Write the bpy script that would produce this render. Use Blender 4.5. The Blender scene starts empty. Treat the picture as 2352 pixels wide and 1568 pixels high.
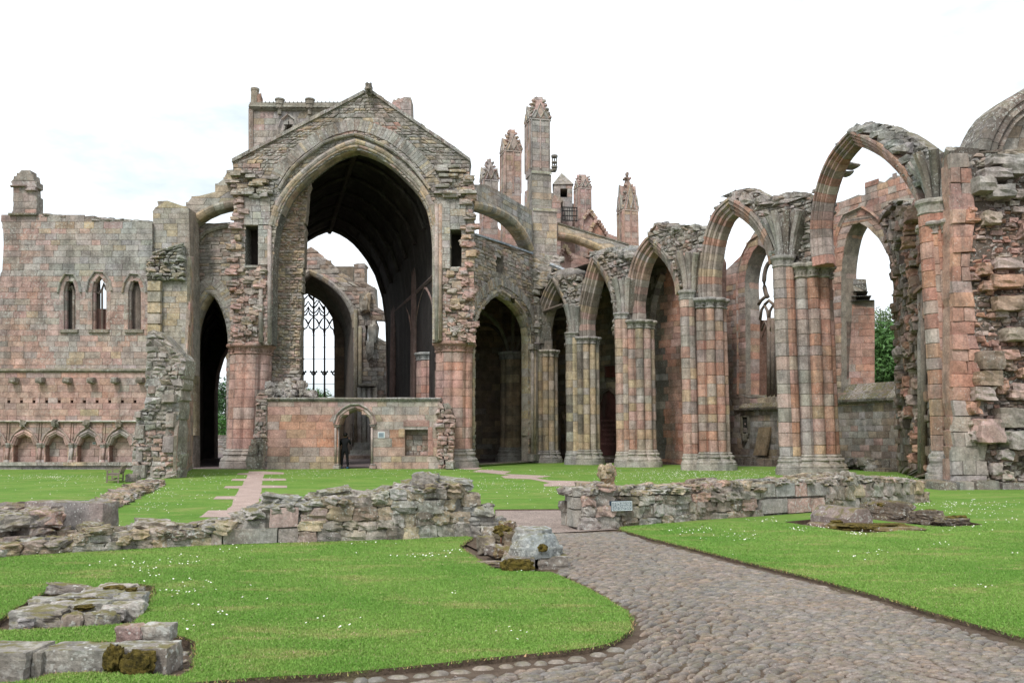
import bpy, math, random, time
import numpy as np
from mathutils import Vector, noise as mnoise
from mathutils.geometry import tessellate_polygon
random.seed(7)
R = random.Random(11)
SC = bpy.context.scene
COL = SC.collection

# ------------------------------------------------------------------ camera
F = 1898.0      # focal length in photograph units (frame 2352 wide, 1568 high)
HOR = 1002.0    # horizon height in the frame
CH = 1.58       # eye height
PITCH = math.atan((HOR - 784.0) / F)
cam = bpy.data.cameras.new('camera')
camo = bpy.data.objects.new('camera', cam)
COL.objects.link(camo)
cam.sensor_width = 36.0
cam.lens = 36.0 * F / 2352.0
cam.clip_end = 3000.0
camo.location = (0, 0, CH)
camo.rotation_euler = (math.radians(90) + PITCH, 0, 0)
SC.camera = camo

# ------------------------------------------------------------------ light: bright overcast
SC.view_settings.view_transform = 'Standard'
SC.view_settings.look = 'None'
SC.view_settings.gamma = 1.0
SC.view_settings.use_curve_mapping = False
SC.view_settings.exposure = 1.22
SUN_EL, SUN_AZ = 52.0, 205.0
w = bpy.data.worlds.new('World'); SC.world = w; w.use_nodes = True
nt = w.node_tree; nt.nodes.clear()
def wn(t, **k):
    n = nt.nodes.new(t)
    for a, b in k.items(): setattr(n, a, b)
    return n
sky = wn('ShaderNodeTexSky', sky_type='NISHITA', sun_disc=False)
sky.sun_elevation = math.radians(SUN_EL); sky.sun_rotation = math.radians(SUN_AZ)
sky.air_density = 1.0; sky.dust_density = 2.0
tc = wn('ShaderNodeTexCoord'); mp = wn('ShaderNodeMapping')
mp.inputs['Scale'].default_value = (1.0, 1.0, 2.6)
nz = wn('ShaderNodeTexNoise'); nz.inputs['Scale'].default_value = 1.7; nz.inputs['Detail'].default_value = 7; nz.inputs['Roughness'].default_value = 0.55
cr = wn('ShaderNodeMapRange'); cr.inputs['From Min'].default_value = 0.43; cr.inputs['From Max'].default_value = 0.57
cr.inputs['To Min'].default_value = 0.52; cr.inputs['To Max'].default_value = 0.95
mx = wn('ShaderNodeMix', data_type='RGBA')
bg = wn('ShaderNodeBackground'); bg.inputs['Strength'].default_value = 0.10
ow = wn('ShaderNodeOutputWorld')
L = nt.links.new
L(tc.outputs['Generated'], mp.inputs['Vector']); L(mp.outputs['Vector'], nz.inputs['Vector'])
L(nz.outputs['Fac'], cr.inputs['Value']); L(cr.outputs['Result'], mx.inputs['Factor'])
L(sky.outputs['Color'], mx.inputs[6])
cr.inputs['To Min'].default_value = .86; cr.inputs['To Max'].default_value = .97
n2_ = wn('ShaderNodeTexNoise'); n2_.inputs['Scale'].default_value = 2.3; n2_.inputs['Detail'].default_value = 8; n2_.inputs['Roughness'].default_value = 0.58
m2_ = wn('ShaderNodeMapRange'); m2_.interpolation_type = 'SMOOTHSTEP'; m2_.inputs['From Min'].default_value = .36; m2_.inputs['From Max'].default_value = .56
c2_ = wn('ShaderNodeMix', data_type='RGBA'); c2_.inputs[6].default_value = (3.6, 4.05, 4.3, 1); c2_.inputs[7].default_value = (6.1, 6.45, 6.8, 1)
L(mp.outputs['Vector'], n2_.inputs['Vector']); L(n2_.outputs['Fac'], m2_.inputs['Value']); L(m2_.outputs['Result'], c2_.inputs['Factor']); L(c2_.outputs[2], mx.inputs[7])
L(mx.outputs[2], bg.inputs['Color']); L(bg.outputs['Background'], ow.inputs['Surface'])
sl = bpy.data.lights.new('sun', 'SUN'); sl.energy = 1.3; sl.angle = math.radians(12); sl.color = (1.0, 0.975, 0.94)
so = bpy.data.objects.new('sun', sl); COL.objects.link(so)
_az, _el = math.radians(SUN_AZ), math.radians(SUN_EL)
# nishita: sun_rotation measured clockwise from +Y
sd = Vector((math.sin(_az) * math.cos(_el), math.cos(_az) * math.cos(_el), math.sin(_el)))
so.rotation_euler = sd.to_track_quat('Z', 'Y').to_euler()
so.location = sd * 60

# ------------------------------------------------------------------ projection helpers (survey of the photograph)
CP, SP = math.cos(PITCH), math.sin(PITCH)
def ray(px, py):
    u = (px - 1176.0) / F; v = (784.0 - py) / F
    return (u, CP - v * SP, SP + v * CP)
def at(px, py, Y):
    d = ray(px, py); t = Y / d[1]
    return Vector((d[0] * t, Y, CH + d[2] * t))
def gnd(px, py, z=0.0):
    d = ray(px, py); t = (z - CH) / d[2]
    return Vector((d[0] * t, d[1] * t, z))
class Wall:
    """vertical plane through plan points A -> B (left to right as seen)"""
    def __init__(s, A, B):
        s.A = Vector((A[0], A[1])); e = Vector((B[0], B[1])) - s.A
        s.L = e.length; s.e = e / s.L; s.n = Vector((s.e.y, -s.e.x))
    def uv(s, px, py):
        d = ray(px, py); t = s.A.dot(s.n) / (d[0] * s.n.x + d[1] * s.n.y)
        return ((t * d[0] - s.A.x) * s.e.x + (t * d[1] - s.A.y) * s.e.y, CH + d[2] * t)
    def P(s, a, z, d=0.0):
        return (s.A.x + s.e.x * a + s.n.x * d, s.A.y + s.e.y * a + s.n.y * d, z)
    def pts(s, l): return [s.uv(*p) for p in l]
    def off(s, d):
        a = s.A + s.n * d
        return Wall(a, a + s.e)
def frontal(Y): return Wall((0, Y), (1, Y))
def xx(px, Y): return (px - 1176.0) / F * Y * 1.0   # near the horizon
def cat(pts, n=4, closed=False):
    """smooth polyline through points"""
    out = []
    m = len(pts)
    for i in range(m - 1):
        p0 = pts[max(i - 1, 0)]; p1 = pts[i]; p2 = pts[i + 1]; p3 = pts[min(i + 2, m - 1)]
        for k in range(n):
            t = k / n
            out.append(tuple(0.5 * ((2 * p1[j]) + (-p0[j] + p2[j]) * t + (2 * p0[j] - 5 * p1[j] + 4 * p2[j] - p3[j]) * t * t + (-p0[j] + 3 * p1[j] - 3 * p2[j] + p3[j]) * t ** 3) for j in range(len(p1))))
    out.append(tuple(pts[-1]))
    return out
def parc(l, apex, r, k=0.35, n=6):
    """pointed arch from l over apex to r (px or uv, 2D); two bowed limbs, vertical tangents at the springing"""
    def limb(a, b, sgn):
        o = []
        for i in range(n + 1):
            am = math.radians(60 + 22 * k); t = i / n * am
            fx = (1 - math.cos(t)) / (1 - math.cos(am)); fy = math.sin(t) / math.sin(am)
            o.append((a[0] + (b[0] - a[0]) * fx, a[1] + (b[1] - a[1]) * fy))
        return o
    A = limb(l, apex, 1); B = limb(r, apex, -1)
    return A + B[::-1][1:]

def ragged(pts, amp, step):
    """broken edge: subdivide a uv polyline and jitter it in small steps"""
    out = []
    for i in range(len(pts) - 1):
        a, b = pts[i], pts[i + 1]
        d = math.hypot(b[0] - a[0], b[1] - a[1]); n = max(1, int(d / step))
        out.append(a)
        for k in range(1, n):
            t = (k + R.uniform(-.25, .25)) / n
            x = a[0] + (b[0] - a[0]) * t; y = a[1] + (b[1] - a[1]) * t
            jx, jy = R.uniform(-amp, amp), R.uniform(-amp, amp)
            out.append((x + jx * .6, y + jy))
            if R.random() < .5: out.append((x + jx * .6 + R.uniform(.03, .12) * (1 if b[0] > a[0] else -1), y + jy + R.uniform(-amp, amp)))
    out.append(pts[-1])
    return out

# ------------------------------------------------------------------ materials
def new_mat(name):
    m = bpy.data.materials.new(name); m.use_nodes = True
    t = m.node_tree; t.nodes.clear()
    o = t.nodes.new('ShaderNodeOutputMaterial'); b = t.nodes.new('ShaderNodeBsdfPrincipled')
    t.links.new(b.outputs[0], o.inputs[0]); b.inputs['Roughness'].default_value = .9
    b.inputs['Specular IOR Level'].default_value = .2
    return m, t, b
class NT:
    def __init__(s, t): s.t = t; s.cache = {}
    def n(s, ty, **k):
        x = s.t.nodes.new(ty)
        for a, b in k.items(): setattr(x, a, b)
        return x
    def l(s, a, b): s.t.links.new(a, b)
    def pos(s, scale=(1, 1, 1)):
        g = s.n('ShaderNodeNewGeometry')
        if scale == (1, 1, 1): return g.outputs['Position']
        m = s.n('ShaderNodeVectorMath', operation='MULTIPLY'); s.l(g.outputs['Position'], m.inputs[0]); m.inputs[1].default_value = scale
        return m.outputs[0]
    def noise(s, scale, det=4, rough=.55, sc=(1, 1, 1), dist=0):
        x = s.n('ShaderNodeTexNoise'); x.inputs['Scale'].default_value = scale; x.inputs['Detail'].default_value = det
        x.inputs['Roughness'].default_value = rough; x.inputs['Distortion'].default_value = dist
        s.l(s.pos(sc), x.inputs['Vector']); return x.outputs['Fac']
    def mr(s, v, a, b, c, d, smooth=False):
        x = s.n('ShaderNodeMapRange')
        if smooth: x.interpolation_type = 'SMOOTHSTEP'
        for i, q in zip(('From Min', 'From Max', 'To Min', 'To Max'), (a, b, c, d)): x.inputs[i].default_value = q
        s.l(v, x.inputs['Value']); return x.outputs['Result']
    def math(s, op, a, b=None):
        x = s.n('ShaderNodeMath', operation=op)
        for i, q in enumerate((a, b)):
            if q is None: continue
            if isinstance(q, (int, float)): x.inputs[i].default_value = q
            else: s.l(q, x.inputs[i])
        return x.outputs[0]
    def mix(s, f, a, b, mode='MIX'):
        x = s.n('ShaderNodeMix', data_type='RGBA', blend_type=mode)
        for i, q in ((0, f), (6, a), (7, b)):
            if isinstance(q, (int, float)): x.inputs[i].default_value = q
            elif isinstance(q, tuple): x.inputs[i].default_value = (*q, 1) if len(q) == 3 else q
            else: s.l(q, x.inputs[i])
        return x.outputs[2]
    def bump(s, b, h, strength, dist):
        x = s.n('ShaderNodeBump'); x.inputs['Strength'].default_value = strength; x.inputs['Distance'].default_value = dist
        s.l(h, x.inputs['Height']); s.l(x.outputs[0], b.inputs['Normal'])
def stone_mat(name, lichen=.5, grime=.5, moss=.2, scale=1.0, bump=.6, bd=.03, spots=.5):
    m, t, b = new_mat(name); N = NT(t)
    at_ = N.n('ShaderNodeAttribute'); at_.attribute_name = 'Col'
    c = at_.outputs['Color']
    n1 = N.noise(2.2 * scale, 6, .65)
    f1 = N.mr(n1, .28, .72, .55, 1.36)
    c = N.mix(1.0, c, N.n('ShaderNodeCombineColor').outputs[0], 'MULTIPLY') if False else c
    v = N.n('ShaderNodeVectorMath', operation='SCALE'); N.l(c, v.inputs[0]); N.l(f1, v.inputs['Scale']); c = v.outputs[0]
    # slow drift between warm and grey-green weathering
    hu = N.mr(N.noise(.35 * scale, 4, .6, (1, 1, .6)), .36, .64, 0, 1)
    tint = N.mix(hu, (1.08, .96, .92), (.95, .985, 1.02))
    c = N.mix(1.0, c, tint, 'MULTIPLY')
    n2 = N.noise(14 * scale, 5, .7)
    f2 = N.mr(n2, .25, .75, .6, 1.4)
    v = N.n('ShaderNodeVectorMath', operation='SCALE'); N.l(c, v.inputs[0]); N.l(f2, v.inputs['Scale']); c = v.outputs[0]
    # weather staining, running downwards
    g = N.mr(N.noise(1.25 * scale, 8, .66, (1, 1, .16)), .47, .66, 0, grime, True)
    c = N.mix(g, c, (.085, .08, .07))
    # pale crust lichen in patches
    big = N.mr(N.noise(.55 * scale, 3, .5), .42, .58, .15, 1)
    li = N.mr(N.noise(7.5 * scale, 6, .6), .54, .62, 0, 1, True)
    li = N.math('MULTIPLY', N.math('MULTIPLY', li, big), lichen)
    c = N.mix(li, c, (.46, .46, .42))
    if spots > 0:
        vo = N.n('ShaderNodeTexVoronoi'); vo.inputs['Scale'].default_value = 9.0 * scale; N.l(N.pos(), vo.inputs['Vector'])
        sp_ = N.math('MULTIPLY', N.mr(vo.outputs['Distance'], .16, .24, 1, 0), N.mr(N.noise(3.0, 2), .45, .6, 0, spots))
        c = N.mix(sp_, c, (.52, .52, .49))
    if moss > 0:
        ge = N.n('ShaderNodeNewGeometry'); se = N.n('ShaderNodeSeparateXYZ'); N.l(ge.outputs['Normal'], se.inputs[0])
        up = N.mr(se.outputs['Z'], .25, .8, 0, 1)
        mo = N.math('MULTIPLY', up, N.mr(N.noise(3.4 * scale, 5, .6), .44, .6, 0, moss, True))
        c = N.mix(mo, c, (.12, .105, .025))
    N.l(c, b.inputs['Base Color'])
    h = N.math('ADD', N.math('MULTIPLY', n2, .6), N.math('MULTIPLY', N.noise(45 * scale, 3), .25))
    N.bump(b, h, bump, bd)
    return m
M_FACE = stone_mat('weathered_ashlar', .5, .48, .4, 1.1, .8, .04, .45)
M_WHITE = stone_mat('white_crusted_ashlar', 1.0, .35, .1, 1.6, .7, .03, .9)
M_PINK = stone_mat('pink_sandstone', .22, .3, .2, 1.0, .6, .025, .15)
M_GREY = stone_mat('lichened_rubble', .95, .6, .5, 1.3, .9, .05, .8)
M_PIER = stone_mat('arcade_sandstone', .16, .5, .4, 1.1, .7, .035, .4)
M_DARK = stone_mat('sheltered_stone', .03, .45, .0, 1.0, .5, .03, 0)
M_NEAR = stone_mat('footing_rubble', .75, .55, .8, 2.6, .9, .03, .6)
M_BLOCK = stone_mat('mossy_block', .65, .3, .8, 2.2, .8, .02, .8)

GREY = [(.31, .293, .268), (.26, .247, .228), (.37, .352, .325), (.285, .285, .262), (.33, .307, .275)]
PINK = [(.43, .27, .225), (.38, .235, .195), (.44, .30, .255), (.37, .26, .22)]
RED = [(.40, .20, .135), (.35, .17, .12), (.45, .26, .18)]
YEL = [(.40, .31, .19), (.45, .36, .22), (.37, .29, .18)]
BRN = [(.19, .15, .11), (.15, .125, .10), (.22, .17, .12)]
DRK = [(.085, .078, .068), (.11, .10, .088)]
SETS = dict(g=GREY, p=PINK, r=RED, y=YEL, b=BRN, d=DRK)
VAR = .52
def pick(wts, j=.12, rr=None):
    rr = rr or R
    k = rr.choices(list(wts.keys()), list(wts.values()))[0]
    c = rr.choice(SETS[k]); f = 1 + rr.uniform(-j, j)
    tw = sum(wts.values()); mean = [sum(w_ * sum(q[i] for q in SETS[s_]) / len(SETS[s_]) for s_, w_ in wts.items()) / tw for i in range(3)]
    c = tuple(m_ + (q - m_) * VAR for m_, q in zip(mean, c))
    return (c[0] * f, c[1] * f * (1 + rr.uniform(-.03, .03)), c[2] * f * (1 + rr.uniform(-.05, .05)))

# ------------------------------------------------------------------ object building
def mesh_obj(name, V, Fc, cols, mat, parent=None, origin=(0, 0, 0), smooth=False, kind=None, label=None):
    me = bpy.data.meshes.new(name)
    ox, oy, oz = origin
    me.from_pydata([(v[0] - ox, v[1] - oy, v[2] - oz) for v in V], [], Fc)
    if cols is not None:
        a = me.color_attributes.new('Col', 'FLOAT_COLOR', 'POINT')
        if isinstance(cols, tuple): arr = np.tile(np.array([*cols, 1], dtype=np.float32), len(V))
        else:
            arr = np.ones((len(V), 4), dtype=np.float32); arr[:, :3] = cols; arr = arr.ravel()
        a.data.foreach_set('color', arr)
    me.materials.append(mat)
    if smooth: me.polygons.foreach_set('use_smooth', [True] * len(me.polygons))
    o = bpy.data.objects.new(name, me); COL.objects.link(o)
    if parent is not None: o.parent = parent
    else: o.location = origin
    if kind: o['kind'] = kind
    if label: o['label'] = label
    return o
PLUR = {'stone': 'small_stones', 'voussoir': 'small_voussoirs', 'brick': 'small_bricks', 'cobble': 'small_cobbles', 'rock': 'small_rocks'}
THINGS = []
class Thing:
    def __init__(s, name, label, cat, loc=(0, 0, 0), group=None, maxn=300):
        o = bpy.data.objects.new(name, None); COL.objects.link(o); o.location = loc
        o.empty_display_size = .2
        o['label'] = label; o['category'] = cat
        if group: o['group'] = group
        s.o = o; s.loc = tuple(loc); s.acc = {}; s.maxn = maxn; THINGS.append(s)
    def part(s, name, V, Fc, cols, mat, smooth=False, kind=None, label=None, parent=None):
        return mesh_obj(name, V, Fc, cols, mat, parent or s.o, s.loc, smooth, kind, label)
    def piece(s, name, V, Fc, col, mat, smooth=False, wt=None):
        if wt is None:
            c = V[0]; c2 = V[len(V) // 2]
            xs = [v[0] for v in V]; ys = [v[1] for v in V]; zs = [v[2] for v in V]
            wt = (max(xs) - min(xs) + .5 * (max(ys) - min(ys))) * (max(zs) - min(zs)) / max(4, ys[0]) ** 2
        s.acc.setdefault(name, []).append((wt, V, Fc, col, mat, smooth))
    def finish(s):
        for name, L_ in s.acc.items():
            L_.sort(key=lambda a: -a[0])
            for (wt, V, Fc, col, mat, sm) in L_[:s.maxn]:
                s.part(name, V, Fc, col, mat, sm)
            rest = L_[s.maxn:]
            bym = {}
            for r in rest: bym.setdefault((r[4].name, r[5]), []).append(r)
            for (mn, sm), rs in bym.items():
                V, Fc, Cs = [], [], []
                for (_, v, f, col, mat, _s) in rs:
                    b = len(V); V.extend(v); Fc.extend([tuple(i + b for i in q) for q in f])
                    Cs.extend([col] * len(v) if isinstance(col, tuple) else list(col))
                s.part(PLUR.get(name, 'small_' + name + 's'), V, Fc, np.array(Cs, dtype=np.float32), rs[0][4], sm, kind='stuff')
        s.acc = {}
def finish_all():
    for t in THINGS: t.finish()

# ------------------------------------------------------------------ masonry
def crossings(loops, z):
    xs = []
    for lp in loops:
        n = len(lp)
        for i in range(n):
            a, b = lp[i], lp[(i + 1) % n]
            if (a[1] > z) != (b[1] > z):
                xs.append(a[0] + (b[0] - a[0]) * (z - a[1]) / (b[1] - a[1]))
    xs.sort()
    return [(xs[i], xs[i + 1]) for i in range(0, len(xs) - 1, 2)]
def area2(p): return sum(p[i][0] * p[(i + 1) % len(p)][1] - p[(i + 1) % len(p)][0] * p[i][1] for i in range(len(p)))
def slab(T, wall, loops, d0, d1, col, mat, name='core', side_mat=None, kind=None, label=None):
    """polygon with holes extruded from depth d0 (front) to d1 (back)"""
    lps = []
    for i, l in enumerate(loops):
        l = [p for j, p in enumerate(l) if math.hypot(p[0] - l[j - 1][0], p[1] - l[j - 1][1]) > 1e-5]
        a = area2(l)
        if (i == 0 and a < 0) or (i > 0 and a > 0): l = l[::-1]
        lps.append(l)
    flat = [p for l in lps for p in l]
    tris = tessellate_polygon([[Vector((p[0], p[1], 0)) for p in l] for l in lps])
    n = len(flat)
    V = [wall.P(p[0], p[1], d0) for p in flat] + [wall.P(p[0], p[1], d1) for p in flat]
    Fc = []
    for t in tris:
        a, b, c = t
        s_ = (flat[b][0] - flat[a][0]) * (flat[c][1] - flat[a][1]) - (flat[c][0] - flat[a][0]) * (flat[b][1] - flat[a][1])
        if abs(s_) < 1e-12: continue
        if s_ < 0: a, b, c = a, c, b
        Fc.append((a, b, c)); Fc.append((n + a, n + c, n + b))
    k = 0
    for l in lps:
        m = len(l)
        for i in range(m):
            j = (i + 1) % m
            Fc.append((k + i, n + k + i, n + k + j, k + j))
        k += m
    return T.part(name, V, Fc, col, mat, kind=kind, label=label)
def block(T, wall, q, d0, d1, c, col, mat, rough=0.0, name='stone', wt=None):
    (ax, az), (bx, bz), (cx, cz), (dx, dz) = q
    mx_, mz_ = (ax + bx + cx + dx) / 4, (az + bz + cz + dz) / 4
    ww = max(.02, (bx - ax + cx - dx) / 2); hh = max(.02, (dz - az + cz - bz) / 2)
    fx = max(0, 1 - 2 * c / ww); fz = max(0, 1 - 2 * c / hh)
    V = [wall.P(a, z, d0) for a, z in q]
    for a, z in q:
        V.append(wall.P(mx_ + (a - mx_) * (fx + R.uniform(-.5, .5) * rough), mz_ + (z - mz_) * (fz + R.uniform(-.5, .5) * rough), d1 + R.uniform(-1, 1) * rough * .08))
    Fc = [(0, 1, 5, 4), (1, 2, 6, 5), (2, 3, 7, 6), (3, 0, 4, 7)]
    if rough > 0:
        V.append(wall.P(mx_ + R.uniform(-.2, .2) * ww, mz_ + R.uniform(-.2, .2) * hh, d1 + R.uniform(.2, 1) * rough * .12))
        Fc += [(4, 5, 8), (5, 6, 8), (6, 7, 8), (7, 4, 8)]
    else: Fc.append((4, 5, 6, 7))
    T.piece(name, V, Fc, col, mat, False, wt)
def masonry(T, wall, loops, ch=(.22, .34), bw=(.35, .75), proud=(.0, .02), rough=0.0, pal=None, mat=None, gap=.004, d=0.0, back=.05, chamf=.005, name='stone', jut=0.0, zlist=None, skip=0.0):
    mat = mat or M_FACE
    zmin = min(p[1] for p in loops[0]); zmax = max(p[1] for p in loops[0])
    z = zmin
    while z < zmax - .03:
        h = R.uniform(*ch)
        if zmax - z - h < ch[0] * .6: h = zmax - z
        I0 = crossings(loops, z + .004); I1 = crossings(loops, z + h - .004)
        if len(I0) != len(I1) or any(a[1] < b[0] or b[1] < a[0] for a, b in zip(I0, I1)):
            Im = crossings(loops, z + h * .5); I0 = I1 = Im
        for (a0, a1), (b0, b1) in zip(I0, I1):
            Ln = ((a1 - a0) + (b1 - b0)) / 2
            if Ln < .05: continue
            ws = []; s = 0
            while s < Ln:
                q = R.uniform(*bw) * (h / ((ch[0] + ch[1]) / 2)) ** .4; ws.append(q); s += q
            if len(ws) > 1 and R.random() < .6: s -= ws.pop()
            acc = 0
            for q in ws:
                t0 = acc / s; acc += q; t1 = acc / s
                hh = h
                if R.random() < skip: continue
                g = gap
                bl = (a0 + (a1 - a0) * t0 + g, z + g * .7); br = (a0 + (a1 - a0) * t1 - g, z + g * .7)
                tr = (b0 + (b1 - b0) * t1 - g, z + h - g * .7); tl = (b0 + (b1 - b0) * t0 + g, z + h - g * .7)
                if br[0] - bl[0] < .03 and tr[0] - tl[0] < .03: continue
                if br[0] < bl[0]: br = bl = ((bl[0] + br[0]) / 2, bl[1])
                if tr[0] < tl[0]: tr = tl = ((tl[0] + tr[0]) / 2, tl[1])
                pd = R.uniform(*proud) + (R.random() ** 3) * jut
                cs = (bl[0] + tr[0]) / 2; cz = z + h / 2
                col = pal(cs, cz) if callable(pal) else pick(pal)
                block(T, wall, (bl, br, tr, tl), d - back, d + pd, chamf, col, mat, rough, name)
        z += h
def build_wall(T, wall, outer, holes=(), thick=1.0, core=(.27, .24, .20), mat=None, core_mat=None, px=True, rag=None, d=0.0, **kw):
    o = wall.pts(outer) if px else list(outer)
    hs = [wall.pts(h) if px else list(h) for h in holes]
    slab(T, wall, [o] + hs, d - .008, d - thick, core, core_mat or mat or M_FACE)
    masonry(T, wall, [o] + hs, mat=mat, d=d, **kw)
    return o, hs

ROLL = [(0, 0), (.0, -.05), (-.06, -.07), (-.10, -.02), (-.16, -.02), (-.20, -.08), (-.24, -.16), (-.22, -.22), (-.28, -.26), (-.34, -.26), (-.38, -.32), (-.36, -.40), (-.42, -.46), (-.42, -.62), (.0, -.62)]
HOOD = [(.10, 0), (.10, .05), (.05, .09), (0, .07), (-.03, .02), (-.03, -.05), (.10, -.05)]
SIMPLE = [(.22, .0), (.22, .025), (.0, .03), (-.03, .0), (-.05, -.08), (-.05, -.3), (.22, -.3)]
def sym_profile(wd, T_, orders=3):
    """stepped rolls from both faces to the soffit; n from 0 (extrados) to -wd, d from 0 to -T_"""
    half = [(0, 0)]
    n0, d0 = -.12 * wd / .7, 0.0
    half += [(n0, 0.0)]
    stepn = (wd + n0) / orders; stepd = T_ * .36 / orders
    for k in range(orders):
        half += [(n0 - stepn * .12, d0 - .05), (n0 - stepn * .05, d0 - .09), (n0 - stepn * .30, d0 - .06), (n0 - stepn * .62, d0 - .07), (n0 - stepn * .88, d0 - stepd * .5), (n0 - stepn * .95, d0 - stepd * .85)]
        n0 -= stepn; d0 -= stepd
    other = [(n, -T_ - d) for n, d in half[::-1]]
    return half + other
def ring(T, wall, path, prof, seg=.42, pal=None, mat=None, name='voussoir', px=True, smooth_n=1, gap=.006, scale=1.0, close_ends=True, skipf=None, d=0.0):
    p = wall.pts(path) if px else list(path)
    # arc length resample
    Ls = [0]
    for i in range(1, len(p)): Ls.append(Ls[-1] + math.hypot(p[i][0] - p[i - 1][0], p[i][1] - p[i - 1][1]))
    tot = Ls[-1]
    def at_l(l):
        l = min(max(l, 0), tot)
        for i in range(1, len(p)):
            if Ls[i] >= l - 1e-9:
                t = (l - Ls[i - 1]) / max(1e-9, Ls[i] - Ls[i - 1])
                return (p[i - 1][0] + (p[i][0] - p[i - 1][0]) * t, p[i - 1][1] + (p[i][1] - p[i - 1][1]) * t)
        return p[-1]
    def nrm(l):
        a = at_l(l - .12); b = at_l(l + .12)
        tx, tz = b[0] - a[0], b[1] - a[1]; q = math.hypot(tx, tz) or 1
        return (-tz / q, tx / q)       # left of travel = outside when going left->apex->right
    n = max(1, int(round(tot / seg)))
    prof = [(a * scale, b * scale) for a, b in prof]
    m = len(prof)
    for i in range(n):
        l0 = tot * i / n + gap; l1 = tot * (i + 1) / n - gap
        if skipf and skipf((l0 + l1) / 2 / tot): continue
        V = []
        dj = R.uniform(-.008, .008)
        for l in (l0, l1):
            c = at_l(l); q = nrm(l)
            for (a, b) in prof: V.append(wall.P(c[0] + q[0] * a, c[1] + q[1] * a, b + dj + d))
        Fc = [(k, (k + 1) % m, m + (k + 1) % m, m + k) for k in range(m)]
        Fc += [tuple(range(m))[::-1], tuple(range(m, 2 * m))]
        col = pal(*at_l((l0 + l1) / 2)) if callable(pal) else pick(pal)
        T.piece(name, V, Fc, col, mat or M_FACE)

# ------------------------------------------------------------------ piers
def lobed(nl, amp, k=6):
    out = []
    for i in range(nl * k):
        th = 2 * math.pi * i / (nl * k)
        f = abs(math.sin(th * nl / 2))
        out.append((th, 1 - amp + amp * f ** .62))
    return out
def text_mesh(name, body, parent, loc, rot, size, mat, width=None, height=1.0, extrude=.0012, offset=0.0, spacing=1.0):
    fc = bpy.data.curves.new(name, 'FONT'); fc.body = body; fc.size = size; fc.align_x = 'CENTER'; fc.extrude = extrude; fc.offset = offset; fc.space_line = spacing
    fo = bpy.data.objects.new(name, fc); COL.objects.link(fo); bpy.context.view_layer.update()
    me = bpy.data.meshes.new_from_object(fo.evaluated_get(bpy.context.evaluated_depsgraph_get()))
    wd_ = fo.dimensions.x or 1
    bpy.data.objects.remove(fo); me.name = name; me.materials.clear(); me.materials.append(mat)
    o = bpy.data.objects.new(name, me); COL.objects.link(o); o.parent = parent; o.location = loc; o.rotation_euler = rot
    o.scale = ((width / wd_) if width else 1, height, 1)
    return o
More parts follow.
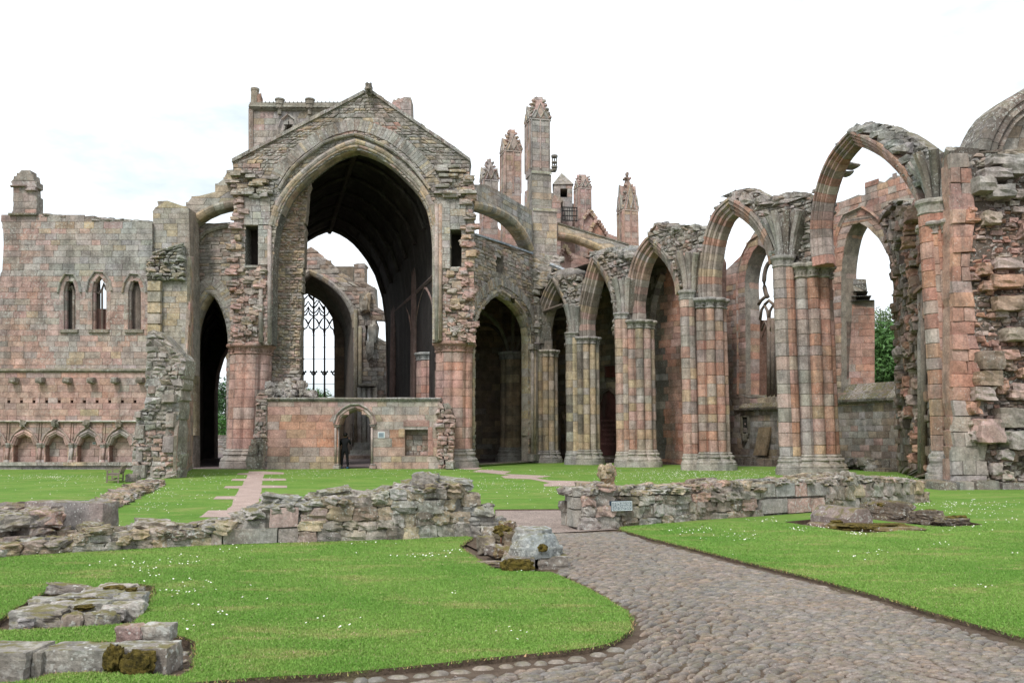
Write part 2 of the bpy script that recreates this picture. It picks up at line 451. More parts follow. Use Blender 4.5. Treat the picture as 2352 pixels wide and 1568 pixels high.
def pier(T, cx, cy, Rr, z0, z1, base_h, cap_h, pal, mat=None, nl=8, rot=0.0, amp=.13, drum=(.36, .62), sectors=6, name='stone', plinth=True, capcol=None, squash=1.0, ang=0.0, stage_lo=None):
    mat = mat or M_PIER
    prof = lobed(nl, amp)
    m = len(prof)
    ca, sa = math.cos(ang), math.sin(ang)
    def pt(th, r, z):
        x = r * math.cos(th + rot); y = r * math.sin(th + rot) * squash
        return (cx + x * ca - y * sa, cy + x * sa + y * ca, z)
    # core
    V, Fc = [], []
    for z in (z0, z1):
        for th, r in prof: V.append(pt(th, r * Rr * .93, z))
    Fc = [(k, (k + 1) % m, m + (k + 1) % m, m + k) for k in range(m)] + [tuple(range(m, 2 * m))]
    T.part('core', V, Fc, (.13, .12, .10), mat)
    z = z0 + base_h; ztop = z1 - cap_h
    n = max(1, int(round((ztop - z) / ((drum[0] + drum[1]) / 2))))
    hs = [R.uniform(*drum) for _ in range(n)]; s = sum(hs); hs = [h * (ztop - z) / s for h in hs]
    for h in hs:
        off = 0; cuts = sorted(set([int(round(i * m / sectors)) + off for i in range(sectors)]))
        for i in range(len(cuts)):
            a = cuts[i]; b = cuts[(i + 1) % len(cuts)] + (m if i == len(cuts) - 1 else 0)
            idx = list(range(a, b + 1))
            V = []; g = .006; pr = R.uniform(-.008, .012)
            for zz, ins in ((z + g, .012), (z + g + .015, 0), (z + h - g - .015, 0), (z + h - g, .012)):
                for j, ii in enumerate(idx):
                    th, r = prof[ii % m]
                    th2 = th + (.004 if j == 0 else (-.004 if j == len(idx) - 1 else 0))
                    V.append(pt(th2, r * Rr - ins + pr, zz))
            w_ = len(idx); F2 = []
            for rr_ in range(3):
                for j in range(w_ - 1):
                    F2.append((rr_ * w_ + j, rr_ * w_ + j + 1, (rr_ + 1) * w_ + j + 1, (rr_ + 1) * w_ + j))
            thm = prof[idx[len(idx) // 2] % m][0] + rot
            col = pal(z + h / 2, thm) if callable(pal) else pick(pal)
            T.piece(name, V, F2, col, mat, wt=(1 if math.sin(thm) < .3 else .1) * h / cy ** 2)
        z += h
    def lathe(nm, rings, amp_s, col, sm=False, nl_=None):
        V, F2 = [], []
        for (zz, sc_, lob) in rings:
            for th, r in prof:
                rr_ = 1 - (1 - r) * lob
                V.append(pt(th, rr_ * Rr * sc_, zz))
        for k in range(len(rings) - 1):
            for j in range(m):
                F2.append((k * m + j, k * m + (j + 1) % m, (k + 1) * m + (j + 1) % m, (k + 1) * m + j))
        F2.append(tuple(range((len(rings) - 1) * m, len(rings) * m)))
        return T.part(nm, V, F2, col, mat)
    bh = base_h
    if bh > 0:
        bc = pick(dict(g=1))
        lathe('base', [(z0, 1.30, .0), (z0 + bh * .32, 1.30, .0), (z0 + bh * .34, 1.24, .2), (z0 + bh * .42, 1.27, .3), (z0 + bh * .52, 1.22, .5), (z0 + bh * .56, 1.14, .6), (z0 + bh * .66, 1.13, .7), (z0 + bh * .72, 1.19, .8), (z0 + bh * .80, 1.17, .8), (z0 + bh * .84, 1.06, .9), (z0 + bh * .92, 1.09, .9), (z0 + bh, 1.0, 1.0)], 1, bc)
    if cap_h > 0:
        z = z1 - cap_h; c = cap_h
        cc = capcol or pick(dict(g=1))
        cap_o = lathe('capital', [(z, 1.0, 1), (z + c * .06, 1.07, 1), (z + c * .14, 1.07, 1), (z + c * .18, 1.01, 1), (z + c * .55, 1.06, .9), (z + c * .68, 1.13, .8), (z + c * .72, 1.18, .7), (z + c * .86, 1.2, .7), (z + c, 1.16, .7)], 1, cc)
        # carved leaves round the bell
        V, F2 = [], []
        for i in range(nl * 6):
            th = 2 * math.pi * (i + R.random() * .6) / (nl * 6)
            f = abs(math.sin(th * nl / 2)); r = (1 - amp + amp * f ** .55) * Rr * 1.07
            zc = z + c * R.uniform(.28, .58); s = Rr * R.uniform(.035, .06)
            b = len(V)
            for dx_, dy_, dz_ in ((1, 0, 0), (0, 1, 0), (-1, 0, 0), (0, -1, 0), (0, 0, 1), (0, 0, -1)):
                p0 = pt(th, r, zc); V.append((p0[0] + dx_ * s * R.uniform(.6, 1.2), p0[1] + dy_ * s, p0[2] + dz_ * s * R.uniform(.6, 1.2)))
            for q in ((0, 1, 4), (1, 2, 4), (2, 3, 4), (3, 0, 4), (1, 0, 5), (2, 1, 5), (3, 2, 5), (0, 3, 5)): F2.append(tuple(b + k for k in q))
        T.part('carved_leaves', V, F2, tuple(x * .8 for x in cc), mat, kind='stuff', parent=cap_o)

# ------------------------------------------------------------------ loose stones
def rock(c, s, yaw=0.0, k=2, blocky=.55, nz_=.14, seed=None, tilt=(0, 0), freq=1.3):
    """a weathered stone: subdivided cube pulled towards a ball and roughened"""
    seed = R.uniform(0, 1000) if seed is None else seed
    V, Fc, idx = [], [], {}
    def vid(p):
        if p in idx: return idx[p]
        x, y, z = (2 * a / k - 1 for a in p)
        l = math.sqrt(x * x + y * y + z * z) or 1; mxx = max(abs(x), abs(y), abs(z))
        f = blocky + (1 - blocky) * mxx / l * 1.18
        X, Y, Z = x * f, y * f, z * f
        q = 1 + nz_ * 2 * mnoise.noise(Vector((x * freq + seed, y * freq - seed, z * freq + seed * .5)))
        if k > 2: q += nz_ * .9 * mnoise.noise(Vector((x * freq * 3 + seed, y * freq * 3, z * freq * 3)))
        X *= q; Y *= q; Z *= q
        X *= s[0]; Y *= s[1]; Z *= s[2]
        tx, ty = tilt
        Y, Z = Y * math.cos(tx) - Z * math.sin(tx), Y * math.sin(tx) + Z * math.cos(tx)
        X, Z = X * math.cos(ty) + Z * math.sin(ty), -X * math.sin(ty) + Z * math.cos(ty)
        X, Y = X * math.cos(yaw) - Y * math.sin(yaw), X * math.sin(yaw) + Y * math.cos(yaw)
        idx[p] = len(V); V.append((c[0] + X, c[1] + Y, c[2] + Z)); return idx[p]
    for ax in range(3):
        for side in (0, k):
            for i in range(k):
                for j in range(k):
                    q = []
                    for di, dj in ((0, 0), (1, 0), (1, 1), (0, 1)):
                        p = [0, 0, 0]; p[ax] = side; p[(ax + 1) % 3] = i + di; p[(ax + 2) % 3] = j + dj
                        q.append(vid(tuple(p)))
                    Fc.append(tuple(q) if side else tuple(q[::-1]))
    return V, Fc
def boxv(x0, y0, z0, x1, y1, z1):
    V = [(x0, y0, z0), (x1, y0, z0), (x1, y1, z0), (x0, y1, z0), (x0, y0, z1), (x1, y0, z1), (x1, y1, z1), (x0, y1, z1)]
    return V, [(0, 3, 2, 1), (4, 5, 6, 7), (0, 1, 5, 4), (1, 2, 6, 5), (2, 3, 7, 6), (3, 0, 4, 7)]
def wbox(wall, s0, z0, s1, z1, d0, d1, bev=0.0):
    """box on a wall; d1 is the outer face, bevelled towards the outside"""
    b = bev
    V = [wall.P(s0, z0, d0), wall.P(s1, z0, d0), wall.P(s1, z1, d0), wall.P(s0, z1, d0),
         wall.P(s0 + b, z0 + b, d1), wall.P(s1 - b, z0 + b, d1), wall.P(s1 - b, z1 - b, d1), wall.P(s0 + b, z1 - b, d1)]
    return V, [(3, 2, 1, 0), (4, 5, 6, 7), (0, 1, 5, 4), (1, 2, 6, 5), (2, 3, 7, 6), (3, 0, 4, 7)]
def join(parts):
    V, Fc = [], []
    for v, f in parts:
        b = len(V); V.extend(v); Fc.extend([tuple(i + b for i in q) for q in f])
    return V, Fc
def tube(pts, r, n=6, cap=True):
    V, Fc = [], []
    P = [Vector(p) for p in pts]
    for i, p in enumerate(P):
        d = (P[min(i + 1, len(P) - 1)] - P[max(i - 1, 0)]).normalized()
        u = d.cross(Vector((0, 0, 1)));
        if u.length < 1e-3: u = d.cross(Vector((0, 1, 0)))
        u.normalize(); v = d.cross(u)
        rr = r[i] if isinstance(r, (list, tuple)) else r
        for k in range(n):
            a = 2 * math.pi * k / n; q = p + u * math.cos(a) * rr + v * math.sin(a) * rr; V.append(tuple(q))
    for i in range(len(P) - 1):
        for k in range(n): Fc.append((i * n + k, i * n + (k + 1) % n, (i + 1) * n + (k + 1) % n, (i + 1) * n + k))
    if cap: Fc.append(tuple(range(n))[::-1]); Fc.append(tuple(range((len(P) - 1) * n, len(P) * n)))
    return V, Fc
def moulding(T, wall, pts, prof, col, mat, name='string_course', px=True, seg=None):
    """continuous moulded band along a uv polyline, profile (up, out)"""
    p = wall.pts(pts) if px else pts
    V, Fc = [], []; m = len(prof)
    for (s, z) in p:
        for (a, b) in prof: V.append(wall.P(s, z + a, b))
    for i in range(len(p) - 1):
        for k in range(m): Fc.append((i * m + k, i * m + (k + 1) % m, (i + 1) * m + (k + 1) % m, (i + 1) * m + k))
    Fc.append(tuple(range(m))[::-1]); Fc.append(tuple(range((len(p) - 1) * m, len(p) * m)))
    T.part(name, V, Fc, col, mat)
BAND = [(-.10, 0), (-.09, .05), (-.03, .10), (.02, .12), (.05, .11), (.10, .0)]
def prism(T, name, plan, z0, z1, col, mat, plan1=None):
    n = len(plan); plan1 = plan1 or plan
    V = [(p[0], p[1], z0) for p in plan] + [(p[0], p[1], z1) for p in plan1]
    Fc = [(i, (i + 1) % n, n + (i + 1) % n, n + i) for i in range(n)] + [tuple(range(n))[::-1], tuple(range(n, 2 * n))]
    return T.part(name, V, Fc, col, mat)
def inpoly(x, y, poly):
    c = False; n = len(poly); j = n - 1
    for i in range(n):
        a, b = poly[i], poly[j]
        if (a[1] > y) != (b[1] > y) and x < (b[0] - a[0]) * (y - a[1]) / (b[1] - a[1]) + a[0]: c = not c
        j = i
    return c
# ================================================================== GROUND
def mat_grass():
    m, t, b = new_mat('mown_grass'); N = NT(t)
    a = N.mr(N.noise(.55, 6, .6), .35, .65, 0, 1)
    c = N.mix(a, (.122, .256, .038), (.198, .318, .064))
    y = N.mr(N.noise(1.5, 6, .7, (.5, 1.3, 1)), .50, .68, 0, .6, True)
    c = N.mix(y, c, (.34, .33, .12))
    f = N.mr(N.noise(60, 4, .75, (1, .6, 1)), .3, .7, .62, 1.35)
    v = N.n('ShaderNodeVectorMath', operation='SCALE'); N.l(c, v.inputs[0]); N.l(f, v.inputs['Scale'])
    f2 = N.mr(N.noise(7, 4, .7), .3, .7, .82, 1.18)
    f2 = N.math('MULTIPLY', f2, .80)
    v2 = N.n('ShaderNodeVectorMath', operation='SCALE'); N.l(v.outputs[0], v2.inputs[0]); N.l(f2, v2.inputs['Scale'])
    N.l(v2.outputs[0], b.inputs['Base Color']); b.inputs['Specular IOR Level'].default_value = .1
    N.bump(b, N.math('ADD', N.noise(90, 3, .8), N.math('MULTIPLY', N.noise(6, 3), 1.2)), .9, .02)
    return m
def mat_gravel(name, a_, b_, sc=55):
    m, t, b = new_mat(name); N = NT(t)
    vo = N.n('ShaderNodeTexVoronoi'); vo.inputs['Scale'].default_value = sc; N.l(N.pos(), vo.inputs['Vector'])
    se = N.n('ShaderNodeSeparateColor'); N.l(vo.outputs['Color'], se.inputs[0])
    c = N.mix(se.outputs[0], a_, b_)
    f = N.math('MULTIPLY', N.mr(vo.outputs['Distance'], .0, .6, 1.15, .6), N.mr(N.noise(1.5, 5), .3, .7, .85, 1.15))
    v = N.n('ShaderNodeVectorMath', operation='SCALE'); N.l(c, v.inputs[0]); N.l(f, v.inputs['Scale'])
    N.l(v.outputs[0], b.inputs['Base Color'])
    N.bump(b, N.math('SUBTRACT', 1.0, vo.outputs['Distance']), .8, .015)
    return m
def mat_soil():
    m, t, b = new_mat('bare_soil'); N = NT(t)
    c = N.mix(N.mr(N.noise(9, 6, .7), .3, .7, 0, 1), (.075, .05, .034), (.15, .11, .08))
    c = N.mix(N.mr(N.noise(1.4, 5, .6), .5, .7, 0, .5, True), c, (.13, .12, .055))
    N.l(c, b.inputs['Base Color']); N.bump(b, N.noise(35, 5, .7), 1, .03)
    return m
M_GRASS = mat_grass(); M_SOIL = mat_soil()
M_GRAVEL = mat_gravel('pale_gravel', (.26, .20, .17), (.46, .37, .32), 42)
M_PINKG = mat_gravel('pink_gravel', (.46, .33, .28), (.62, .48, .42), 60)
M_FLOOR = mat_gravel('church_floor_gravel', (.16, .125, .12), (.25, .20, .19), 20)
M_COB = stone_mat('cobble_stone', .10, .35, .3, 4.0, .5, .01, .2)
_b = [n for n in M_COB.node_tree.nodes if n.type == 'BSDF_PRINCIPLED'][0]; _b.inputs['Roughness'].default_value = .45; _b.inputs['Specular IOR Level'].default_value = .55
M_DAISY = None
def flat(name, loops, z, mat, skirt=0.0, kind='structure', origin=(0, 0, 0), dens=None):
    lps = []
    for i, l in enumerate(loops):
        a = area2(l)
        lps.append(l if (a > 0) == (i == 0) else l[::-1])
    pts = [p for l in lps for p in l]
    tr = tessellate_polygon([[Vector((p[0], p[1], 0)) for p in l] for l in lps])
    V = [(p[0], p[1], z) for p in pts]; Fc = []
    for t in tr:
        a, b, c = t
        s_ = (pts[b][0] - pts[a][0]) * (pts[c][1] - pts[a][1]) - (pts[c][0] - pts[a][0]) * (pts[b][1] - pts[a][1])
        if abs(s_) < 1e-12: continue
        Fc.append((a, b, c) if s_ > 0 else (a, c, b))
    nf_ = len(Fc)
    if skirt:
        n = len(V); V += [(p[0], p[1], z - skirt) for p in pts]; k = 0
        for l in lps:
            for i in range(len(l)):
                j = (i + 1) % len(l); Fc.append((k + i, n + k + i, n + k + j, k + j))
            k += len(l)
    o = mesh_obj(name, V, Fc, None, mat)
    if skirt:
        o.data.materials.append(M_SOIL)
        for p_ in o.data.polygons[nf_:]: p_.material_index = 1
    o['kind'] = kind
    return o
def G(pts, z=0.0): return [tuple(gnd(*p, z))[:2] for p in pts]
def wob(pts, amp=.02, step=.25, closed=True):
    out = []; n = len(pts)
    for i in range(n if closed else n - 1):
        a, b = pts[i], pts[(i + 1) % n]; d = math.hypot(b[0] - a[0], b[1] - a[1]); k = max(1, min(400, int(d / step)))
        for j in range(k):
            t = j / k; q = mnoise.noise(Vector((a[0] + (b[0] - a[0]) * t, a[1] + (b[1] - a[1]) * t, 0)) * 2.3) * amp * 2 + R.uniform(-amp, amp) * .6
            out.append((a[0] + (b[0] - a[0]) * t + q, a[1] + (b[1] - a[1]) * t + q * .7))
    return out
# one sheet of earth reaching the horizon, meadow green far off
m, t, b = new_mat('far_ground'); N = NT(t)
se = N.n('ShaderNodeVectorMath', operation='LENGTH'); N.l(N.pos((1, 1, 0)), se.inputs[0])
c = N.mix(N.mr(se.outputs['Value'], 80, 90, 0, 1), (.10, .07, .048), (.07, .13, .03))
c = N.mix(N.mr(N.noise(8, 6, .7), .3, .7, 0, .6), c, (.16, .12, .09)); N.l(c, b.inputs['Base Color']); N.bump(b, N.noise(35, 5, .7), 1, .03)
# fine soil grid near the camera with relief, flat skirt beyond
V, Fc = [], []
gx = [-1500, -200, -60] + [-14 + i * .35 for i in range(90)] + [60, 200, 1500]
gy = [-800, -100, -20, 2] + [3 + i * .35 for i in range(60)] + [60, 200, 1500, 3000]
for y in gy:
    for x in gx: V.append((x, y, -.075 + (mnoise.noise(Vector((x * 1.1, y * 1.1, 3))) * .018 if abs(x) < 20 and 2 < y < 25 else 0)))
W_ = len(gx)
for j in range(len(gy) - 1):
    for i in range(W_ - 1): Fc.append((j * W_ + i, j * W_ + i + 1, (j + 1) * W_ + i + 1, (j + 1) * W_ + i))
o = mesh_obj('ground', V, Fc, None, m); o['kind'] = 'structure'

LAWN1 = G([(-300, 1292), (-20, 1272), (480, 1250), (690, 1241), (1060, 1229), (1085, 1233), (1054, 1254), (1090, 1279), (1132, 1304), (1175, 1309), (1265, 1313), (1310, 1332), (1352, 1351), (1386, 1370), (1418, 1389), (1440, 1404), (1451, 1421), (1452, 1434), (1443, 1450), (1423, 1465), (1395, 1477), (1362, 1485), (1280, 1494), (1191, 1503), (1090, 1512), (986, 1524), (849, 1537), (746, 1546), (570, 1556), (403, 1569), (250, 1592), (-100, 1640), (-500, 1700), (-700, 1500)])
PIT1 = G([(-30, 1432), (0, 1446), (100, 1443), (200, 1437), (308, 1430), (330, 1405), (344, 1385), (357, 1345), (322, 1340), (234, 1350), (106, 1357), (66, 1374), (0, 1420), (-30, 1428)])
PIT2 = G([(-90, 1490), (92, 1488), (146, 1474), (264, 1472), (397, 1456), (425, 1462), (452, 1471), (449, 1500), (445, 1535), (410, 1553), (352, 1549), (275, 1543), (165, 1543), (110, 1547), (73, 1561), (-90, 1578)])
LAWN2 = G([(1424, 1215), (1493, 1234), (1600, 1260), (1712, 1289), (1800, 1310), (1895, 1333), (1970, 1354), (2041, 1373), (2110, 1395), (2187, 1417), (2270, 1440), (2352, 1464), (2700, 1570), (3200, 1560), (2900, 1140), (2350, 1143), (2142, 1149), (2132, 1152), (1895, 1174), (1741, 1185), (1493, 1201), (1428, 1209)])
PIT3 = G([(1802, 1197.6), (1840, 1204), (1879, 1210), (1930, 1218), (1991, 1223), (2040, 1221), (2078, 1216), (2122, 1211), (2071, 1207), (2053, 1204), (2010, 1200), (1989, 1197), (1940, 1194), (1861, 1192)])
PIT4 = G([(1985, 1190), (2090, 1203), (2160, 1209), (2215, 1208), (2262, 1204), (2215, 1196), (2150, 1186), (2085, 1178), (1990, 1176)])
NAVE = G([(-900, 1300), (-60, 1262), (480, 1240), (690, 1228), (1110, 1212), (1137, 1190), (1137, 1169), (1304, 1168), (1306, 1196), (1430, 1200), (1741, 1176), (1895, 1165), (2100, 1147), (2142, 1149), (2350, 1143), (2900, 1140), (3000, 1080), (2352, 1076), (2000, 1074), (1600, 1068.5), (1400, 1062), (1230, 1058), (1060, 1065), (1016, 1068), (870, 1074), (770, 1076), (613, 1077.5), (443, 1076), (300, 1077.5), (-900, 1078)])
lawn_front = flat('lawn', [wob(LAWN1, .016, .06), wob(PIT1, .02, .12), wob(PIT2, .02, .12)], 0.0, M_GRASS, .10)
lawn_right = flat('lawn', [wob(LAWN2, .016, .07), wob(PIT3, .02, .15), wob(PIT4, .02, .15)], 0.0, M_GRASS, .10)
lawn_nave = flat('lawn', [NAVE], 0.0, M_GRASS, .05)
flat('church_floor', [[(-40, 40.6), (-3, 40.9), (-3, 42), (1, 49), (11, 35.5), (20, 30), (40, 30), (40, 80), (-60, 80), (-40, 60)]], -.012, M_FLOOR)
flat('cobbled_path_bed', [G([(1040, 1236), (1100, 1234), (1150, 1226), (1310, 1205), (1440, 1208), (1530, 1226), (2000, 1340), (2420, 1450), (2900, 1600), (3200, 2200), (-900, 2200), (-300, 1560), (700, 1530), (1400, 1470), (1430, 1430), (1300, 1320), (1180, 1300)], -.045)], -.045, M_SOIL)
flat('gravel_path', [wob(G([(1128, 1168), (1306, 1167), (1310, 1204), (1425, 1213), (1330, 1219), (1240, 1223), (1150, 1230), (1128, 1215)], -.02), .03, .3)], -.028, M_GRAVEL)
# stepped pink gravel strips laid in the nave turf
def strip(px): return flat('gravel_path', [wob(G(px), .012, .4)], .006, M_PINKG)
strip([(571, 1082), (606, 1082), (652, 1085), (652, 1088.5), (607, 1089), (604, 1098), (657, 1099), (657, 1103), (603, 1104), (601, 1114), (660, 1115), (660, 1120), (601, 1120.5), (599, 1134), (667, 1136), (667, 1143), (596, 1145), (593, 1156), (557, 1188), (459, 1187.5), (478, 1172), (522, 1171.5), (533, 1158), (536, 1146.5), (489, 1146), (497, 1139.5), (541, 1139), (550, 1121.5), (514, 1120.5), (518, 1116), (556, 1115.5), (561, 1104), (530, 1103.5), (534, 1099.5), (565, 1099), (569, 1090), (544, 1089.5), (547, 1086.5), (571, 1086)])
strip([(1026, 1071), (1090, 1072), (1108, 1074.5), (1092, 1078), (1130, 1079), (1174, 1082.5), (1157, 1088), (1210, 1090), (1267, 1093), (1232, 1098), (1262, 1103), (1330, 1104.5), (1395, 1107), (1330, 1116), (1250, 1116.5), (1248, 1112), (1262, 1108.5), (1218, 1100), (1160, 1098), (1150, 1093.5), (1172, 1091), (1110, 1085), (1085, 1083), (1100, 1079), (1060, 1077)])

# ------------------------------------------------------------------ cobbles
def cobble(x, y, a, b_, h, yaw, z0):
    V, Fc = [], []
    n = 8; c_, s_ = math.cos(yaw), math.sin(yaw)
    for (r, zz) in ((1, 0), (.86, .58), (.52, .9)):
        for k in range(n):
            th = 2 * math.pi * k / n; q = 1 + R.uniform(-.08, .08)
            X = math.copysign(abs(math.cos(th)) ** .8, math.cos(th)) * a * r * q; Y = math.copysign(abs(math.sin(th)) ** .8, math.sin(th)) * b_ * r * q
            V.append((x + X * c_ - Y * s_, y + X * s_ + Y * c_, z0 + zz * h))
    V.append((x + R.uniform(-.2, .2) * a, y, z0 + h))
    for r in range(2):
        for k in range(n): Fc.append((r * n + k, r * n + (k + 1) % n, (r + 1) * n + (k + 1) % n, (r + 1) * n + k))
    for k in range(n): Fc.append((2 * n + k, 2 * n + (k + 1) % n, 3 * n))
    return V, Fc
PATH = G([(1236, 1222), (1330, 1219), (1421, 1216), (1492, 1240), (1706, 1295), (1888, 1340), (2032, 1382), (2176, 1427), (2340, 1478), (2590, 1562), (3000, 1760), (-400, 1900), (-260, 1670), (0, 1625), (260, 1606), (403, 1592), (746, 1562), (849, 1566), (986, 1552), (1191, 1530), (1362, 1508), (1438, 1486), (1474, 1448), (1472, 1414), (1450, 1392), (1394, 1356), (1318, 1320), (1283, 1308), (1300, 1290), (1290, 1262), (1240, 1235)])
CB = Thing('cobbled_path', 'narrow grey brown cobbles set on edge in curving rows between the two front lawns', 'path')
CB.o['kind'] = 'structure'; del CB.o['category']
ys = 4.55
cobc = [(.168, .139, .114), (.138, .118, .10), (.192, .160, .131), (.150, .133, .118), (.182, .141, .103), (.166, .135, .111)]
while ys < 14.3:
    xs = -3.6 + R.uniform(0, .2)
    while xs < 9:
        dirn = .75 * mnoise.noise(Vector((xs * .5, ys * .5, 5))) + .15
        ln = R.uniform(.10, .19); wd = R.uniform(.016, .0215)
        big = R.random() < .025
        if big: ln *= 1.2; wd *= 1.6
        x = xs + ln / 2; y = ys + .9 * mnoise.noise(Vector((xs * .25, ys * .2, 1))) + R.uniform(-.01, .01)
        if inpoly(x, y, PATH):
            c0 = R.choice(cobc); f = R.uniform(.82, 1.15)
            V, Fc = cobble(x, y, ln / 2 * 1.02, wd, R.uniform(.029, .034), dirn + R.uniform(-.16, .16), -.052)
            CB.piece('cobble', V, Fc, tuple(q * f for q in c0), M_COB, True, wt=1 / y ** 2 * (2 if big else 1))
        xs += ln * .97
    ys += .043
# row of larger kerb cobbles along the turf edge
kx = 300
while kx < 1420:
    t_ = [(300, 1604), (403, 1586), (746, 1559), (849, 1546), (986, 1533), (1191, 1512), (1362, 1493), (1430, 1475)]
    for i in range(len(t_) - 1):
        if t_[i][0] <= kx < t_[i + 1][0]:
            ky = t_[i][1] + (t_[i + 1][1] - t_[i][1]) * (kx - t_[i][0]) / (t_[i + 1][0] - t_[i][0])
    p = gnd(kx, ky + R.uniform(9, 14), -.03); wd = R.uniform(.055, .085)
    f = R.uniform(.95, 1.2)
    V, Fc = cobble(p.x, p.y, wd, R.uniform(.035, .05), R.uniform(.030, .042), R.uniform(-.05, .3), -.058)
    CB.piece('cobble', V, Fc, tuple(q * f * .75 for q in (.21, .185, .15)), M_COB, True, wt=1)
    kx += wd * 2 * F / p.y * R.choice((.95, 1.0, 1.05))

# grit and crumbs of soil lodged between cobbles and along the turf edges
gv, gf = [], []
for _ in range(5200):
    y_ = 4.6 + 9.5 * R.random() ** 1.6; x_ = R.uniform(-3.4, y_ * .66)
    if not (inpoly(x_, y_, PATH) or not (inpoly(x_, y_, LAWN1) or inpoly(x_, y_, LAWN2))): continue
    s_ = R.uniform(.003, .009) * (1.6 if R.random() < .06 else 1); b_ = len(gv); z_ = -.018 if inpoly(x_, y_, PATH) else -.055
    for dx_, dy_, dz_ in ((1, 0, 0), (-.6, .9, 0), (-.6, -.9, 0), (0, 0, .8)): gv.append((x_ + dx_ * s_, y_ + dy_ * s_, z_ + dz_ * s_))
    gf += [(b_, b_ + 1, b_ + 3), (b_ + 1, b_ + 2, b_ + 3), (b_ + 2, b_, b_ + 3)]
o = mesh_obj('path_grit', gv, gf, None, M_GRAVEL); o['kind'] = 'stuff'; o['label'] = 'pale grit and crumbs scattered over the cobbles and bare soil'

# ------------------------------------------------------------------ grass blades near the camera, daisies everywhere
def in_lawn(x, y):
    if inpoly(x, y, LAWN1): return not (inpoly(x, y, PIT1) or inpoly(x, y, PIT2))
    if inpoly(x, y, LAWN2): return not (inpoly(x, y, PIT3) or inpoly(x, y, PIT4))
    return False
rng = np.random.default_rng(3)
def npin(X, Y, poly):
    c = np.zeros(len(X), bool); n = len(poly); j = n - 1
    for i in range(n):
        a, b = poly[i], poly[j]
        if a[1] != b[1]:
            c ^= ((a[1] > Y) != (b[1] > Y)) & (X < (b[0] - a[0]) * (Y - a[1]) / (b[1] - a[1]) + a[0])
        j = i
    return c
N_ = 1500000
Yb = 4.6 + (15.5 - 4.6) * rng.random(N_) ** 1.7
Xb = (rng.random(N_) * 2 - 1) * (Yb * .66 + .3)
keep = (npin(Xb, Yb, LAWN1) & ~npin(Xb, Yb, PIT1) & ~npin(Xb, Yb, PIT2)) | (npin(Xb, Yb, LAWN2) & ~npin(Xb, Yb, PIT3) & ~npin(Xb, Yb, PIT4))
Xb, Yb = Xb[keep], Yb[keep]
M_ = min(len(Xb), 420000); Xb, Yb = Xb[:M_], Yb[:M_]
ang = rng.random(M_) * 2 * np.pi; hgt = (.006 + .009 * rng.random(M_)); wd = .0022 + .0016 * rng.random(M_) + Yb * .00025
lean = .5 + 1.0 * rng.random(M_); la = rng.random(M_) * 2 * np.pi
co = np.zeros((M_, 3, 3), np.float32)
co[:, 0, 0] = Xb - np.cos(ang) * wd; co[:, 0, 1] = Yb - np.sin(ang) * wd; co[:, 0, 2] = -.003
co[:, 1, 0] = Xb + np.cos(ang) * wd; co[:, 1, 1] = Yb + np.sin(ang) * wd; co[:, 1, 2] = -.003
co[:, 2, 0] = Xb + np.cos(la) * hgt * lean * .8; co[:, 2, 1] = Yb + np.sin(la) * hgt * lean * .8; co[:, 2, 2] = hgt
def tri_mesh(name, co, mat, kind, col=None, label=None, cat=None):
    n = co.shape[0]
    me = bpy.data.meshes.new(name)
    me.vertices.add(n * 3); me.vertices.foreach_set('co', co.reshape(-1))
    me.loops.add(n * 3); me.loops.foreach_set('vertex_index', np.arange(n * 3, dtype=np.int32))
    me.polygons.add(n); me.polygons.foreach_set('loop_start', np.arange(0, n * 3, 3, dtype=np.int32))
    me.update()
    if col is not None:
        a = me.color_attributes.new('Col', 'FLOAT_COLOR', 'POINT')
        arr = np.ones((n, 3, 4), np.float32); arr[:, :, :3] = col[:, None, :]; a.data.foreach_set('color', arr.ravel())
    me.materials.append(mat)
    o = bpy.data.objects.new(name, me); COL.objects.link(o); o['kind'] = kind
    if label: o['label'] = label
    if cat: o['category'] = cat
    return o
m, t, b = new_mat('grass_blades'); N = NT(t)
at_ = N.n('ShaderNodeAttribute'); at_.attribute_name = 'Col'
a = N.mr(N.noise(.55, 6, .6), .35, .65, 0, 1)
c = N.mix(a, (.122, .256, .038), (.198, .318, .064))
y = N.mr(N.noise(1.5, 6, .7, (.5, 1.3, 1)), .50, .68, 0, .6, True)
c = N.mix(y, c, (.34, .33, .12)); c = N.mix(1.0, c, at_.outputs['Color'], 'MULTIPLY')
N.l(c, b.inputs['Base Color']); b.inputs['Roughness'].default_value = .6
M_BLADE = m
f = .85 + .3 * rng.random(M_)
dry = rng.random(M_) < .07
colb = np.stack([f * (1 + .5 * dry * 1.6), f, f * (1 + dry * 1.5)], 1).astype(np.float32)
# longer unkempt blades hanging over the cut turf edges
ed = []
for L_ in (LAWN1, LAWN2, PIT1, PIT2, PIT3, PIT4):
    for i in range(len(L_)):
        a_, b2 = L_[i], L_[(i + 1) % len(L_)]
        d_ = math.hypot(b2[0] - a_[0], b2[1] - a_[1])
        for _ in range(int(min(d_, 14) * 260)):
            t_ = R.random(); x_, y_ = a_[0] + (b2[0] - a_[0]) * t_, a_[1] + (b2[1] - a_[1]) * t_
            if 4 < y_ < 15: ed.append((x_ + R.gauss(0, .018), y_ + R.gauss(0, .018)))
ed = np.array(ed); Me = len(ed)
e3 = np.zeros((Me, 3, 3), np.float32); a3 = rng.random(Me) * 6.28; h3 = .010 + .016 * rng.random(Me); l3 = rng.random(Me) * 6.28
for q_, s_ in ((0, -1), (1, 1)):
    e3[:, q_, 0] = ed[:, 0] + s_ * np.cos(a3) * .004; e3[:, q_, 1] = ed[:, 1] + s_ * np.sin(a3) * .004; e3[:, q_, 2] = -.012
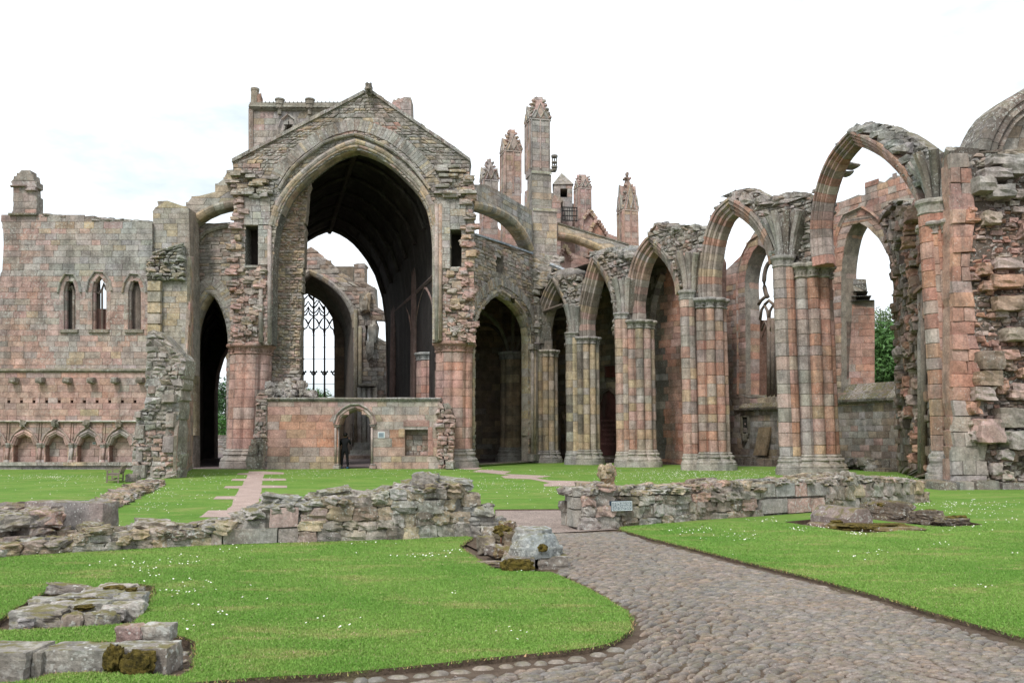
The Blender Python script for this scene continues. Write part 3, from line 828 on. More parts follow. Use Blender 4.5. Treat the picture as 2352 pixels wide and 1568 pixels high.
e3[:, 2, 0] = ed[:, 0] + np.cos(l3) * .022; e3[:, 2, 1] = ed[:, 1] + np.sin(l3) * .022; e3[:, 2, 2] = h3 - .008
co = np.concatenate([co, e3]); fe = .6 + .4 * rng.random(Me); de = rng.random(Me) < .4
colb = np.concatenate([colb, np.stack([fe * (1 + de * 1.3), fe, fe * (1 + de * 1.2)], 1).astype(np.float32)])
tri_mesh('grass', co, M_BLADE, 'stuff', colb, 'short mown grass blades on the two front lawns', 'grass')

# daisies
m, t, b = new_mat('daisy_petals'); N = NT(t); at_ = N.n('ShaderNodeAttribute'); at_.attribute_name = 'Col'; N.l(at_.outputs['Color'], b.inputs['Base Color'])
M_DAISY = m
def P_(px, py): return gnd(px, py)
clusters = []   # (px,py,spread px x, spread px y, n)
for q in [(300, 1300, 60, 6, 30), (440, 1292, 50, 12, 45), (450, 1360, 45, 22, 55), (330, 1312, 30, 12, 14), (430, 1447, 40, 8, 22), (510, 1412, 14, 5, 12), (345, 1325, 40, 14, 20),
          (790, 1450, 14, 3, 8), (780, 1425, 30, 4, 8), (960, 1280, 60, 5, 45), (1040, 1272, 18, 5, 18), (840, 1252, 40, 3, 16), (1200, 1320, 22, 4, 6), (1200, 1462, 30, 7, 14), (1040, 1370, 16, 3, 8),
          (700, 1253, 30, 4, 14), (80, 1272, 40, 3, 25), (110, 1255, 20, 3, 20), (560, 1265, 30, 8, 16), (690, 1440, 8, 2, 3), (615, 1375, 30, 10, 6), (570, 1350, 6, 20, 4),
          (1690, 1233, 60, 12, 60), (1560, 1222, 40, 6, 20), (1760, 1198, 40, 5, 30), (1690, 1275, 26, 5, 6), (1620, 1222, 30, 6, 16), (1880, 1212, 20, 4, 14), (1975, 1228, 26, 4, 30), (1830, 1219, 24, 3, 22),
          (2030, 1272, 50, 5, 26), (1960, 1288, 16, 4, 9), (2160, 1255, 22, 3, 12), (2240, 1352, 26, 5, 12), (2340, 1278, 16, 4, 8), (2300, 1160, 120, 8, 90), (2160, 1160, 90, 6, 130), (2250, 1180, 90, 9, 60), (2330, 1190, 60, 14, 40), (2060, 1168, 60, 6, 40), (2200, 1215, 90, 9, 24),
          (80, 1096, 60, 4, 170), (150, 1099, 60, 6, 130), (160, 1112, 110, 14, 60), (270, 1136, 30, 8, 45), (40, 1170, 50, 5, 14), (180, 1150, 60, 10, 14),
          (470, 1094, 60, 6, 90), (360, 1130, 40, 16, 80), (350, 1165, 30, 10, 40), (430, 1135, 60, 14, 50), (480, 1105, 50, 8, 50), (700, 1085, 80, 5, 90), (740, 1092, 60, 6, 60), (860, 1085, 90, 5, 70), (950, 1092, 80, 6, 50), (640, 1098, 40, 8, 30),
          (1130, 1107, 60, 7, 70), (1120, 1120, 60, 6, 60), (1240, 1130, 70, 7, 70), (1290, 1122, 40, 6, 30), (1180, 1078, 60, 4, 50), (1060, 1082, 40, 4, 30), (1550, 1088, 110, 9, 420), (1700, 1090, 90, 8, 300), (1480, 1098, 80, 8, 160), (1620, 1102, 80, 6, 160), (1400, 1080, 60, 6, 90), (1290, 1090, 60, 6, 70), (2080, 1100, 50, 6, 140), (2010, 1108, 40, 4, 50), (2110, 1120, 20, 10, 30), (300, 1215, 60, 8, 30), (540, 1212, 60, 8, 16), (215, 1222, 14, 6, 14)]:
    clusters.append(q)
pos = []
for (px, py, sx, sy, n) in clusters:
    n = int(n * (.45 if py > 1230 else .75))
    for _ in range(n):
        a_, b2 = px + R.gauss(0, .75) * sx, py + R.gauss(0, .75) * sy
        if b2 < 1078: continue
        p = gnd(a_, b2)
        if not (in_lawn(p.x, p.y) or inpoly(p.x, p.y, NAVE)): continue
        pos.append((p.x, p.y))
for _ in range(260):
    p = gnd(R.uniform(0, 2352), R.uniform(1082, 1200))
    if inpoly(p.x, p.y, NAVE): pos.append((p.x, p.y))
tr, cc = [], []
for (x, y) in pos:
    r = R.uniform(.0065, .0105) * (1 + max(0, y - 12) * .022); h = R.uniform(.03, .05)
    tx, ty = R.uniform(-.5, .5), R.uniform(-.9, .2)
    n = 7; rim = []
    for k in range(n):
        th = 2 * math.pi * k / n; X, Y_ = math.cos(th) * r, math.sin(th) * r
        rim.append((x + X, y + Y_, h + X * tx + Y_ * -ty * .7))
    for k in range(n): tr.append(((x, y, h + .002), rim[k], rim[(k + 1) % n])); cc.append((.78, .78, .74))
    for k in range(4):
        th = math.pi / 2 * k; th2 = th + math.pi / 2; q = r * .36
        f_ = lambda a: (x + math.cos(a) * q, y + math.sin(a) * q, h + .006 + math.cos(a) * q * tx - math.sin(a) * q * ty * .7)
        tr.append(((x, y, h + .009), f_(th), f_(th2))); cc.append((.62, .42, .03))
tri_mesh('daisies', np.array(tr, np.float32), M_DAISY, 'stuff', np.array(cc, np.float32), 'small white daisies scattered in drifts over the lawns', 'daisies')
# ================================================================== TRANSEPT WALL AND BLIND ARCADE (far left)
def base_of(px, py): p = gnd(px, py); return (p.x, p.y, 0)
W1 = frontal(41.0)
T = Thing('transept_wall', 'long ashlar wall with three lancet windows, corbels and a blind arcade below', 'wall', base_of(150, 1075))
z853 = W1.uv(100, 852)[1]; z967 = W1.uv(100, 967)[1]; z1062 = W1.uv(100, 1062)[1]; z1077 = -.05
def palL(s, z):
    px = 1176 + s / 41 * F
    if z > W1.uv(0, 640)[1]: return pick(dict(g=6, p=1.0 + max(0, (120 - px) / 25), y=.5))
    if z > z853: return pick(dict(g=3.2, p=2.5 + max(0, (140 - px) / 30), r=.12, y=.3))
    return pick(dict(p=8, g=1.2, r=.4, y=.2))
def lancet(x0, x1, yb, ya, ysp, n=5): return [(x0, yb)] + parc((x0, ysp), ((x0 + x1) / 2, ya), (x1, ysp), n=n) + [(x1, yb)]
win = [lancet(147, 173, 757, 639, 668), lancet(212, 244, 757, 634, 664), lancet(295, 323, 757, 638, 668)]
top = [(-120, 852), (-120, 640), (0, 636), (1, 628), (5, 622), (8, 560), (7, 528), (2, 500), (14, 498), (24, 493), (86, 495)]
top_r = [W1.uv(*p) for p in ((86, 495), (140, 498), (200, 502), (260, 508), (350, 513))]
o1 = [W1.uv(*p) for p in top] + ragged(top_r, .07, .35)[1:] + [W1.uv(350, 852)]
build_wall(T, W1, o1, [W1.pts(q) for q in win], .5, px=False, ch=(.24, .36), bw=(.4, .9), proud=(0, .012), pal=palL, mat=M_FACE, core=(.2, .17, .14))
# back of the blocked lancets
def backing(px, d, col, mat=M_DARK, name='blocking'):
    slab(T, W1, [W1.pts([(p[0] - 9, p[1]) for p in px])], -.42 + (d + .6) * .3, -.55 + (d + .6) * .3, col, mat, name)
backing([(144, 760), (144, 636), (176, 636), (176, 760)], -.62, (.05, .042, .036))
backing([(290, 760), (290, 636), (328, 636), (328, 760)], -.50, (.12, .10, .088))
backing([(209, 760), (209, 706), (247, 706), (247, 760)], -.60, (.16, .085, .07))
backing([(209, 706), (209, 630), (227, 630), (227, 706)], -.66, (.11, .09, .075))
for i, (x0, x1, ya, ysp) in enumerate(((147, 173, 639, 668), (212, 244, 634, 664), (295, 323, 638, 668))):
    pth = parc((x0 - 1, ysp), ((x0 + x1) / 2, ya - 1), (x1 + 1, ysp))
    ring(T, W1, [(x0 - 1, 757)] + pth + [(x1 + 1, 757)], [(.20, .0), (.20, .012), (.02, .012), (-.02, -.03), (-.04, -.10), (-.08, -.14), (-.08, -.3), (.2, -.3)], seg=.5, pal=dict(p=3, g=3), mat=M_FACE)
    ring(T, W1, parc((x0 - 11, ysp + 4), ((x0 + x1) / 2, ya - 14), (x1 + 11, ysp + 4)), [(.10, 0), (.10, .05), (.04, .12), (0, .10), (-.02, .0)], seg=.5, pal=dict(g=3, y=1), mat=M_FACE, name='hood_mould')
    V, Fc = wbox(W1, *W1.uv(x0 - 8, 765), *W1.uv(x1 + 8, 756), 0, .10, .02); T.part('sill', V, Fc, (.22, .2, .16), M_FACE)
# inner tracery heads
def tr_tube(T, wall, px, r, d, col, mat, name='tracery', n=5, px_mode=True):
    pts = [wall.P(*(wall.uv(*p) if px_mode else p), d) for p in px]
    V, Fc = tube(pts, r, n); T.part(name, V, Fc, col, mat)
tr_tube(T, W1, [(162, 757), (162, 668), (158, 655), (150, 662)], .09, -.35, (.2, .16, .13), M_FACE, 'mullion')
tr_tube(T, W1, [(310, 757), (310, 655)], .16, -.42, (.16, .14, .12), M_DARK, 'half_shaft', 8)
tr_tube(T, W1, [(213, 668), (221, 672), (228, 662), (232, 648), (236, 660), (243, 668)], .06, -.3, (.12, .1, .09), M_DARK)
tr_tube(T, W1, [(228, 662), (228, 757)], .05, -.3, (.14, .11, .09), M_DARK, 'mullion')
moulding(T, W1, [(-120, 851), (345, 851)], [(-.12, 0), (-.10, .12), (-.02, .22), (.05, .20), (.12, 0)], (.2, .19, .15), M_FACE)
for i in range(12):   # joints of the string are separate capping stones
    pass
# middle stage: slab with put-log holes
holes = []
for k in range(-4, 12):
    cx = 23 + k * 28.9 if k >= 0 else 23 + k * 29
    holes.append([(cx - 3.2, 928), (cx - 3.2, 919), (cx + 3.2, 919), (cx + 3.2, 928)])
    cx -= 1
    holes.append([(cx - 2.6, 966), (cx - 2.6, 956), (cx + 2.6, 956), (cx + 2.6, 966)])
build_wall(T, W1, [(-120, 967.5), (-120, 853), (345, 853), (345, 967.5)], holes, .42, d=.10, ch=(.26, .36), bw=(.45, 1.0), proud=(0, .008), pal=palL, mat=M_PINK, core=(.26, .16, .13))
# arcade stage
arc_c = [58.6 - 73.2 * 2, 58.6 - 73.2, 58.6, 131.8, 205, 278]
ah = []
for c in arc_c:
    ah.append([(c - 25, 1063)] + parc((c - 25, 1022), (c, 994), (c + 25, 1022), k=.9, n=6) + [(c + 25, 1063)])
build_wall(T, W1, [(-120, 1063.5), (-120, 968.5), (345, 968.5), (345, 1063.5)], ah, .40, d=.10, ch=(.24, .34), bw=(.4, .8), proud=(0, .008), pal=palL, mat=M_PINK, core=(.26, .16, .13))
slab(T, W1, [W1.pts([(-120, 1079), (-120, 853), (345, 853), (345, 1079)])], -.50, -.95, (.1, .06, .05), M_PINK, 'core')
masonry(T, W1, [W1.pts([(-120, 1063), (-120, 990), (345, 990), (345, 1063)])], d=-.28, back=.2, ch=(.3, .4), bw=(.6, 1.1), proud=(0, .008), pal=dict(p=6, g=1.5), mat=M_PINK, name='stone')
for c in arc_c:
    ring(T, W1, parc((c - 25, 1022), (c, 994), (c + 25, 1022), k=.9, n=6), [(.20, 0), (.20, .03), (.08, .08), (.03, .04), (0, .06), (-.05, .03), (-.05, -.02), (-.10, -.04), (-.10, -.3), (.2, -.3)], seg=.45, pal=dict(p=5, g=2), mat=M_PINK, d=.10)
    # ogee hood rising to a carved finial
    hood = [(c - 32, 1013), (c - 26, 1001), (c - 17, 991), (c - 8, 985), (c - 2, 979), (c, 973), (c + 2, 979), (c + 8, 985), (c + 17, 991), (c + 26, 1001), (c + 32, 1013)]
    V, Fc = tube([W1.P(*W1.uv(*p), .16) for p in hood], .042, 6); T.part('ogee_hood', V, Fc, (.34, .26, .22), M_PINK)
    p = W1.P(*W1.uv(c, 972), .2); V, Fc = rock(p, (.15, .13, .17), 0, 3, .3, .3, freq=2.5); T.part('finial', V, Fc, (.21, .19, .15), M_FACE)
    for dx_ in (-36.6,):
        sx = c + dx_
        for dd in (-6.5, 0, 6.5):
            q0 = W1.uv(sx + dd, 1060)[1]; q1 = W1.uv(sx + dd, 1028)[1]; s_ = W1.uv(sx + dd, 1040)[0]
            dep = .16 if dd == 0 else .06
            V, Fc = tube([W1.P(s_, q0, dep), W1.P(s_, q1, dep)], .062, 8); T.part('shaft', V, Fc, pick(dict(p=3, g=2)), M_PINK, True)
            for (za, zb, ra, rb) in ((q1, q1 + .16, .065, .11), (q1 + .16, q1 + .24, .12, .12), (q0 - .02, q0 + .10, .11, .07)):
                V, Fc = tube([W1.P(s_, za, dep), W1.P(s_, zb, dep)], [ra, rb], 8); T.part('moulded_ring', V, Fc, pick(dict(g=3, p=1)), M_PINK)
        V, Fc = wbox(W1, *W1.uv(sx - 4.5, 1012), *W1.uv(sx - 1, 969), .1, .15, .01); T.part('pilaster_strip', V, Fc, (.3, .21, .17), M_PINK)
        V, Fc = wbox(W1, *W1.uv(sx + 1, 1012), *W1.uv(sx + 4.5, 969), .1, .15, .01); T.part('pilaster_strip', V, Fc, (.28, .22, .18), M_PINK)
V = []
moulding(T, W1, [(-120, 967.5), (340, 967.5)], [(-.05, .1), (-.04, .2), (.0, .24), (.05, .22), (.06, .1)], (.5, .47, .42), M_GREY)
for cx in (-20, 39.6, 99.6, 162, 216, 271, 328):
    p = W1.uv(cx, 874)
    V, Fc = rock(W1.P(p[0], p[1], .26), (.17, .24, .15), 0, 4, .45, .06); T.part('corbel', V, Fc, (.21, .19, .16), M_FACE)
# seat and plinth along the foot
masonry(T, W1, [[(W1.uv(-120, 0)[0], -.05), (W1.uv(-120, 0)[0], .16), (W1.uv(425, 0)[0], .16), (W1.uv(425, 0)[0], -.05)]], d=.36, back=.5, ch=(.2, .22), bw=(.7, 1.3), pal=dict(g=3, b=1), mat=M_FACE)
masonry(T, W1, [[(W1.uv(-120, 0)[0], .165), (W1.uv(-120, 0)[0], .34), (W1.uv(425, 0)[0], .34), (W1.uv(425, 0)[0], .165)]], d=.46, back=.6, ch=(.17, .18), bw=(.7, 1.4), pal=dict(g=4, y=1), mat=M_GREY)
# thin coping of rubble on the wall head
for i in range(40):
    px = R.uniform(90, 346); py = 497 + (px - 90) * .066
    p = at(px, py + R.uniform(-2, 1), 41.3 + R.uniform(-.2, .3))
    V, Fc = rock(p, (R.uniform(.15, .35), .22, R.uniform(.05, .12)), R.uniform(-.3, .3), 2, .6, .2); T.piece('coping_stone', V, Fc, pick(dict(g=4, b=2)), M_GREY)
# notice in the third bay
NO = Thing('notice_plate', 'small grey white-bordered notice inside a blind arch', 'sign', (W1.P(*W1.uv(210.5, 1017.5), -.2)))
V, Fc = wbox(W1, *W1.uv(206.5, 1020), *W1.uv(214.8, 1014.6), -.26, -.235); NO.part('border', V, Fc, (.62, .58, .56), M_DAISY)
V, Fc = wbox(W1, *W1.uv(207.4, 1019.2), *W1.uv(213.9, 1015.4), -.236, -.228); NO.part('panel', V, Fc, (.14, .19, .19), M_DAISY)

# corner pinnacle on that wall
T = Thing('broken_turret', 'stumpy weathered turret broken off at the top on the left end of the transept wall', 'turret', at(55, 493, 41))
WT = frontal(40.95)
build_wall(T, WT, [(25, 494), (31, 487), (30, 440), (30, 427), (24, 417), (31, 414), (31, 405), (38, 404), (38, 397), (49, 397), (49, 391), (69, 391), (69, 400), (76, 401), (78, 415), (84, 417), (84, 430), (78, 432), (79, 448), (84, 450), (84, 494)], [], .6, ch=(.3, .45), bw=(.4, .8), proud=(0, .03), rough=.15, pal=dict(p=3, g=3), mat=M_FACE)
for (a, bb, c_, d_) in ((25, 431, 62, 425), (60, 441, 87, 434)):
    V, Fc = wbox(WT, *WT.uv(a, bb), *WT.uv(c_, d_), 0, .16, .04); T.part('weathered_gablet', V, Fc, (.26, .2, .17), M_FACE)
V, Fc = wbox(WT, *WT.uv(20, 496), *WT.uv(88, 489), -.9, .12, .03); T.part('moulded_base', V, Fc, (.2, .18, .13), M_GREY)

# ================================================================== NORTH NAVE WALL STUB
A_ = gnd(404, 1098); B_ = gnd(443, 1076)
WS = Wall((A_.x, A_.y), (B_.x, B_.y))
T = Thing('nave_wall_stub', 'ruined nave wall end, rubble core below and buttress above, right of the bench', 'wall', (A_.x, A_.y, 0))
pS = dict(g=2, p=3, y=.8, b=.6)
build_wall(T, WS, [(404, 1100), (443, 1077), (443.5, 590), (438, 590), (436, 700), (430, 800), (424, 850), (419, 900), (411, 960), (407, 1000)], [], .12, ch=(.28, .4), bw=(.4, .9), pal=pS, mat=M_PINK)
YS = A_.y + .02
WF = frontal(YS)
ragl = ragged(WF.pts([(307, 1100), (306, 1000), (313, 988), (313, 946), (331, 943), (337, 900), (336, 830), (339, 764)]), .08, .3)
ragt = ragged(WF.pts([(339, 762), (352, 757), (372, 768), (392, 790), (427, 826), (422, 880), (413, 935), (408, 985), (404, 1100)]), .06, .3)
def palstub(s, z):
    py = HOR - (z - CH) / YS * F
    if py > 985: return pick(dict(p=4, g=3, y=1))
    return pick(dict(g=6, d=.5, b=1))
build_wall(T, WF, ragl + ragt, [], 1.0, px=False, ch=(.12, .28), bw=(.18, .5), proud=(-.04, .06), rough=.7, jut=.12, gap=.006, back=.3, pal=palstub, mat=M_GREY, core=(.24, .22, .19))
# big squared quoins low on the stub
for (a, b1, c_, d1, dd) in ((377, 925, 409, 905, .30), (384, 982, 407, 948, .25), (376, 1040, 406, 1000, .22), (312, 960, 330, 944, .2), (311, 1008, 336, 975, .15), (312, 1062, 332, 1024, .1), (308, 1098, 340, 1066, .2), (345, 1098, 372, 1070, .1), (340, 905, 360, 885, .1)):
    V, Fc = wbox(WF, *WF.uv(a, b1), *WF.uv(c_, d1), -.1, dd, .03); T.part('quoin', V, Fc, pick(dict(p=1, g=2)), M_FACE)
# upper buttress
WU = frontal(41.2)
def palu(s, z):
    py = HOR - (z - CH) / 41.2 * F
    if py > 700: return pick(dict(y=2, g=4, b=1))
    if 566 < py < 645: return pick(dict(g=3, d=1, y=.5))
    return pick(dict(y=2.2, g=5))
build_wall(T, WU, [(338, 860), (338, 762), (343, 700), (344, 645), (341, 630), (342, 600), (348, 590), (351, 570), (351, 489), (350, 486), (357, 476), (364, 474), (361, 462), (385, 461), (397, 466), (398, 473), (427, 473), (434, 478), (436, 566), (437, 860)], [], 1.3, ch=(.26, .36), bw=(.35, .7), pal=palu, mat=M_FACE)
# ragged rubble band under the weathering
masonry(T, WU, [ragged(WU.pts([(341, 645), (342, 600), (358, 585), (372, 577), (426, 566), (427, 645)]), .1, .3)], d=.25, back=.4, ch=(.1, .2), bw=(.15, .4), rough=1, jut=.2, pal=dict(g=4, y=1, d=1), mat=M_GREY)
V, Fc = tube([WU.P(*WU.uv(*p), .3) for p in ((357, 586), (385, 576), (427, 564))], .09, 5); T.part('weathering_course', V, Fc, (.2, .19, .15), M_GREY)
V, Fc = wbox(WU, *WU.uv(343, 770), *WU.uv(374, 645), 0, .22, .03); T.part('buttress_face', V, Fc, (.33, .28, .19), M_FACE)
for k in range(5):
    V, Fc = wbox(WU, *WU.uv(342.5, 770 - k * 25), *WU.uv(374.5, 747 - k * 25), .1, .27, .02); T.part('stone', V, Fc, pick(dict(y=3, g=2)), M_FACE)

# ================================================================== LEFT AISLE ARCH AND FLYER
WA = frontal(43.0)
T = Thing('aisle_arch_wall', 'narrow rubble wall with tall dark pointed arch between the stub and red pier', 'wall', base_of(485, 1073))
hole = [(443, 1079), (443, 788)] + parc((443.5, 788), (485, 671), (525, 788), k=0, n=7) + [(525, 1079)]
def pala(s, z): return pick(dict(g=5, y=1.5, b=1.2, p=.5))
build_wall(T, WA, [(430, 1079), (433, 560), (436, 520), (454, 514), (480, 512), (500, 514), (520, 511), (538, 511), (538, 1079)], [hole], 1.0, ch=(.14, .26), bw=(.3, .7), rough=.35, proud=(0, .04), pal=pala, mat=M_FACE)
ring(T, WA, [(443, 1000), (443, 788)] + parc((443.5, 788), (485, 671), (525, 788), k=0, n=7), [(.30, .02), (.30, .05), (.12, .06), (.06, -.02), (-.02, -.04), (-.08, -.12), (-.12, -.25), (-.12, -.6), (.3, -.6)], seg=.45, pal=dict(g=3, y=2.5), mat=M_FACE)
ring(T, WA, parc((437, 760), (485, 655), (532, 760), k=0, n=7), [(.5, .02), (.5, .06), (.02, .07), (.02, -.1), (.5, -.1)], seg=.16, pal=dict(g=5, y=1), mat=M_GREY, name='relieving_stone')
V, Fc = tube([WA.P(*WA.uv(*p), .1) for p in cat([(454, 556), (470, 538), (490, 528), (512, 522), (536, 519)], 3)], .13, 6); T.part('wall_rib', V, Fc, (.24, .22, .17), M_FACE)
FL = Thing('flying_buttress', 'stepped flying buttress springing from the left buttress to the gable wall', 'flying buttress', at(434, 513, 42.2), 'flying buttresses')
WB = frontal(42.2)
und = cat([(435, 516), (447, 507), (462, 496), (478, 487), (497, 479), (520, 473), (538, 470)], 2)
build_wall(FL, WB, [(427, 514), (427, 464), (439, 464), (439.5, 451), (470, 449), (498, 452), (494, 448), (494, 422), (513, 420), (513, 407), (520, 406), (520, 391), (539, 389)] + und[::-1], [], .8, ch=(.3, .38), bw=(.4, .8), pal=dict(y=2, g=4), mat=M_FACE)
ring(FL, WB, und, [(.25, .02), (.25, .06), (.12, .12), (0, .08), (-.10, .02), (-.14, -.05), (-.14, -.7), (.1, -.7)], seg=.5, pal=dict(y=2, g=2, b=1), mat=M_FACE)

# dark aisle behind the left arch (groined passage to open air)
T = Thing('north_aisle_passage', 'dark vaulted aisle passage seen through the narrow left arch', 'passage', (-17, 52, 0))
def loft(T, A, B, name, col, mat, flip=False, closed=False, k=1):
    n = len(A); V = [tuple(a) for a in A] + [tuple(b) for b in B]
    Fc = [(i, i + 1, n + i + 1, n + i) for i in range(n - 1)]
    T.part(name, V, Fc, col, mat)
def sect(px_list, Y): return [at(*p, Y) for p in px_list]
Nn = [(441, 1079), (441, 790)] + parc((441, 790), (486, 664), (534, 790), k=0, n=7) + [(534, 1079)]
n0 = sect(Nn, 44.0)
axis = Vector((-.335, 1, 0))
def shift(p, dy, lat=0.0): return Vector((p.x + axis.x * dy + lat, p.y + dy, p.z))
n1 = []
for p in n0:
    q = shift(p, 17.5); n1.append(q)
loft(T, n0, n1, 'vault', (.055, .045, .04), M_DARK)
for k in range(1, 5):
    f = k / 5; cs = [a + (b - a) * f for a, b in zip(n0, n1)]
    cc_ = sum(cs, Vector()) / len(cs)
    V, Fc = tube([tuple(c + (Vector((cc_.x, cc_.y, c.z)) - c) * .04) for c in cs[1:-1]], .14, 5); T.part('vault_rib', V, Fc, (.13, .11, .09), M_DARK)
# end wall with arched opening
YE = n1[0].y; WE = frontal(YE)
xl, xr = n1[0].x, n1[-1].x
sc_ = YE / F
ol = [WE.uv(492, 1055), WE.uv(492, 900), WE.uv(497, 855), WE.uv(507, 822), WE.uv(525, 790), WE.uv(548, 822), WE.uv(560, 900), WE.uv(560, 1055)]
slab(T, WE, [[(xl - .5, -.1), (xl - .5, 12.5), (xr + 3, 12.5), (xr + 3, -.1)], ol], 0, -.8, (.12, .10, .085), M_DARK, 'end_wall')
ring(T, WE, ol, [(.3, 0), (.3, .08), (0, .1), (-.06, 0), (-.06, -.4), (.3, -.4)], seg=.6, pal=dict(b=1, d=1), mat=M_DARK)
# ================================================================== CROSSING GABLE
WG = frontal(42.0)
T = Thing('crossing_gable', 'tall gabled wall of grey rubble over the great pointed crossing arch', 'gable wall', (at(812, 1074, 42).x, 42, 0))
zt = lambda py: WG.uv(800, py)[1]
inner = [(994, 786), (994, 600), (993.6, 559), (989.6, 515), (980, 478), (963, 446), (948, 427), (931, 410), (912, 391), (891, 374), (872, 362), (850, 352), (833, 346), (816, 342), (792, 349), (770, 358), (750, 371), (730, 386), (704, 408), (681, 430), (660, 458), (645, 490), (634, 530), (629, 570), (626, 640), (624, 790)]
left_e = ragged(WG.pts([(531, 792), (531, 700), (530, 600), (531, 535), (535, 470), (536, 398)]), .07, .4)
right_e = ragged(WG.pts([(1078, 395), (1081, 430), (1087, 465), (1090, 540), (1088, 640), (1090, 700), (1089, 788)]), .07, .4)
roofl = WG.pts([(534, 370), (577, 346), (640, 316), (689, 291), (740, 264), (795, 235), (838, 212)])
apexp = WG.pts([(840, 206), (843, 200), (850, 200), (854, 207), (856, 213)])
roofr = WG.pts([(900, 245), (960, 287), (1020, 329), (1080, 369)])
outer = left_e + roofl + apexp + roofr + right_e + WG.pts(inner)
slots = [[(563.5, 609), (563.5, 519), (593.5, 519), (593.5, 609)], [(1035, 617), (1035, 529), (1060, 529), (1060, 617)]]
def palg(s, z):
    px = 1176 + s / 42 * F; py = HOR - (z - CH) / 42 * F
    if 262 < py < 292 and 745 < px < 905: return pick(dict(r=2, p=2, g=2))
    if py > 640: return pick(dict(p=5, g=2.2, y=.6, b=.4))
    if px < 560 or px > 1066: return pick(dict(p=2.5, g=3, y=1.2))
    if py > 440: return pick(dict(g=5, y=1.4, p=1))
    return pick(dict(g=8, y=1.3, b=1.4, p=.4))
hs = [WG.pts(q) for q in slots]
slab(T, WG, [outer] + hs, -.02, -1.0, (.17, .16, .135), M_GREY)
# rubble zone above the arch, laid as thin irregular courses; ashlar flanks
up = [p for p in outer]
masonry(T, WG, [outer] + hs, ch=(.13, .25), bw=(.2, .55), proud=(0, .03), rough=.4, pal=palg, mat=M_GREY, gap=.008)
# bedded ashlar panels beside the slots
for (x0, y0, x1, y1) in ((562, 517, 622, 455), (594, 609, 622, 519), (1004, 617, 1034, 462), (1034, 528, 1070, 462)):
    masonry(T, WG, [WG.pts([(x0, y0), (x0, y1), (x1, y1), (x1, y0)])], d=.10, back=.16, ch=(.3, .4), bw=(.3, .55), proud=(0, .02), pal=dict(g=6, y=1, p=.5), mat=M_WHITE)
# attached shafts running up both flanks of the great arch
for xs, y0, y1, rr_ in ((600, 787, 620, .12), (620, 787, 520, .11), (1003, 783, 470, .12), (1012, 783, 470, .10)):
    V, Fc = tube([WG.P(*WG.uv(xs, y0), .08), WG.P(*WG.uv(xs, y1), .08)], rr_, 8); T.part('wall_shaft', V, Fc, pick(dict(g=2, y=1, p=1)), M_FACE, True)
# toothing stones torn out on both edges and over the pier heads
for k in range(80):
    side = R.random() < .5
    py = R.uniform(400, 785); px = R.uniform(532, 562) if side else R.uniform(1062, 1088)
    if 519 < py < 617 and (px > 559 and side or px < 1064 and not side): continue
    p = WG.P(*WG.uv(px, py), R.uniform(-.06, .10))
    V, Fc = rock(p, (R.uniform(.15, .34), R.uniform(.12, .25), R.uniform(.09, .17)), R.uniform(-.15, .15), 3, .72, .2)
    T.piece('toothing_stone', V, Fc, pick(dict(g=3, p=3, y=1.2) if py < 600 else dict(p=5, g=1.5, r=.5)), M_FACE)
for k in range(95):
    side = R.random() < .5
    py = R.uniform(615, 780); w_ = 40 * (1 - max(0, (py - 700) / 140)); px = (R.uniform(545, 545 + w_ + 20) if side else R.uniform(1048 - w_ * .6, 1080))
    p = WG.P(*WG.uv(px, py), R.uniform(-.06, .12))
    V, Fc = rock(p, (R.uniform(.10, .3), R.uniform(.10, .2), R.uniform(.07, .17)), R.uniform(-.2, .2), 3, .7, .24)
    T.piece('toothing_stone', V, Fc, pick(dict(p=3, g=3.5, y=1.4, r=.2)), M_FACE)
for k in range(40):
    px = R.uniform(536, 625) if R.random() < .45 else R.uniform(1000, 1082); py = R.uniform(385, 455)
    if 640 < px < 990: continue
    p = WG.P(*WG.uv(px, py), R.uniform(.0, .2))
    V, Fc = rock(p, (R.uniform(.2, .45), R.uniform(.12, .3), R.uniform(.07, .13)), R.uniform(-.15, .15), 2, .8, .15)
    T.piece('toothing_stone', V, Fc, pick(dict(g=5, y=1.5, b=1)), M_GREY)
arch = inner[:-4][::-1]
ring(T, WG, arch, [(.24, .0), (.24, .08), (.18, .12), (.12, .10), (.09, .02), (.05, .0), (.03, -.08), (-.02, -.10), (-.05, -.2), (-.05, -.7), (.2, -.7)], seg=.5, pal=dict(y=2.2, g=3, p=.6), mat=M_FACE, scale=1.0, name='voussoir')
# outer orders of the great arch
mid_path = [(624, 520), (636, 478), (655, 444), (681, 414), (704, 392), (732, 370), (760, 351), (790, 336), (816, 327), (848, 337), (878, 350), (906, 370), (931, 392), (952, 412), (972, 436), (988, 466), (998, 500), (1001, 545), (1001, 600), (1001, 780)]
ring(T, WG, mid_path, [(.16, .0), (.16, .10), (.05, .14), (-.04, .11), (-.10, .05), (-.16, .02), (-.16, -.1), (.16, -.1)], seg=.55, pal=dict(y=1.5, g=3, b=.6), mat=M_FACE, d=.04)
hood = [(644, 436), (664, 400), (690, 372), (718, 351), (746, 330), (780, 318), (816, 312), (850, 322), (884, 338), (915, 357), (950, 388), (975, 420), (986, 436)]
ring(T, WG, hood, [(.12, 0), (.12, .08), (.04, .20), (-.04, .16), (-.06, .05), (-.06, -.05)], seg=.55, pal=dict(g=5, y=1), mat=M_GREY, name='hood_mould', d=.04)
rel = [(640, 425), (664, 388), (695, 358), (730, 333), (762, 314), (800, 303), (816, 300), (850, 308), (890, 326), (925, 350), (955, 377), (980, 408)]
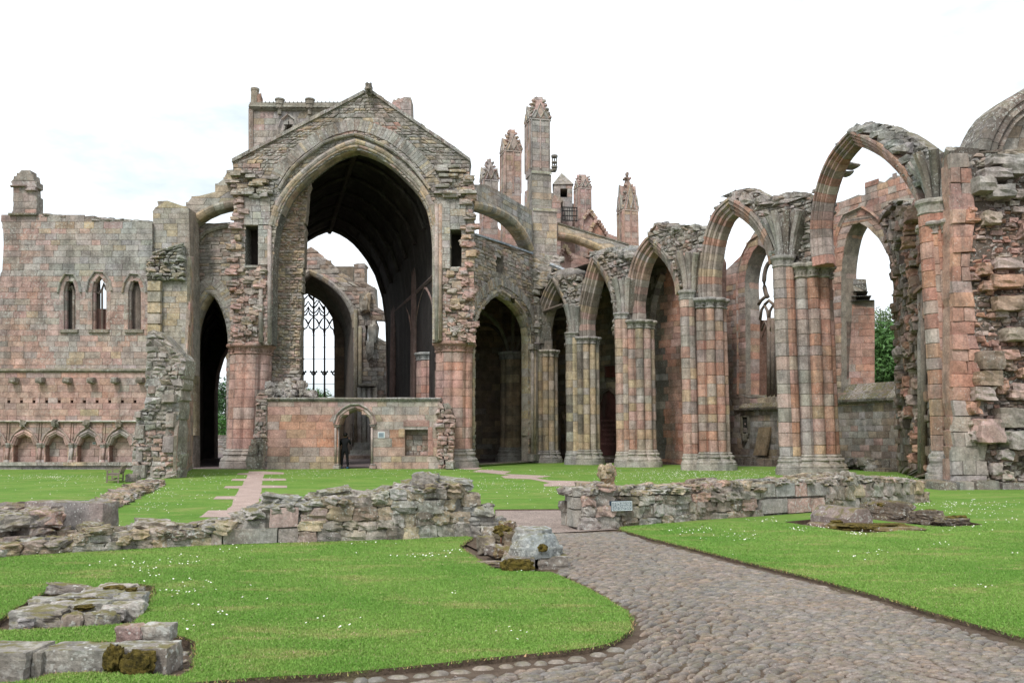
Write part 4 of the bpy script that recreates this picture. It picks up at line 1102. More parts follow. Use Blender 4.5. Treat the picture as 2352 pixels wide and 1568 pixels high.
ring(T, WG, rel, [(.62, .03), (.62, .06), (.02, .07), (.02, -.1), (.62, -.1)], seg=.17, pal=dict(g=6, y=1, b=1), mat=M_GREY, name='relieving_stone')
# raking copes
for pl in ([(534, 370), (838, 211)], [(855, 212), (1081, 368)]):
    a, b_ = WG.uv(*pl[0]), WG.uv(*pl[1]); n = 24
    for i in range(n):
        f0, f1 = i / n, (i + .96) / n
        q0 = (a[0] + (b_[0] - a[0]) * f0, a[1] + (b_[1] - a[1]) * f0); q1 = (a[0] + (b_[0] - a[0]) * f1, a[1] + (b_[1] - a[1]) * f1)
        up_ = R.uniform(.06, .12)
        V = []
        for d_ in (-1.05, .12):
            for q in (q0, q1): V += [WG.P(q[0], q[1] - .1, d_), WG.P(q[0], q[1] + up_, d_)]
        T.piece('coping_stone', V, [(0, 1, 3, 2), (4, 6, 7, 5), (0, 4, 5, 1), (2, 3, 7, 6), (1, 5, 7, 3), (0, 2, 6, 4)], pick(dict(g=5, b=1)), M_GREY)
V, Fc = rock(at(847, 205, 41.6), (.17, .3, .28), 0, 3, .5, .25); T.part('finial_stump', V, Fc, (.24, .22, .18), M_GREY)
# panels behind the two slots, their shade put into a near-black colour
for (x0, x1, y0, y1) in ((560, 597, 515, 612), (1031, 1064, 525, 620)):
    slab(T, WG, [WG.pts([(x0, y1), (x0, y0), (x1, y0), (x1, y1)])], -1.0, -1.1, (.03, .026, .022), M_DARK, 'slot_shade_back')
for (x0, x1, y) in ((562, 596, 517), (1033, 1062, 527)):
    V, Fc = wbox(WG, *WG.uv(x0, y + 2), *WG.uv(x1, y - 5), -.4, .1, .02); T.part('lintel', V, Fc, (.27, .25, .2), M_GREY)
for (x0, x1, y) in ((562, 596, 614), (1033, 1062, 622)):
    V, Fc = wbox(WG, *WG.uv(x0, y + 3), *WG.uv(x1, y - 5), -.6, .16, .03); T.part('sill', V, Fc, (.3, .28, .24), M_GREY)

# piers carrying it
def palp(z, th): return pick(dict(p=6, r=.5, g=.6))
T = Thing('crossing_pier', 'pink clustered pier left of the stone screen doorway', 'pier', (xx(574, 42.6), 42.9, 0), 'piers of the great crossing arch')
pier(T, xx(574, 42.9), 42.95, 1.06, 0, at(574, 789, 42.2).z, .95, .55, palp, M_PINK, nl=8, amp=.16, capcol=(.34, .22, .18))
T = Thing('crossing_pier', 'pink clustered pier right of the niche in the stone screen', 'pier', (xx(1042, 42.6), 42.9, 0), 'piers of the great crossing arch')
pier(T, xx(1043, 42.9), 42.95, 1.00, 0, at(1043, 784, 42.2).z, .95, .55, palp, M_PINK, nl=8, amp=.16, capcol=(.34, .22, .18))

# rubble infill wall left of the great opening
T = Thing('rubble_infill_wall', 'tall tan rubble wall filling the left side of the great arch', 'wall', (xx(655, 43.4), 43.4, 0))
WI = frontal(43.3)
e1 = ragged(WI.pts([(714, 394), (712, 425), (706, 440), (705, 465), (702, 500), (700, 555), (699, 600), (695, 656), (693, 700), (691, 736), (689, 804), (688, 872)]), .05, .3)
build_wall(T, WI, WI.pts([(610, 1076), (612, 913), (617, 780), (619, 640), (625, 560), (640, 490), (660, 450), (690, 415)]) + e1 + WI.pts([(698, 900), (704, 912), (704, 1076)]), [], .6, px=False, ch=(.10, .20), bw=(.16, .42), rough=.6, proud=(-.01, .05), gap=.016, jut=.06, back=.12, pal=lambda s, z: pick(dict(y=2.4, g=3.5, p=2.6)), mat=M_FACE, core=(.34, .29, .23))
for k in range(60):
    px = R.uniform(615, 722); p = at(px, R.uniform(878, 912) if px < 700 else R.uniform(902, 912), 42.6)
    V, Fc = rock(p, (R.uniform(.15, .3), R.uniform(.15, .3), R.uniform(.1, .2)), R.uniform(0, 3), 2, .6, .25); T.piece('loose_stone', V, Fc, pick(dict(g=4, b=1)), M_GREY)

# ================================================================== STONE SCREEN
T = Thing('stone_screen', 'low ashlar stone screen with pointed doorway and square niche under the great arch', 'screen wall', (xx(815, 41), 41, 0))
WSc = frontal(41.0)
door = [(777, 1080), (777, 974)] + parc((777, 974), (817, 938), (853.5, 974), k=.6, n=7) + [(853.5, 1080)]
niche = [(930, 1046), (930, 980), (982.5, 980), (982.5, 1046)]
def pals(s, z):
    px = 1176 + s / 41 * F; py = HOR - (z - CH) / 41 * F
    if 667 < px < 765 and 945 < py < 1030 and R.random() < .8: return pick(dict(r=4, p=2, y=.5))
    if 885 < px < 925 and 985 < py < 1020: return pick(dict(r=3, y=2, g=1))
    if py > 1050: return pick(dict(y=2, g=3, p=2))
    if px > 860: return pick(dict(g=5, y=1.4, p=2))
    return pick(dict(p=5, g=2.2, y=.5))
build_wall(T, WSc, [(613, 1079), (613, 921), (1011, 921), (1014, 960), (1020, 1000), (1018, 1079)], [door, niche], .95, ch=(.27, .44), bw=(.45, 1.0), proud=(0, .014), pal=pals, mat=M_PINK, core=(.25, .19, .15))
slab(T, WSc, [WSc.pts([(926, 1050), (926, 976), (986, 976), (986, 1050)])], -.56, -.9, (.2, .17, .15), M_FACE, 'niche_back')
masonry(T, WSc, [WSc.pts([(930, 1046), (930, 980), (982.5, 980), (982.5, 1046)])], d=-.5, ch=(.2, .3), bw=(.3, .5), pal=dict(g=2, p=2, b=1), mat=M_FACE, rough=.2)
V, Fc = wbox(WSc, *WSc.uv(926, 979.5), *WSc.uv(987, 964), -.5, .03, .015); T.part('lintel', V, Fc, (.33, .21, .18), M_PINK)
for (x0, x1, y0, y1, c) in ((982.5, 994, 1010, 980, (.36, .22, .19)), (982.5, 996, 1046, 1011, (.34, .21, .18)), (915, 930, 1004, 984, (.38, .28, .18))):
    V, Fc = wbox(WSc, *WSc.uv(x0, y0), *WSc.uv(x1, y1), -.3, .028, .012); T.part('jamb_stone', V, Fc, c, M_PINK)
ring(T, WSc, parc((776, 974), (817, 937), (854.5, 974), k=.6, n=7), [(.20, 0), (.20, .02), (.05, .05), (0, .0), (-.05, -.04), (-.07, -.12), (-.10, -.2), (-.10, -.8), (.2, -.8)], seg=.4, pal=dict(p=5, g=2, r=.6), mat=M_PINK)
ring(T, WSc, parc((768, 972), (817, 926.5), (862.5, 972), k=.6, n=7), [(.07, 0), (.07, .07), (.02, .13), (-.03, .09), (-.05, 0)], seg=.42, pal=dict(p=2, g=4), mat=M_GREY, name='hood_mould')
for sx, sg in ((773.5, -1), (857, 1)):
    for dd, dep in ((-2.5, .05), (2.5, -.05)):
        V, Fc = tube([WSc.P(*WSc.uv(sx + dd, 1066), dep), WSc.P(*WSc.uv(sx + dd, 982), dep)], .055, 8); T.part('door_shaft', V, Fc, pick(dict(p=2, g=2)), M_PINK, True)
    for (ya, yb, hw, dep) in ((982, 979, 4.5, .10), (979, 975.5, 6.5, .14), (975.5, 973, 8, .17), (1068, 1064, 5.5, .12), (1076, 1068, 8, .18)):
        V, Fc = wbox(WSc, *WSc.uv(sx - hw, ya), *WSc.uv(sx + hw, yb), -.3, dep, .012); T.part('moulded_ring', V, Fc, pick(dict(p=1, g=3)), M_FACE)
# coping in separate mossy lengths
x = 604
while x < 1012:
    x2 = min(1013, x + R.uniform(22, 44))
    V = []
    for s_ in (WSc.uv(x + .4, 918)[0], WSc.uv(x2 - .4, 918)[0]):
        zb = WSc.uv(800, 922)[1]; zz = WSc.uv(800, 913)[1] + R.uniform(-.01, .015)
        for (z_, d_) in ((zb, .0), (zb + .03, .06), (zb + .10, .10), (zb + .13, .14), (zz - .03, .12), (zz, .0), (zz + .03, -.5), (zz - .05, -1.0), (zb, -1.0)): V.append(WSc.P(s_, z_, d_))
    m_ = 9; Fc = [(k, (k + 1) % m_, m_ + (k + 1) % m_, m_ + k) for k in range(m_)] + [tuple(range(m_)), tuple(range(m_, 2 * m_))]
    T.piece('coping_stone', V, Fc, pick(dict(g=3, b=2)), M_GREY)
    x = x2
# broken stub at its left end, ragged patch at its right end
ragp = ragged(WSc.pts([(586, 1079), (584, 1040), (584, 1000), (588, 940), (590, 905), (600, 900), (614, 905)]), .06, .25)
build_wall(T, WSc, ragp + WSc.pts([(614, 1079)]), [], .9, px=False, d=.05, ch=(.12, .26), bw=(.2, .4), rough=.6, jut=.12, back=.15, pal=dict(p=5, g=2, y=.5), mat=M_FACE)
for (x0, x1, y0, y1, d_) in ((573, 611, 1082, 1045, .55), (578, 600, 1045, 1022, .5), (584, 606, 1022, 1008, .4), (600, 612, 1045, 1012, .3)):
    p0 = WSc.uv(x0, y0); p1 = WSc.uv(x1, y1)
    V, Fc = rock(WSc.P((p0[0] + p1[0]) / 2, max(.0, (p0[1] + p1[1]) / 2), d_ * .5), ((p1[0] - p0[0]) / 2, .35, (p1[1] - p0[1]) / 2), 0, 3, .88, .08); T.part('broken_stone', V, Fc, (.26, .235, .2), M_GREY)
masonry(T, WSc, [ragged(WSc.pts([(1006, 1076), (1004, 925), (1030, 925), (1046, 960), (1042, 1076)]), .08, .3)], d=.15, back=.5, ch=(.14, .26), bw=(.2, .45), rough=.7, jut=.2, pal=dict(p=5, g=2), mat=M_FACE)
V, Fc = wbox(WSc, *WSc.uv(1024, 1077), *WSc.uv(1046, 1058), 0, .75, .05); T.part('broken_stone', V, Fc, (.28, .25, .21), M_GREY)
PL = Thing('information_plate', 'grey information plate with a white frame beside the screen doorway', 'sign', WSc.P(*WSc.uv(876, 998), .03))
V, Fc = wbox(WSc, *WSc.uv(868, 1005.5), *WSc.uv(884, 991.5), .0, .035); PL.part('frame', V, Fc, (.66, .68, .68), M_DAISY)
V, Fc = wbox(WSc, *WSc.uv(869.6, 1004), *WSc.uv(882.6, 993), .03, .042); PL.part('panel', V, Fc, (.30, .36, .40), M_DAISY)
parts = []
for k in range(5):
    parts.append(wbox(WSc, *WSc.uv(870.8, 995.6 + k * 1.7), *WSc.uv(881.2 - (k % 2) * 2, 994.9 + k * 1.7), .042, .046))
V, Fc = join(parts); PL.part('printed_lines', V, Fc, (.12, .14, .17), M_DAISY, kind='stuff')

# ================================================================== PRESBYTERY VAULT BEHIND THE GREAT ARCH
T = Thing('presbytery_vault', 'dark pointed barrel vault and side wall behind the great crossing arch', 'vault', (-8, 52, 0))
YN, YFR = 44.1, 59.5
nearc = [(632, 1074), (628, 790), (628, 600), (640, 500), (675, 430), (725, 384), (768, 356), (816, 341), (852, 350), (893, 371), (933, 406), (967, 443), (990, 500), (1000, 560), (1002, 785), (1002, 1074)]
n0 = [at(*p, YN) for p in nearc]
ax2 = -.300
def sh2(p, dy): return Vector((p.x + ax2 * dy, p.y + dy, p.z))
n1 = [at(*p, YFR) for p in [(600, 1058), (600, 800), (604, 690), (620, 640), (655, 592), (690, 562), (722, 541), (757, 527), (788, 540), (815, 562), (842, 596), (862, 632), (878, 682), (886, 740), (889, 850), (889, 1046)]]
loft(T, n0[2:], n1[2:], 'barrel_vault', (.026, .021, .019), M_DARK)  # interior shade is put into the near-black colour of vault and ribs
loft(T, [p + Vector((0, 0, .8)) for p in n0[3:12]], [p + Vector((0, 0, .8)) for p in n1[3:12]], 'roof_slabs', (.2, .19, .17), M_FACE)
for k in range(0, 6):
    f = (k + .5) / 6; cs = [a + (b - a) * f for a, b in zip(n0, n1)]
    cm = Vector((sum(c.x for c in cs) / len(cs), cs[0].y, 6))
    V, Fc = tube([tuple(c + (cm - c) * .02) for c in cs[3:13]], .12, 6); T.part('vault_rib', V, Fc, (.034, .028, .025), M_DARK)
    for i0 in ():
        pass
# ridge and surface ribs
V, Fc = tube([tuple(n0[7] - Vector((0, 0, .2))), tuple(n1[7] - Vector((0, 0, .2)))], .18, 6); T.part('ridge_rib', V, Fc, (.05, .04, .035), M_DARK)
for i0, j0 in ((3, 12), (5, 9)):
    pass
# far end wall with the pointed opening
WFE = frontal(YFR - .3)
far_open = [(560, 1062), (600, 1058), (600, 800), (604, 690), (620, 640), (655, 592), (690, 562), (722, 541), (757, 527), (788, 540), (815, 562), (842, 596), (862, 632), (878, 682), (886, 740), (889, 850), (889, 1046)]
xsL, xsR = n1[0].x, n1[-1].x
inner_f = WFE.pts(far_open[1:])
ring(T, WFE, inner_f, [(.3, 0), (.3, .1), (0, .12), (-.04, .0), (-.04, -.3), (.3, -.3)], seg=.6, pal=dict(d=1), mat=M_DARK, px=False, name='voussoir')
# south wall of the presbytery with its arcade and clerestory
Rn, Rf = Vector((n0[-1].x - .05, n0[-1].y, 0)), Vector((n1[-1].x - .05, n1[-1].y, 0))
WR = Wall((Rf.x, Rf.y), (Rn.x, Rn.y))
def arp(l, a, r, yb): return [(l[0], yb)] + parc(l, a, r, k=0, n=5) + [(r[0], yb)]
h1 = [(956, 1062), (957, 790)] + parc((957, 790), (979, 668), (999, 745), k=0, n=5) + [(999.5, 1066)]
h2 = arp((908, 815), (933, 706), (947, 790), 1058)
h3 = arp((891, 830), (897, 735), (903, 820), 1056)
c1 = arp((957, 560), (966, 541), (975, 553), 640)
c2 = arp((980, 540), (985, 528), (991, 536), 620)
c3 = arp((926, 600), (932, 588), (938, 598), 668)
c4 = arp((897, 660), (903, 640), (909, 655), 700)
WRo = WR.pts([(887, 1054), (887, 560), (1001.5, 400), (1001.5, 1070)])
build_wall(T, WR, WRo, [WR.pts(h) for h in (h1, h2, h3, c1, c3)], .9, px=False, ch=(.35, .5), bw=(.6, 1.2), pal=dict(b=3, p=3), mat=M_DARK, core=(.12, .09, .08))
for h, s_ in ((h1, .5), (h2, .5), (h3, .45)):
    ring(T, WR, h[1:-1], [(.35, .0), (.35, .08), (.2, .12), (.1, .02), (0, .06), (-.05, -.05), (-.1, -.2), (-.2, -.3), (-.2, -.8), (.2, -.8)], seg=s_, pal=dict(p=3, b=3), mat=M_DARK)
moulding(T, WR, [(888, 737), (994, 640), (1001, 633)], [(-.15, 0), (-.12, .12), (0, .2), (.1, .15), (.12, 0)], (.17, .125, .11), M_DARK)
for sx, y0, y1 in ((951, 1062, 560), (903, 1056, 640), (968, 815, 640)):
    if sx == 968: continue
    for dd in (-3, 0, 3):
        V, Fc = tube([WR.P(*WR.uv(sx + dd, y0), .1), WR.P(WR.uv(sx + dd, y0)[0], WR.uv(sx + dd, y1)[1], .1)], .14, 6); T.part('wall_shaft', V, Fc, (.16, .115, .10), M_DARK, True)
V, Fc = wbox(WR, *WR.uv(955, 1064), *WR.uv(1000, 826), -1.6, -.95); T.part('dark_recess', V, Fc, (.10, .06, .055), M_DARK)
P2 = Thing('presbytery_pier', 'shadowed red pier standing just inside the great arch on the right', 'pier', (xx(982, 47), 47, 0))
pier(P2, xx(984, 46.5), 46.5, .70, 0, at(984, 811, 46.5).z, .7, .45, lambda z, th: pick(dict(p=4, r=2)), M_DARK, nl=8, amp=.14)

# ================================================================== RUINED EAST END beyond the vault
T = Thing('east_end_ruin', 'roofless gabled east end with a tall traceried window seen through the vault', 'ruin', (-15, 66, 0))
WEa = frontal(66.0)
arch_in = parc((640, 760), (712, 628), (812, 752), k=0, n=8)
outer = WEa.pts([(520, 1052), (520, 700), (600, 650)]) + ragged(WEa.pts([(600, 650), (660, 605), (690, 583), (714, 567), (731, 580), (770, 612), (805, 640)]), .12, .5)[1:] + WEa.pts([(814, 648), (814, 610), (811, 607), (820, 605), (838, 605), (841, 608), (838, 612), (838, 656), (848, 657), (861, 660), (863, 701), (875, 712), (887, 719), (905, 722), (905, 737), (887, 734), (860, 733), (866, 748), (863, 772), (880, 782), (905, 795), (905, 1052)])
slot = [(839, 795), (839, 748), (846, 748), (846, 795)]
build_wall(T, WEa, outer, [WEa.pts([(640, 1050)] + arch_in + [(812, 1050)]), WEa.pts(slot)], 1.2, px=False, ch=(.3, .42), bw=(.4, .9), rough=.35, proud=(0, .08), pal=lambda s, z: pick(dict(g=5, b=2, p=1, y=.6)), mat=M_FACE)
ring(T, WEa, arch_in, [(.35, 0), (.35, .12), (.2, .16), (0, .05), (-.1, -.1), (-.1, -.5), (.35, -.5)], seg=.55, pal=dict(g=3, y=1), mat=M_FACE)
bk = [(p[0], p[1]) for p in [(640, 1050)] + arch_in + [(812, 1050)]]
a0 = [at(*p, 66.2) for p in bk]; a1 = [Vector((p.x - .30 * 8, p.y + 8, p.z - .2)) for p in a0]
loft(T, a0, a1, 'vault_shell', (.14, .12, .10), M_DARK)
WWn = frontal(74.2)
wop = [(600, 1048)] + [(600, 914), (620, 914), (620, 770)] + [(640, 712), (668, 686), (690, 675), (703, 671), (716, 676), (728, 683), (748, 705), (763, 730), (768, 765), (768, 914)]
wl = WWn.pts([(600, 914)] + wop[2:])
xl_, xr_ = a1[0].x, a1[-1].x
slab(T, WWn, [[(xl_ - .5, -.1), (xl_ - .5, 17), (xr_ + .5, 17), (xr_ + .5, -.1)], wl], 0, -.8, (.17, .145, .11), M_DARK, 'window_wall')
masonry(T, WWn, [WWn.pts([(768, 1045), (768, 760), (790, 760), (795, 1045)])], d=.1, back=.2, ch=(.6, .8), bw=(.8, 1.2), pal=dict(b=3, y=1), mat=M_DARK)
WTr = frontal(74.6)
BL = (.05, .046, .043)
def tb(px, r, nm='tracery'):
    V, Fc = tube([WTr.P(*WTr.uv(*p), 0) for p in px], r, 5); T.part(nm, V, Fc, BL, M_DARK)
for mx_, yt in ((632, 715), (657, 690), (670.5, 680), (695.5, 672), (720.4, 679), (745.3, 703)): tb([(mx_, 914), (mx_, yt)], .085, 'mullion')
for y_ in (770, 797.5, 824.4, 881.5, 909):
    tb([(615, y_), (768, y_)], .022, 'glazing_bar')
for mx_ in (657, 670.5, 695.5, 720.4, 745.3, 768):
    tb([(mx_ - 8, 852), (mx_ - 4, 856), (mx_, 852), (mx_ + 4, 856), (mx_ + 8, 852)], .10); tb([(mx_ - 5, 858), (mx_, 861), (mx_ + 5, 858)], .08)
xs_ = [657, 670.5, 695.5, 720.4, 745.3, 768]
for i in range(1, 5):
    x0, x1 = xs_[i], xs_[i + 1]; c = (x0 + x1) / 2; q = (x1 - x0) / 2
    oy = 0 if i < 4 else 22
    tb([(x0, 768), (x0 + 2, 757), (c - 3, 752), (c, 744), (c + 3, 752), (x1 - 2, 757), (x1, 768)], .07)
    tb([(c, 744), (c - 5, 735), (x0, 727), (c - 4, 722), (c, 712), (c + 4, 722), (x1, 727), (c + 5, 735), (c, 744)], .08)
    tb([(c, 712), (c, 704 + oy * .2)], .07)
    if i < 4:
        tb([(x0, 708), (c - 6, 702), (c, 692), (c + 6, 702), (x1, 708)], .075)
        tb([(x0, 720), (c - 5, 714), (c, 704), (c + 5, 714), (x1, 720)], .06)
    if i < 3: tb([(x0, 690), (c - 5, 684), (c, 678), (c + 5, 684), (x1, 690)], .07)
tb([(695.5, 693), (703, 683), (709, 677), (716, 683), (720.4, 693)], .06); tb([(720.4, 700), (728, 690), (733, 692), (745.3, 714)], .06)
V, Fc = wbox(WEa, *WEa.uv(823, 890), *WEa.uv(866, 880), 0, .6, .1); T.part('ledge', V, Fc, (.22, .2, .16), M_FACE)
for sx in (828, 838, 850, 862):
    V, Fc = tube([WEa.P(*WEa.uv(sx, 1048), .25), WEa.P(*WEa.uv(sx, 890), .25)], .20, 7); T.part('half_shaft', V, Fc, pick(dict(g=2, b=1)), M_FACE, True)
for (a, b1, c_, d1) in ((800, 800, 812, 652), (816, 940, 822, 690)):
    V, Fc = tube([WEa.P(*WEa.uv(c_ + 6, b1 + 250), .15), WEa.P(*WEa.uv(c_ + 6, d1 + 60), .15)], .16, 6); T.part('wall_shaft', V, Fc, (.25, .22, .16), M_FACE, True)
for (x0, y0, x1, y1, dd) in ((835, 720, 850, 676, .4), (828, 702, 842, 690, .5), (850, 790, 862, 745, .3), (838, 812, 862, 797, .5)):
    V, Fc = rock(WEa.P(*WEa.uv((x0 + x1) / 2, (y0 + y1) / 2), .2), (.3, dd, .7), .2, 3, .7, .2); T.piece('broken_stone', V, Fc, pick(dict(g=3, y=1)), M_FACE)
# small doorway and steps low down, seen through the screen door
V, Fc = wbox(WEa, *WEa.uv(806, 1040), *WEa.uv(812, 975), 0, .5); T.part('door_jamb', V, Fc, (.2, .18, .15), M_FACE)
for k in range(4):
    V, Fc = boxv(xx(812, 63) , 61.6 + k * .7, -.02, xx(885, 66), 66, .28 + k * .28); T.part('step', V, Fc, pick(dict(g=3)), M_FACE)
V, Fc = boxv(xx(640, 60), 59.6, -.02, xx(900, 60), 60.4, .22); T.part('step', V, Fc, (.30, .23, .19), M_FACE)
# ================================================================== RIGHT AISLE WALL (receding a little)
pa = at(1086, 1002, 43.2); pb = at(1222, 1002, 50.0)
WQ = Wall((pa.x, pa.y), (pb.x, pb.y))
T = Thing('aisle_arch_wall', 'wide rubble wall with pointed arch, small slot window and lead flashing along its slope', 'wall', (pa.x, pa.y, 0))
hole = [(1091, 1066), (1091, 768)] + parc((1091, 768), (1146, 675), (1213.5, 776), k=0, n=7) + [(1213.5, 1058)]
slotq = [(1139, 632), (1139, 589), (1156, 588), (1156, 631)]
def palq(s, z):
    return pick(dict(g=4.5, y=2, p=.7, b=1.2, r=.15))
build_wall(T, WQ, [(1086, 1068), (1088, 540), (1130, 554), (1221, 584), (1223, 600), (1230, 640), (1236, 700), (1228, 740), (1226, 1060)], [hole, slotq], .45, ch=(.13, .25), bw=(.28, .7), rough=.45, proud=(0, .05), pal=palq, mat=M_FACE)
ring(T, WQ, [(1091, 1000), (1091, 768)] + parc((1091, 768), (1146, 675), (1213.5, 776), k=0, n=8) + [(1213.5, 1000)], [(.34, .02), (.34, .06), (.2, .10), (.1, .02), (.02, .0), (-.04, -.08), (-.08, -.12), (-.10, -.2), (-.10, -.4), (.3, -.4)], seg=.5, pal=dict(g=2.5, y=3), mat=M_FACE)
ring(T, WQ, parc((1084, 745), (1146, 655), (1222, 752), k=0, n=7), [(.55, .03), (.55, .07), (.02, .08), (.02, -.1), (.55, -.1)], seg=.18, pal=dict(g=5, y=1.5), mat=M_GREY, name='relieving_stone')
moulding(T, WQ, [(1091, 541), (1140, 556), (1221, 584)], [(.0, -.2), (.0, .10), (.10, .12), (.12, .0), (.12, -.6)], (.33, .39, .46), M_GREY, 'lead_flashing')
V, Fc = wbox(WQ, *WQ.uv(1137, 637), *WQ.uv(1158, 632), -.2, .08, .02); T.part('sill', V, Fc, (.24, .22, .18), M_GREY)
for (sx, r_) in ((1217, .10), (1222, .12), (1227, .08)):
    V, Fc = tube([WQ.P(*WQ.uv(sx, 1055), .15), WQ.P(*WQ.uv(sx, 800), .15)], r_, 8); T.part('wall_shaft', V, Fc, pick(dict(g=3, y=2)), M_PIER, True)
V, Fc = wbox(WQ, *WQ.uv(1213, 803), *WQ.uv(1230, 792), 0, .32, .04); T.part('capital', V, Fc, (.22, .2, .17), M_GREY)
V, Fc = wbox(WQ, *WQ.uv(1212, 1060), *WQ.uv(1232, 1040), 0, .36, .05); T.part('base', V, Fc, (.22, .2, .17), M_GREY)
for k in range(40):
    p = WQ.P(*WQ.uv(R.uniform(1225, 1238), R.uniform(600, 760)), R.uniform(-.1, .1))
    V, Fc = rock(p, (.25, .2, .13), 0, 2, .8, .2); T.piece('toothing_stone', V, Fc, pick(dict(g=4, y=1)), M_FACE)

# vaulted aisle behind it
T = Thing('south_aisle_vault', 'dark vaulted south aisle behind the wide right arch', 'vault', (0, 52, 0))
base_ = [WQ.P(*WQ.uv(*p), -1.1) for p in [(1086, 1068), (1086, 768)] + parc((1086, 768), (1146, 664), (1222, 776), k=0, n=7) + [(1222, 1058)]]
a0 = [Vector(p) for p in base_]; a1 = [Vector((p.x - .3 * 13 + (4.0 if i > 8 else 0), p.y + 13, p.z)) for i, p in enumerate(a0)]
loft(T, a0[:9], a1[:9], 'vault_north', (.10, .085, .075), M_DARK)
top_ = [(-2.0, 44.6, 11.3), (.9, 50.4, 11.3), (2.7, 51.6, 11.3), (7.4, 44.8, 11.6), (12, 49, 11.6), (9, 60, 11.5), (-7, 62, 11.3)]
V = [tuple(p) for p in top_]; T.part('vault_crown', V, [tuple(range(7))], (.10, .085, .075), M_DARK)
T.part('roof_slabs', [(p[0], p[1], p[2] + .5) for p in top_], [tuple(range(7))], (.24, .23, .2), M_GREY)
WBk = Wall((-7.5, 60.5), (9.5, 57.5))
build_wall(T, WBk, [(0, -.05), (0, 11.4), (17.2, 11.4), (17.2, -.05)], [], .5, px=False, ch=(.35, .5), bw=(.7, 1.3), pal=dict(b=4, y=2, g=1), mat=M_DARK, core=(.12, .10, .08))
for p0 in (at(1146, 1002, 57), at(1165, 1002, 54)):
    pass
PA = Thing('aisle_pier', 'brown clustered pier in the shade seen through the wide right arch', 'pier', (xx(1180, 53.5), 53.5, 0))
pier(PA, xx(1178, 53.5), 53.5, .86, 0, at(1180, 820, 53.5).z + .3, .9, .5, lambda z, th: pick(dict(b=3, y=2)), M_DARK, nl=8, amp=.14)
for (dx_, dy_, zz) in ((-3.4, -6, 9.4), (3.0, -4.5, 9.4), (2.8, 4, 9.2), (-3.5, 4, 9.2), (0, -7, 9.5), (4, 0, 9.3)):
    b0 = Vector((xx(1178, 53.5), 53.5, 7.0)); pts = [b0 + Vector((dx_ * .08, dy_ * .08, 0)), b0 + Vector((dx_ * .22, dy_ * .22, 1.3)), b0 + Vector((dx_ * .5, dy_ * .5, 2.1)), b0 + Vector((dx_, dy_, zz - 7.0))]
    V, Fc = tube([tuple(p) for p in cat(pts, 3)], .13, 5); PA.part('springing_rib', V, Fc, (.14, .12, .1), M_DARK)
WT_ = Wall((xx(1378, 57), 55.5), (xx(1420, 55), 53.5))
T = Thing('aisle_back_wall', 'olive brown aisle wall behind the second and third arcade openings', 'wall', (6, 55, 0))
WO1 = Wall((xx(1270, 58), 58), (xx(1520, 51), 51))
build_wall(T, WO1, [(1262, 1052), (1262, 640), (1530, 560), (1530, 1062)], [], .6, ch=(.3, .42), bw=(.6, 1.0), pal=lambda s, z: pick(dict(y=3, g=2.4, b=2) if s < 6 else dict(b=3, y=1, g=2)), mat=M_PIER, core=(.13, .11, .08))
TB = Thing('memorial_tablet', 'dark red memorial slab with pointed carved head on the aisle wall beside the third pier', 'memorial', WO1.P(*WO1.uv(1400, 1045), .1))
o = WO1.pts([(1381, 1045), (1381, 925)] + parc((1381, 925), (1402, 893), (1424, 928), k=.5, n=5) + [(1424, 1045)])
slab(TB, WO1, [o], .12, .02, (.07, .03, .027), M_DARK, 'slab')
ring(TB, WO1, o[1:-1], [(.12, .05), (.12, .2), (-.05, .22), (-.08, .05)], seg=.6, pal=dict(b=2, d=2), mat=M_DARK, px=False, name='carved_head')
M_GREY_TXT = new_mat('worn_lettering')[0]; M_GREY_TXT.node_tree.nodes['Principled BSDF'].inputs['Base Color'].default_value = (.19, .10, .09, 1)
ang_ = math.atan2(WO1.e.y, WO1.e.x); q = Vector(WO1.P(*WO1.uv(1402, 968), .13)) - Vector(TB.loc)
text_mesh('inscription', 'IN MEMORY OF\nALEXANDER\nAND HIS WIFE\nCATHERINE\nAND OF\nTHEIR CHILDREN', TB.o, q, (math.pi / 2, 0, ang_), .2, M_GREY_TXT, extrude=.003, spacing=1.5)
V, Fc = wbox(WO1, *WO1.uv(1391, 868), *WO1.uv(1424, 838), .0, .12, .03); TB.part('upper_tablet', V, Fc, (.14, .045, .035), M_DARK)
V, Fc = wbox(WO1, *WO1.uv(1389, 872), *WO1.uv(1426, 834), .0, .06, .03); TB.part('tablet_border', V, Fc, (.2, .17, .13), M_DARK)
# wall monument niche behind the first arcade opening
TM = Thing('wall_niche', 'small arched wall monument behind the first arcade pier', 'niche', WO1.P(*WO1.uv(1294, 1045), .1))
ring(TM, WO1, [(1286, 1045), (1286, 975), (1294, 950), (1303, 975), (1303, 1045)], [(.15, 0), (.15, .15), (0, .2), (-.1, 0)], seg=.5, pal=dict(g=3, y=1), mat=M_DARK)
moulding(TM, WO1, [(1280, 928), (1310, 928)], BAND, (.2, .18, .14), M_DARK, 'ledge')

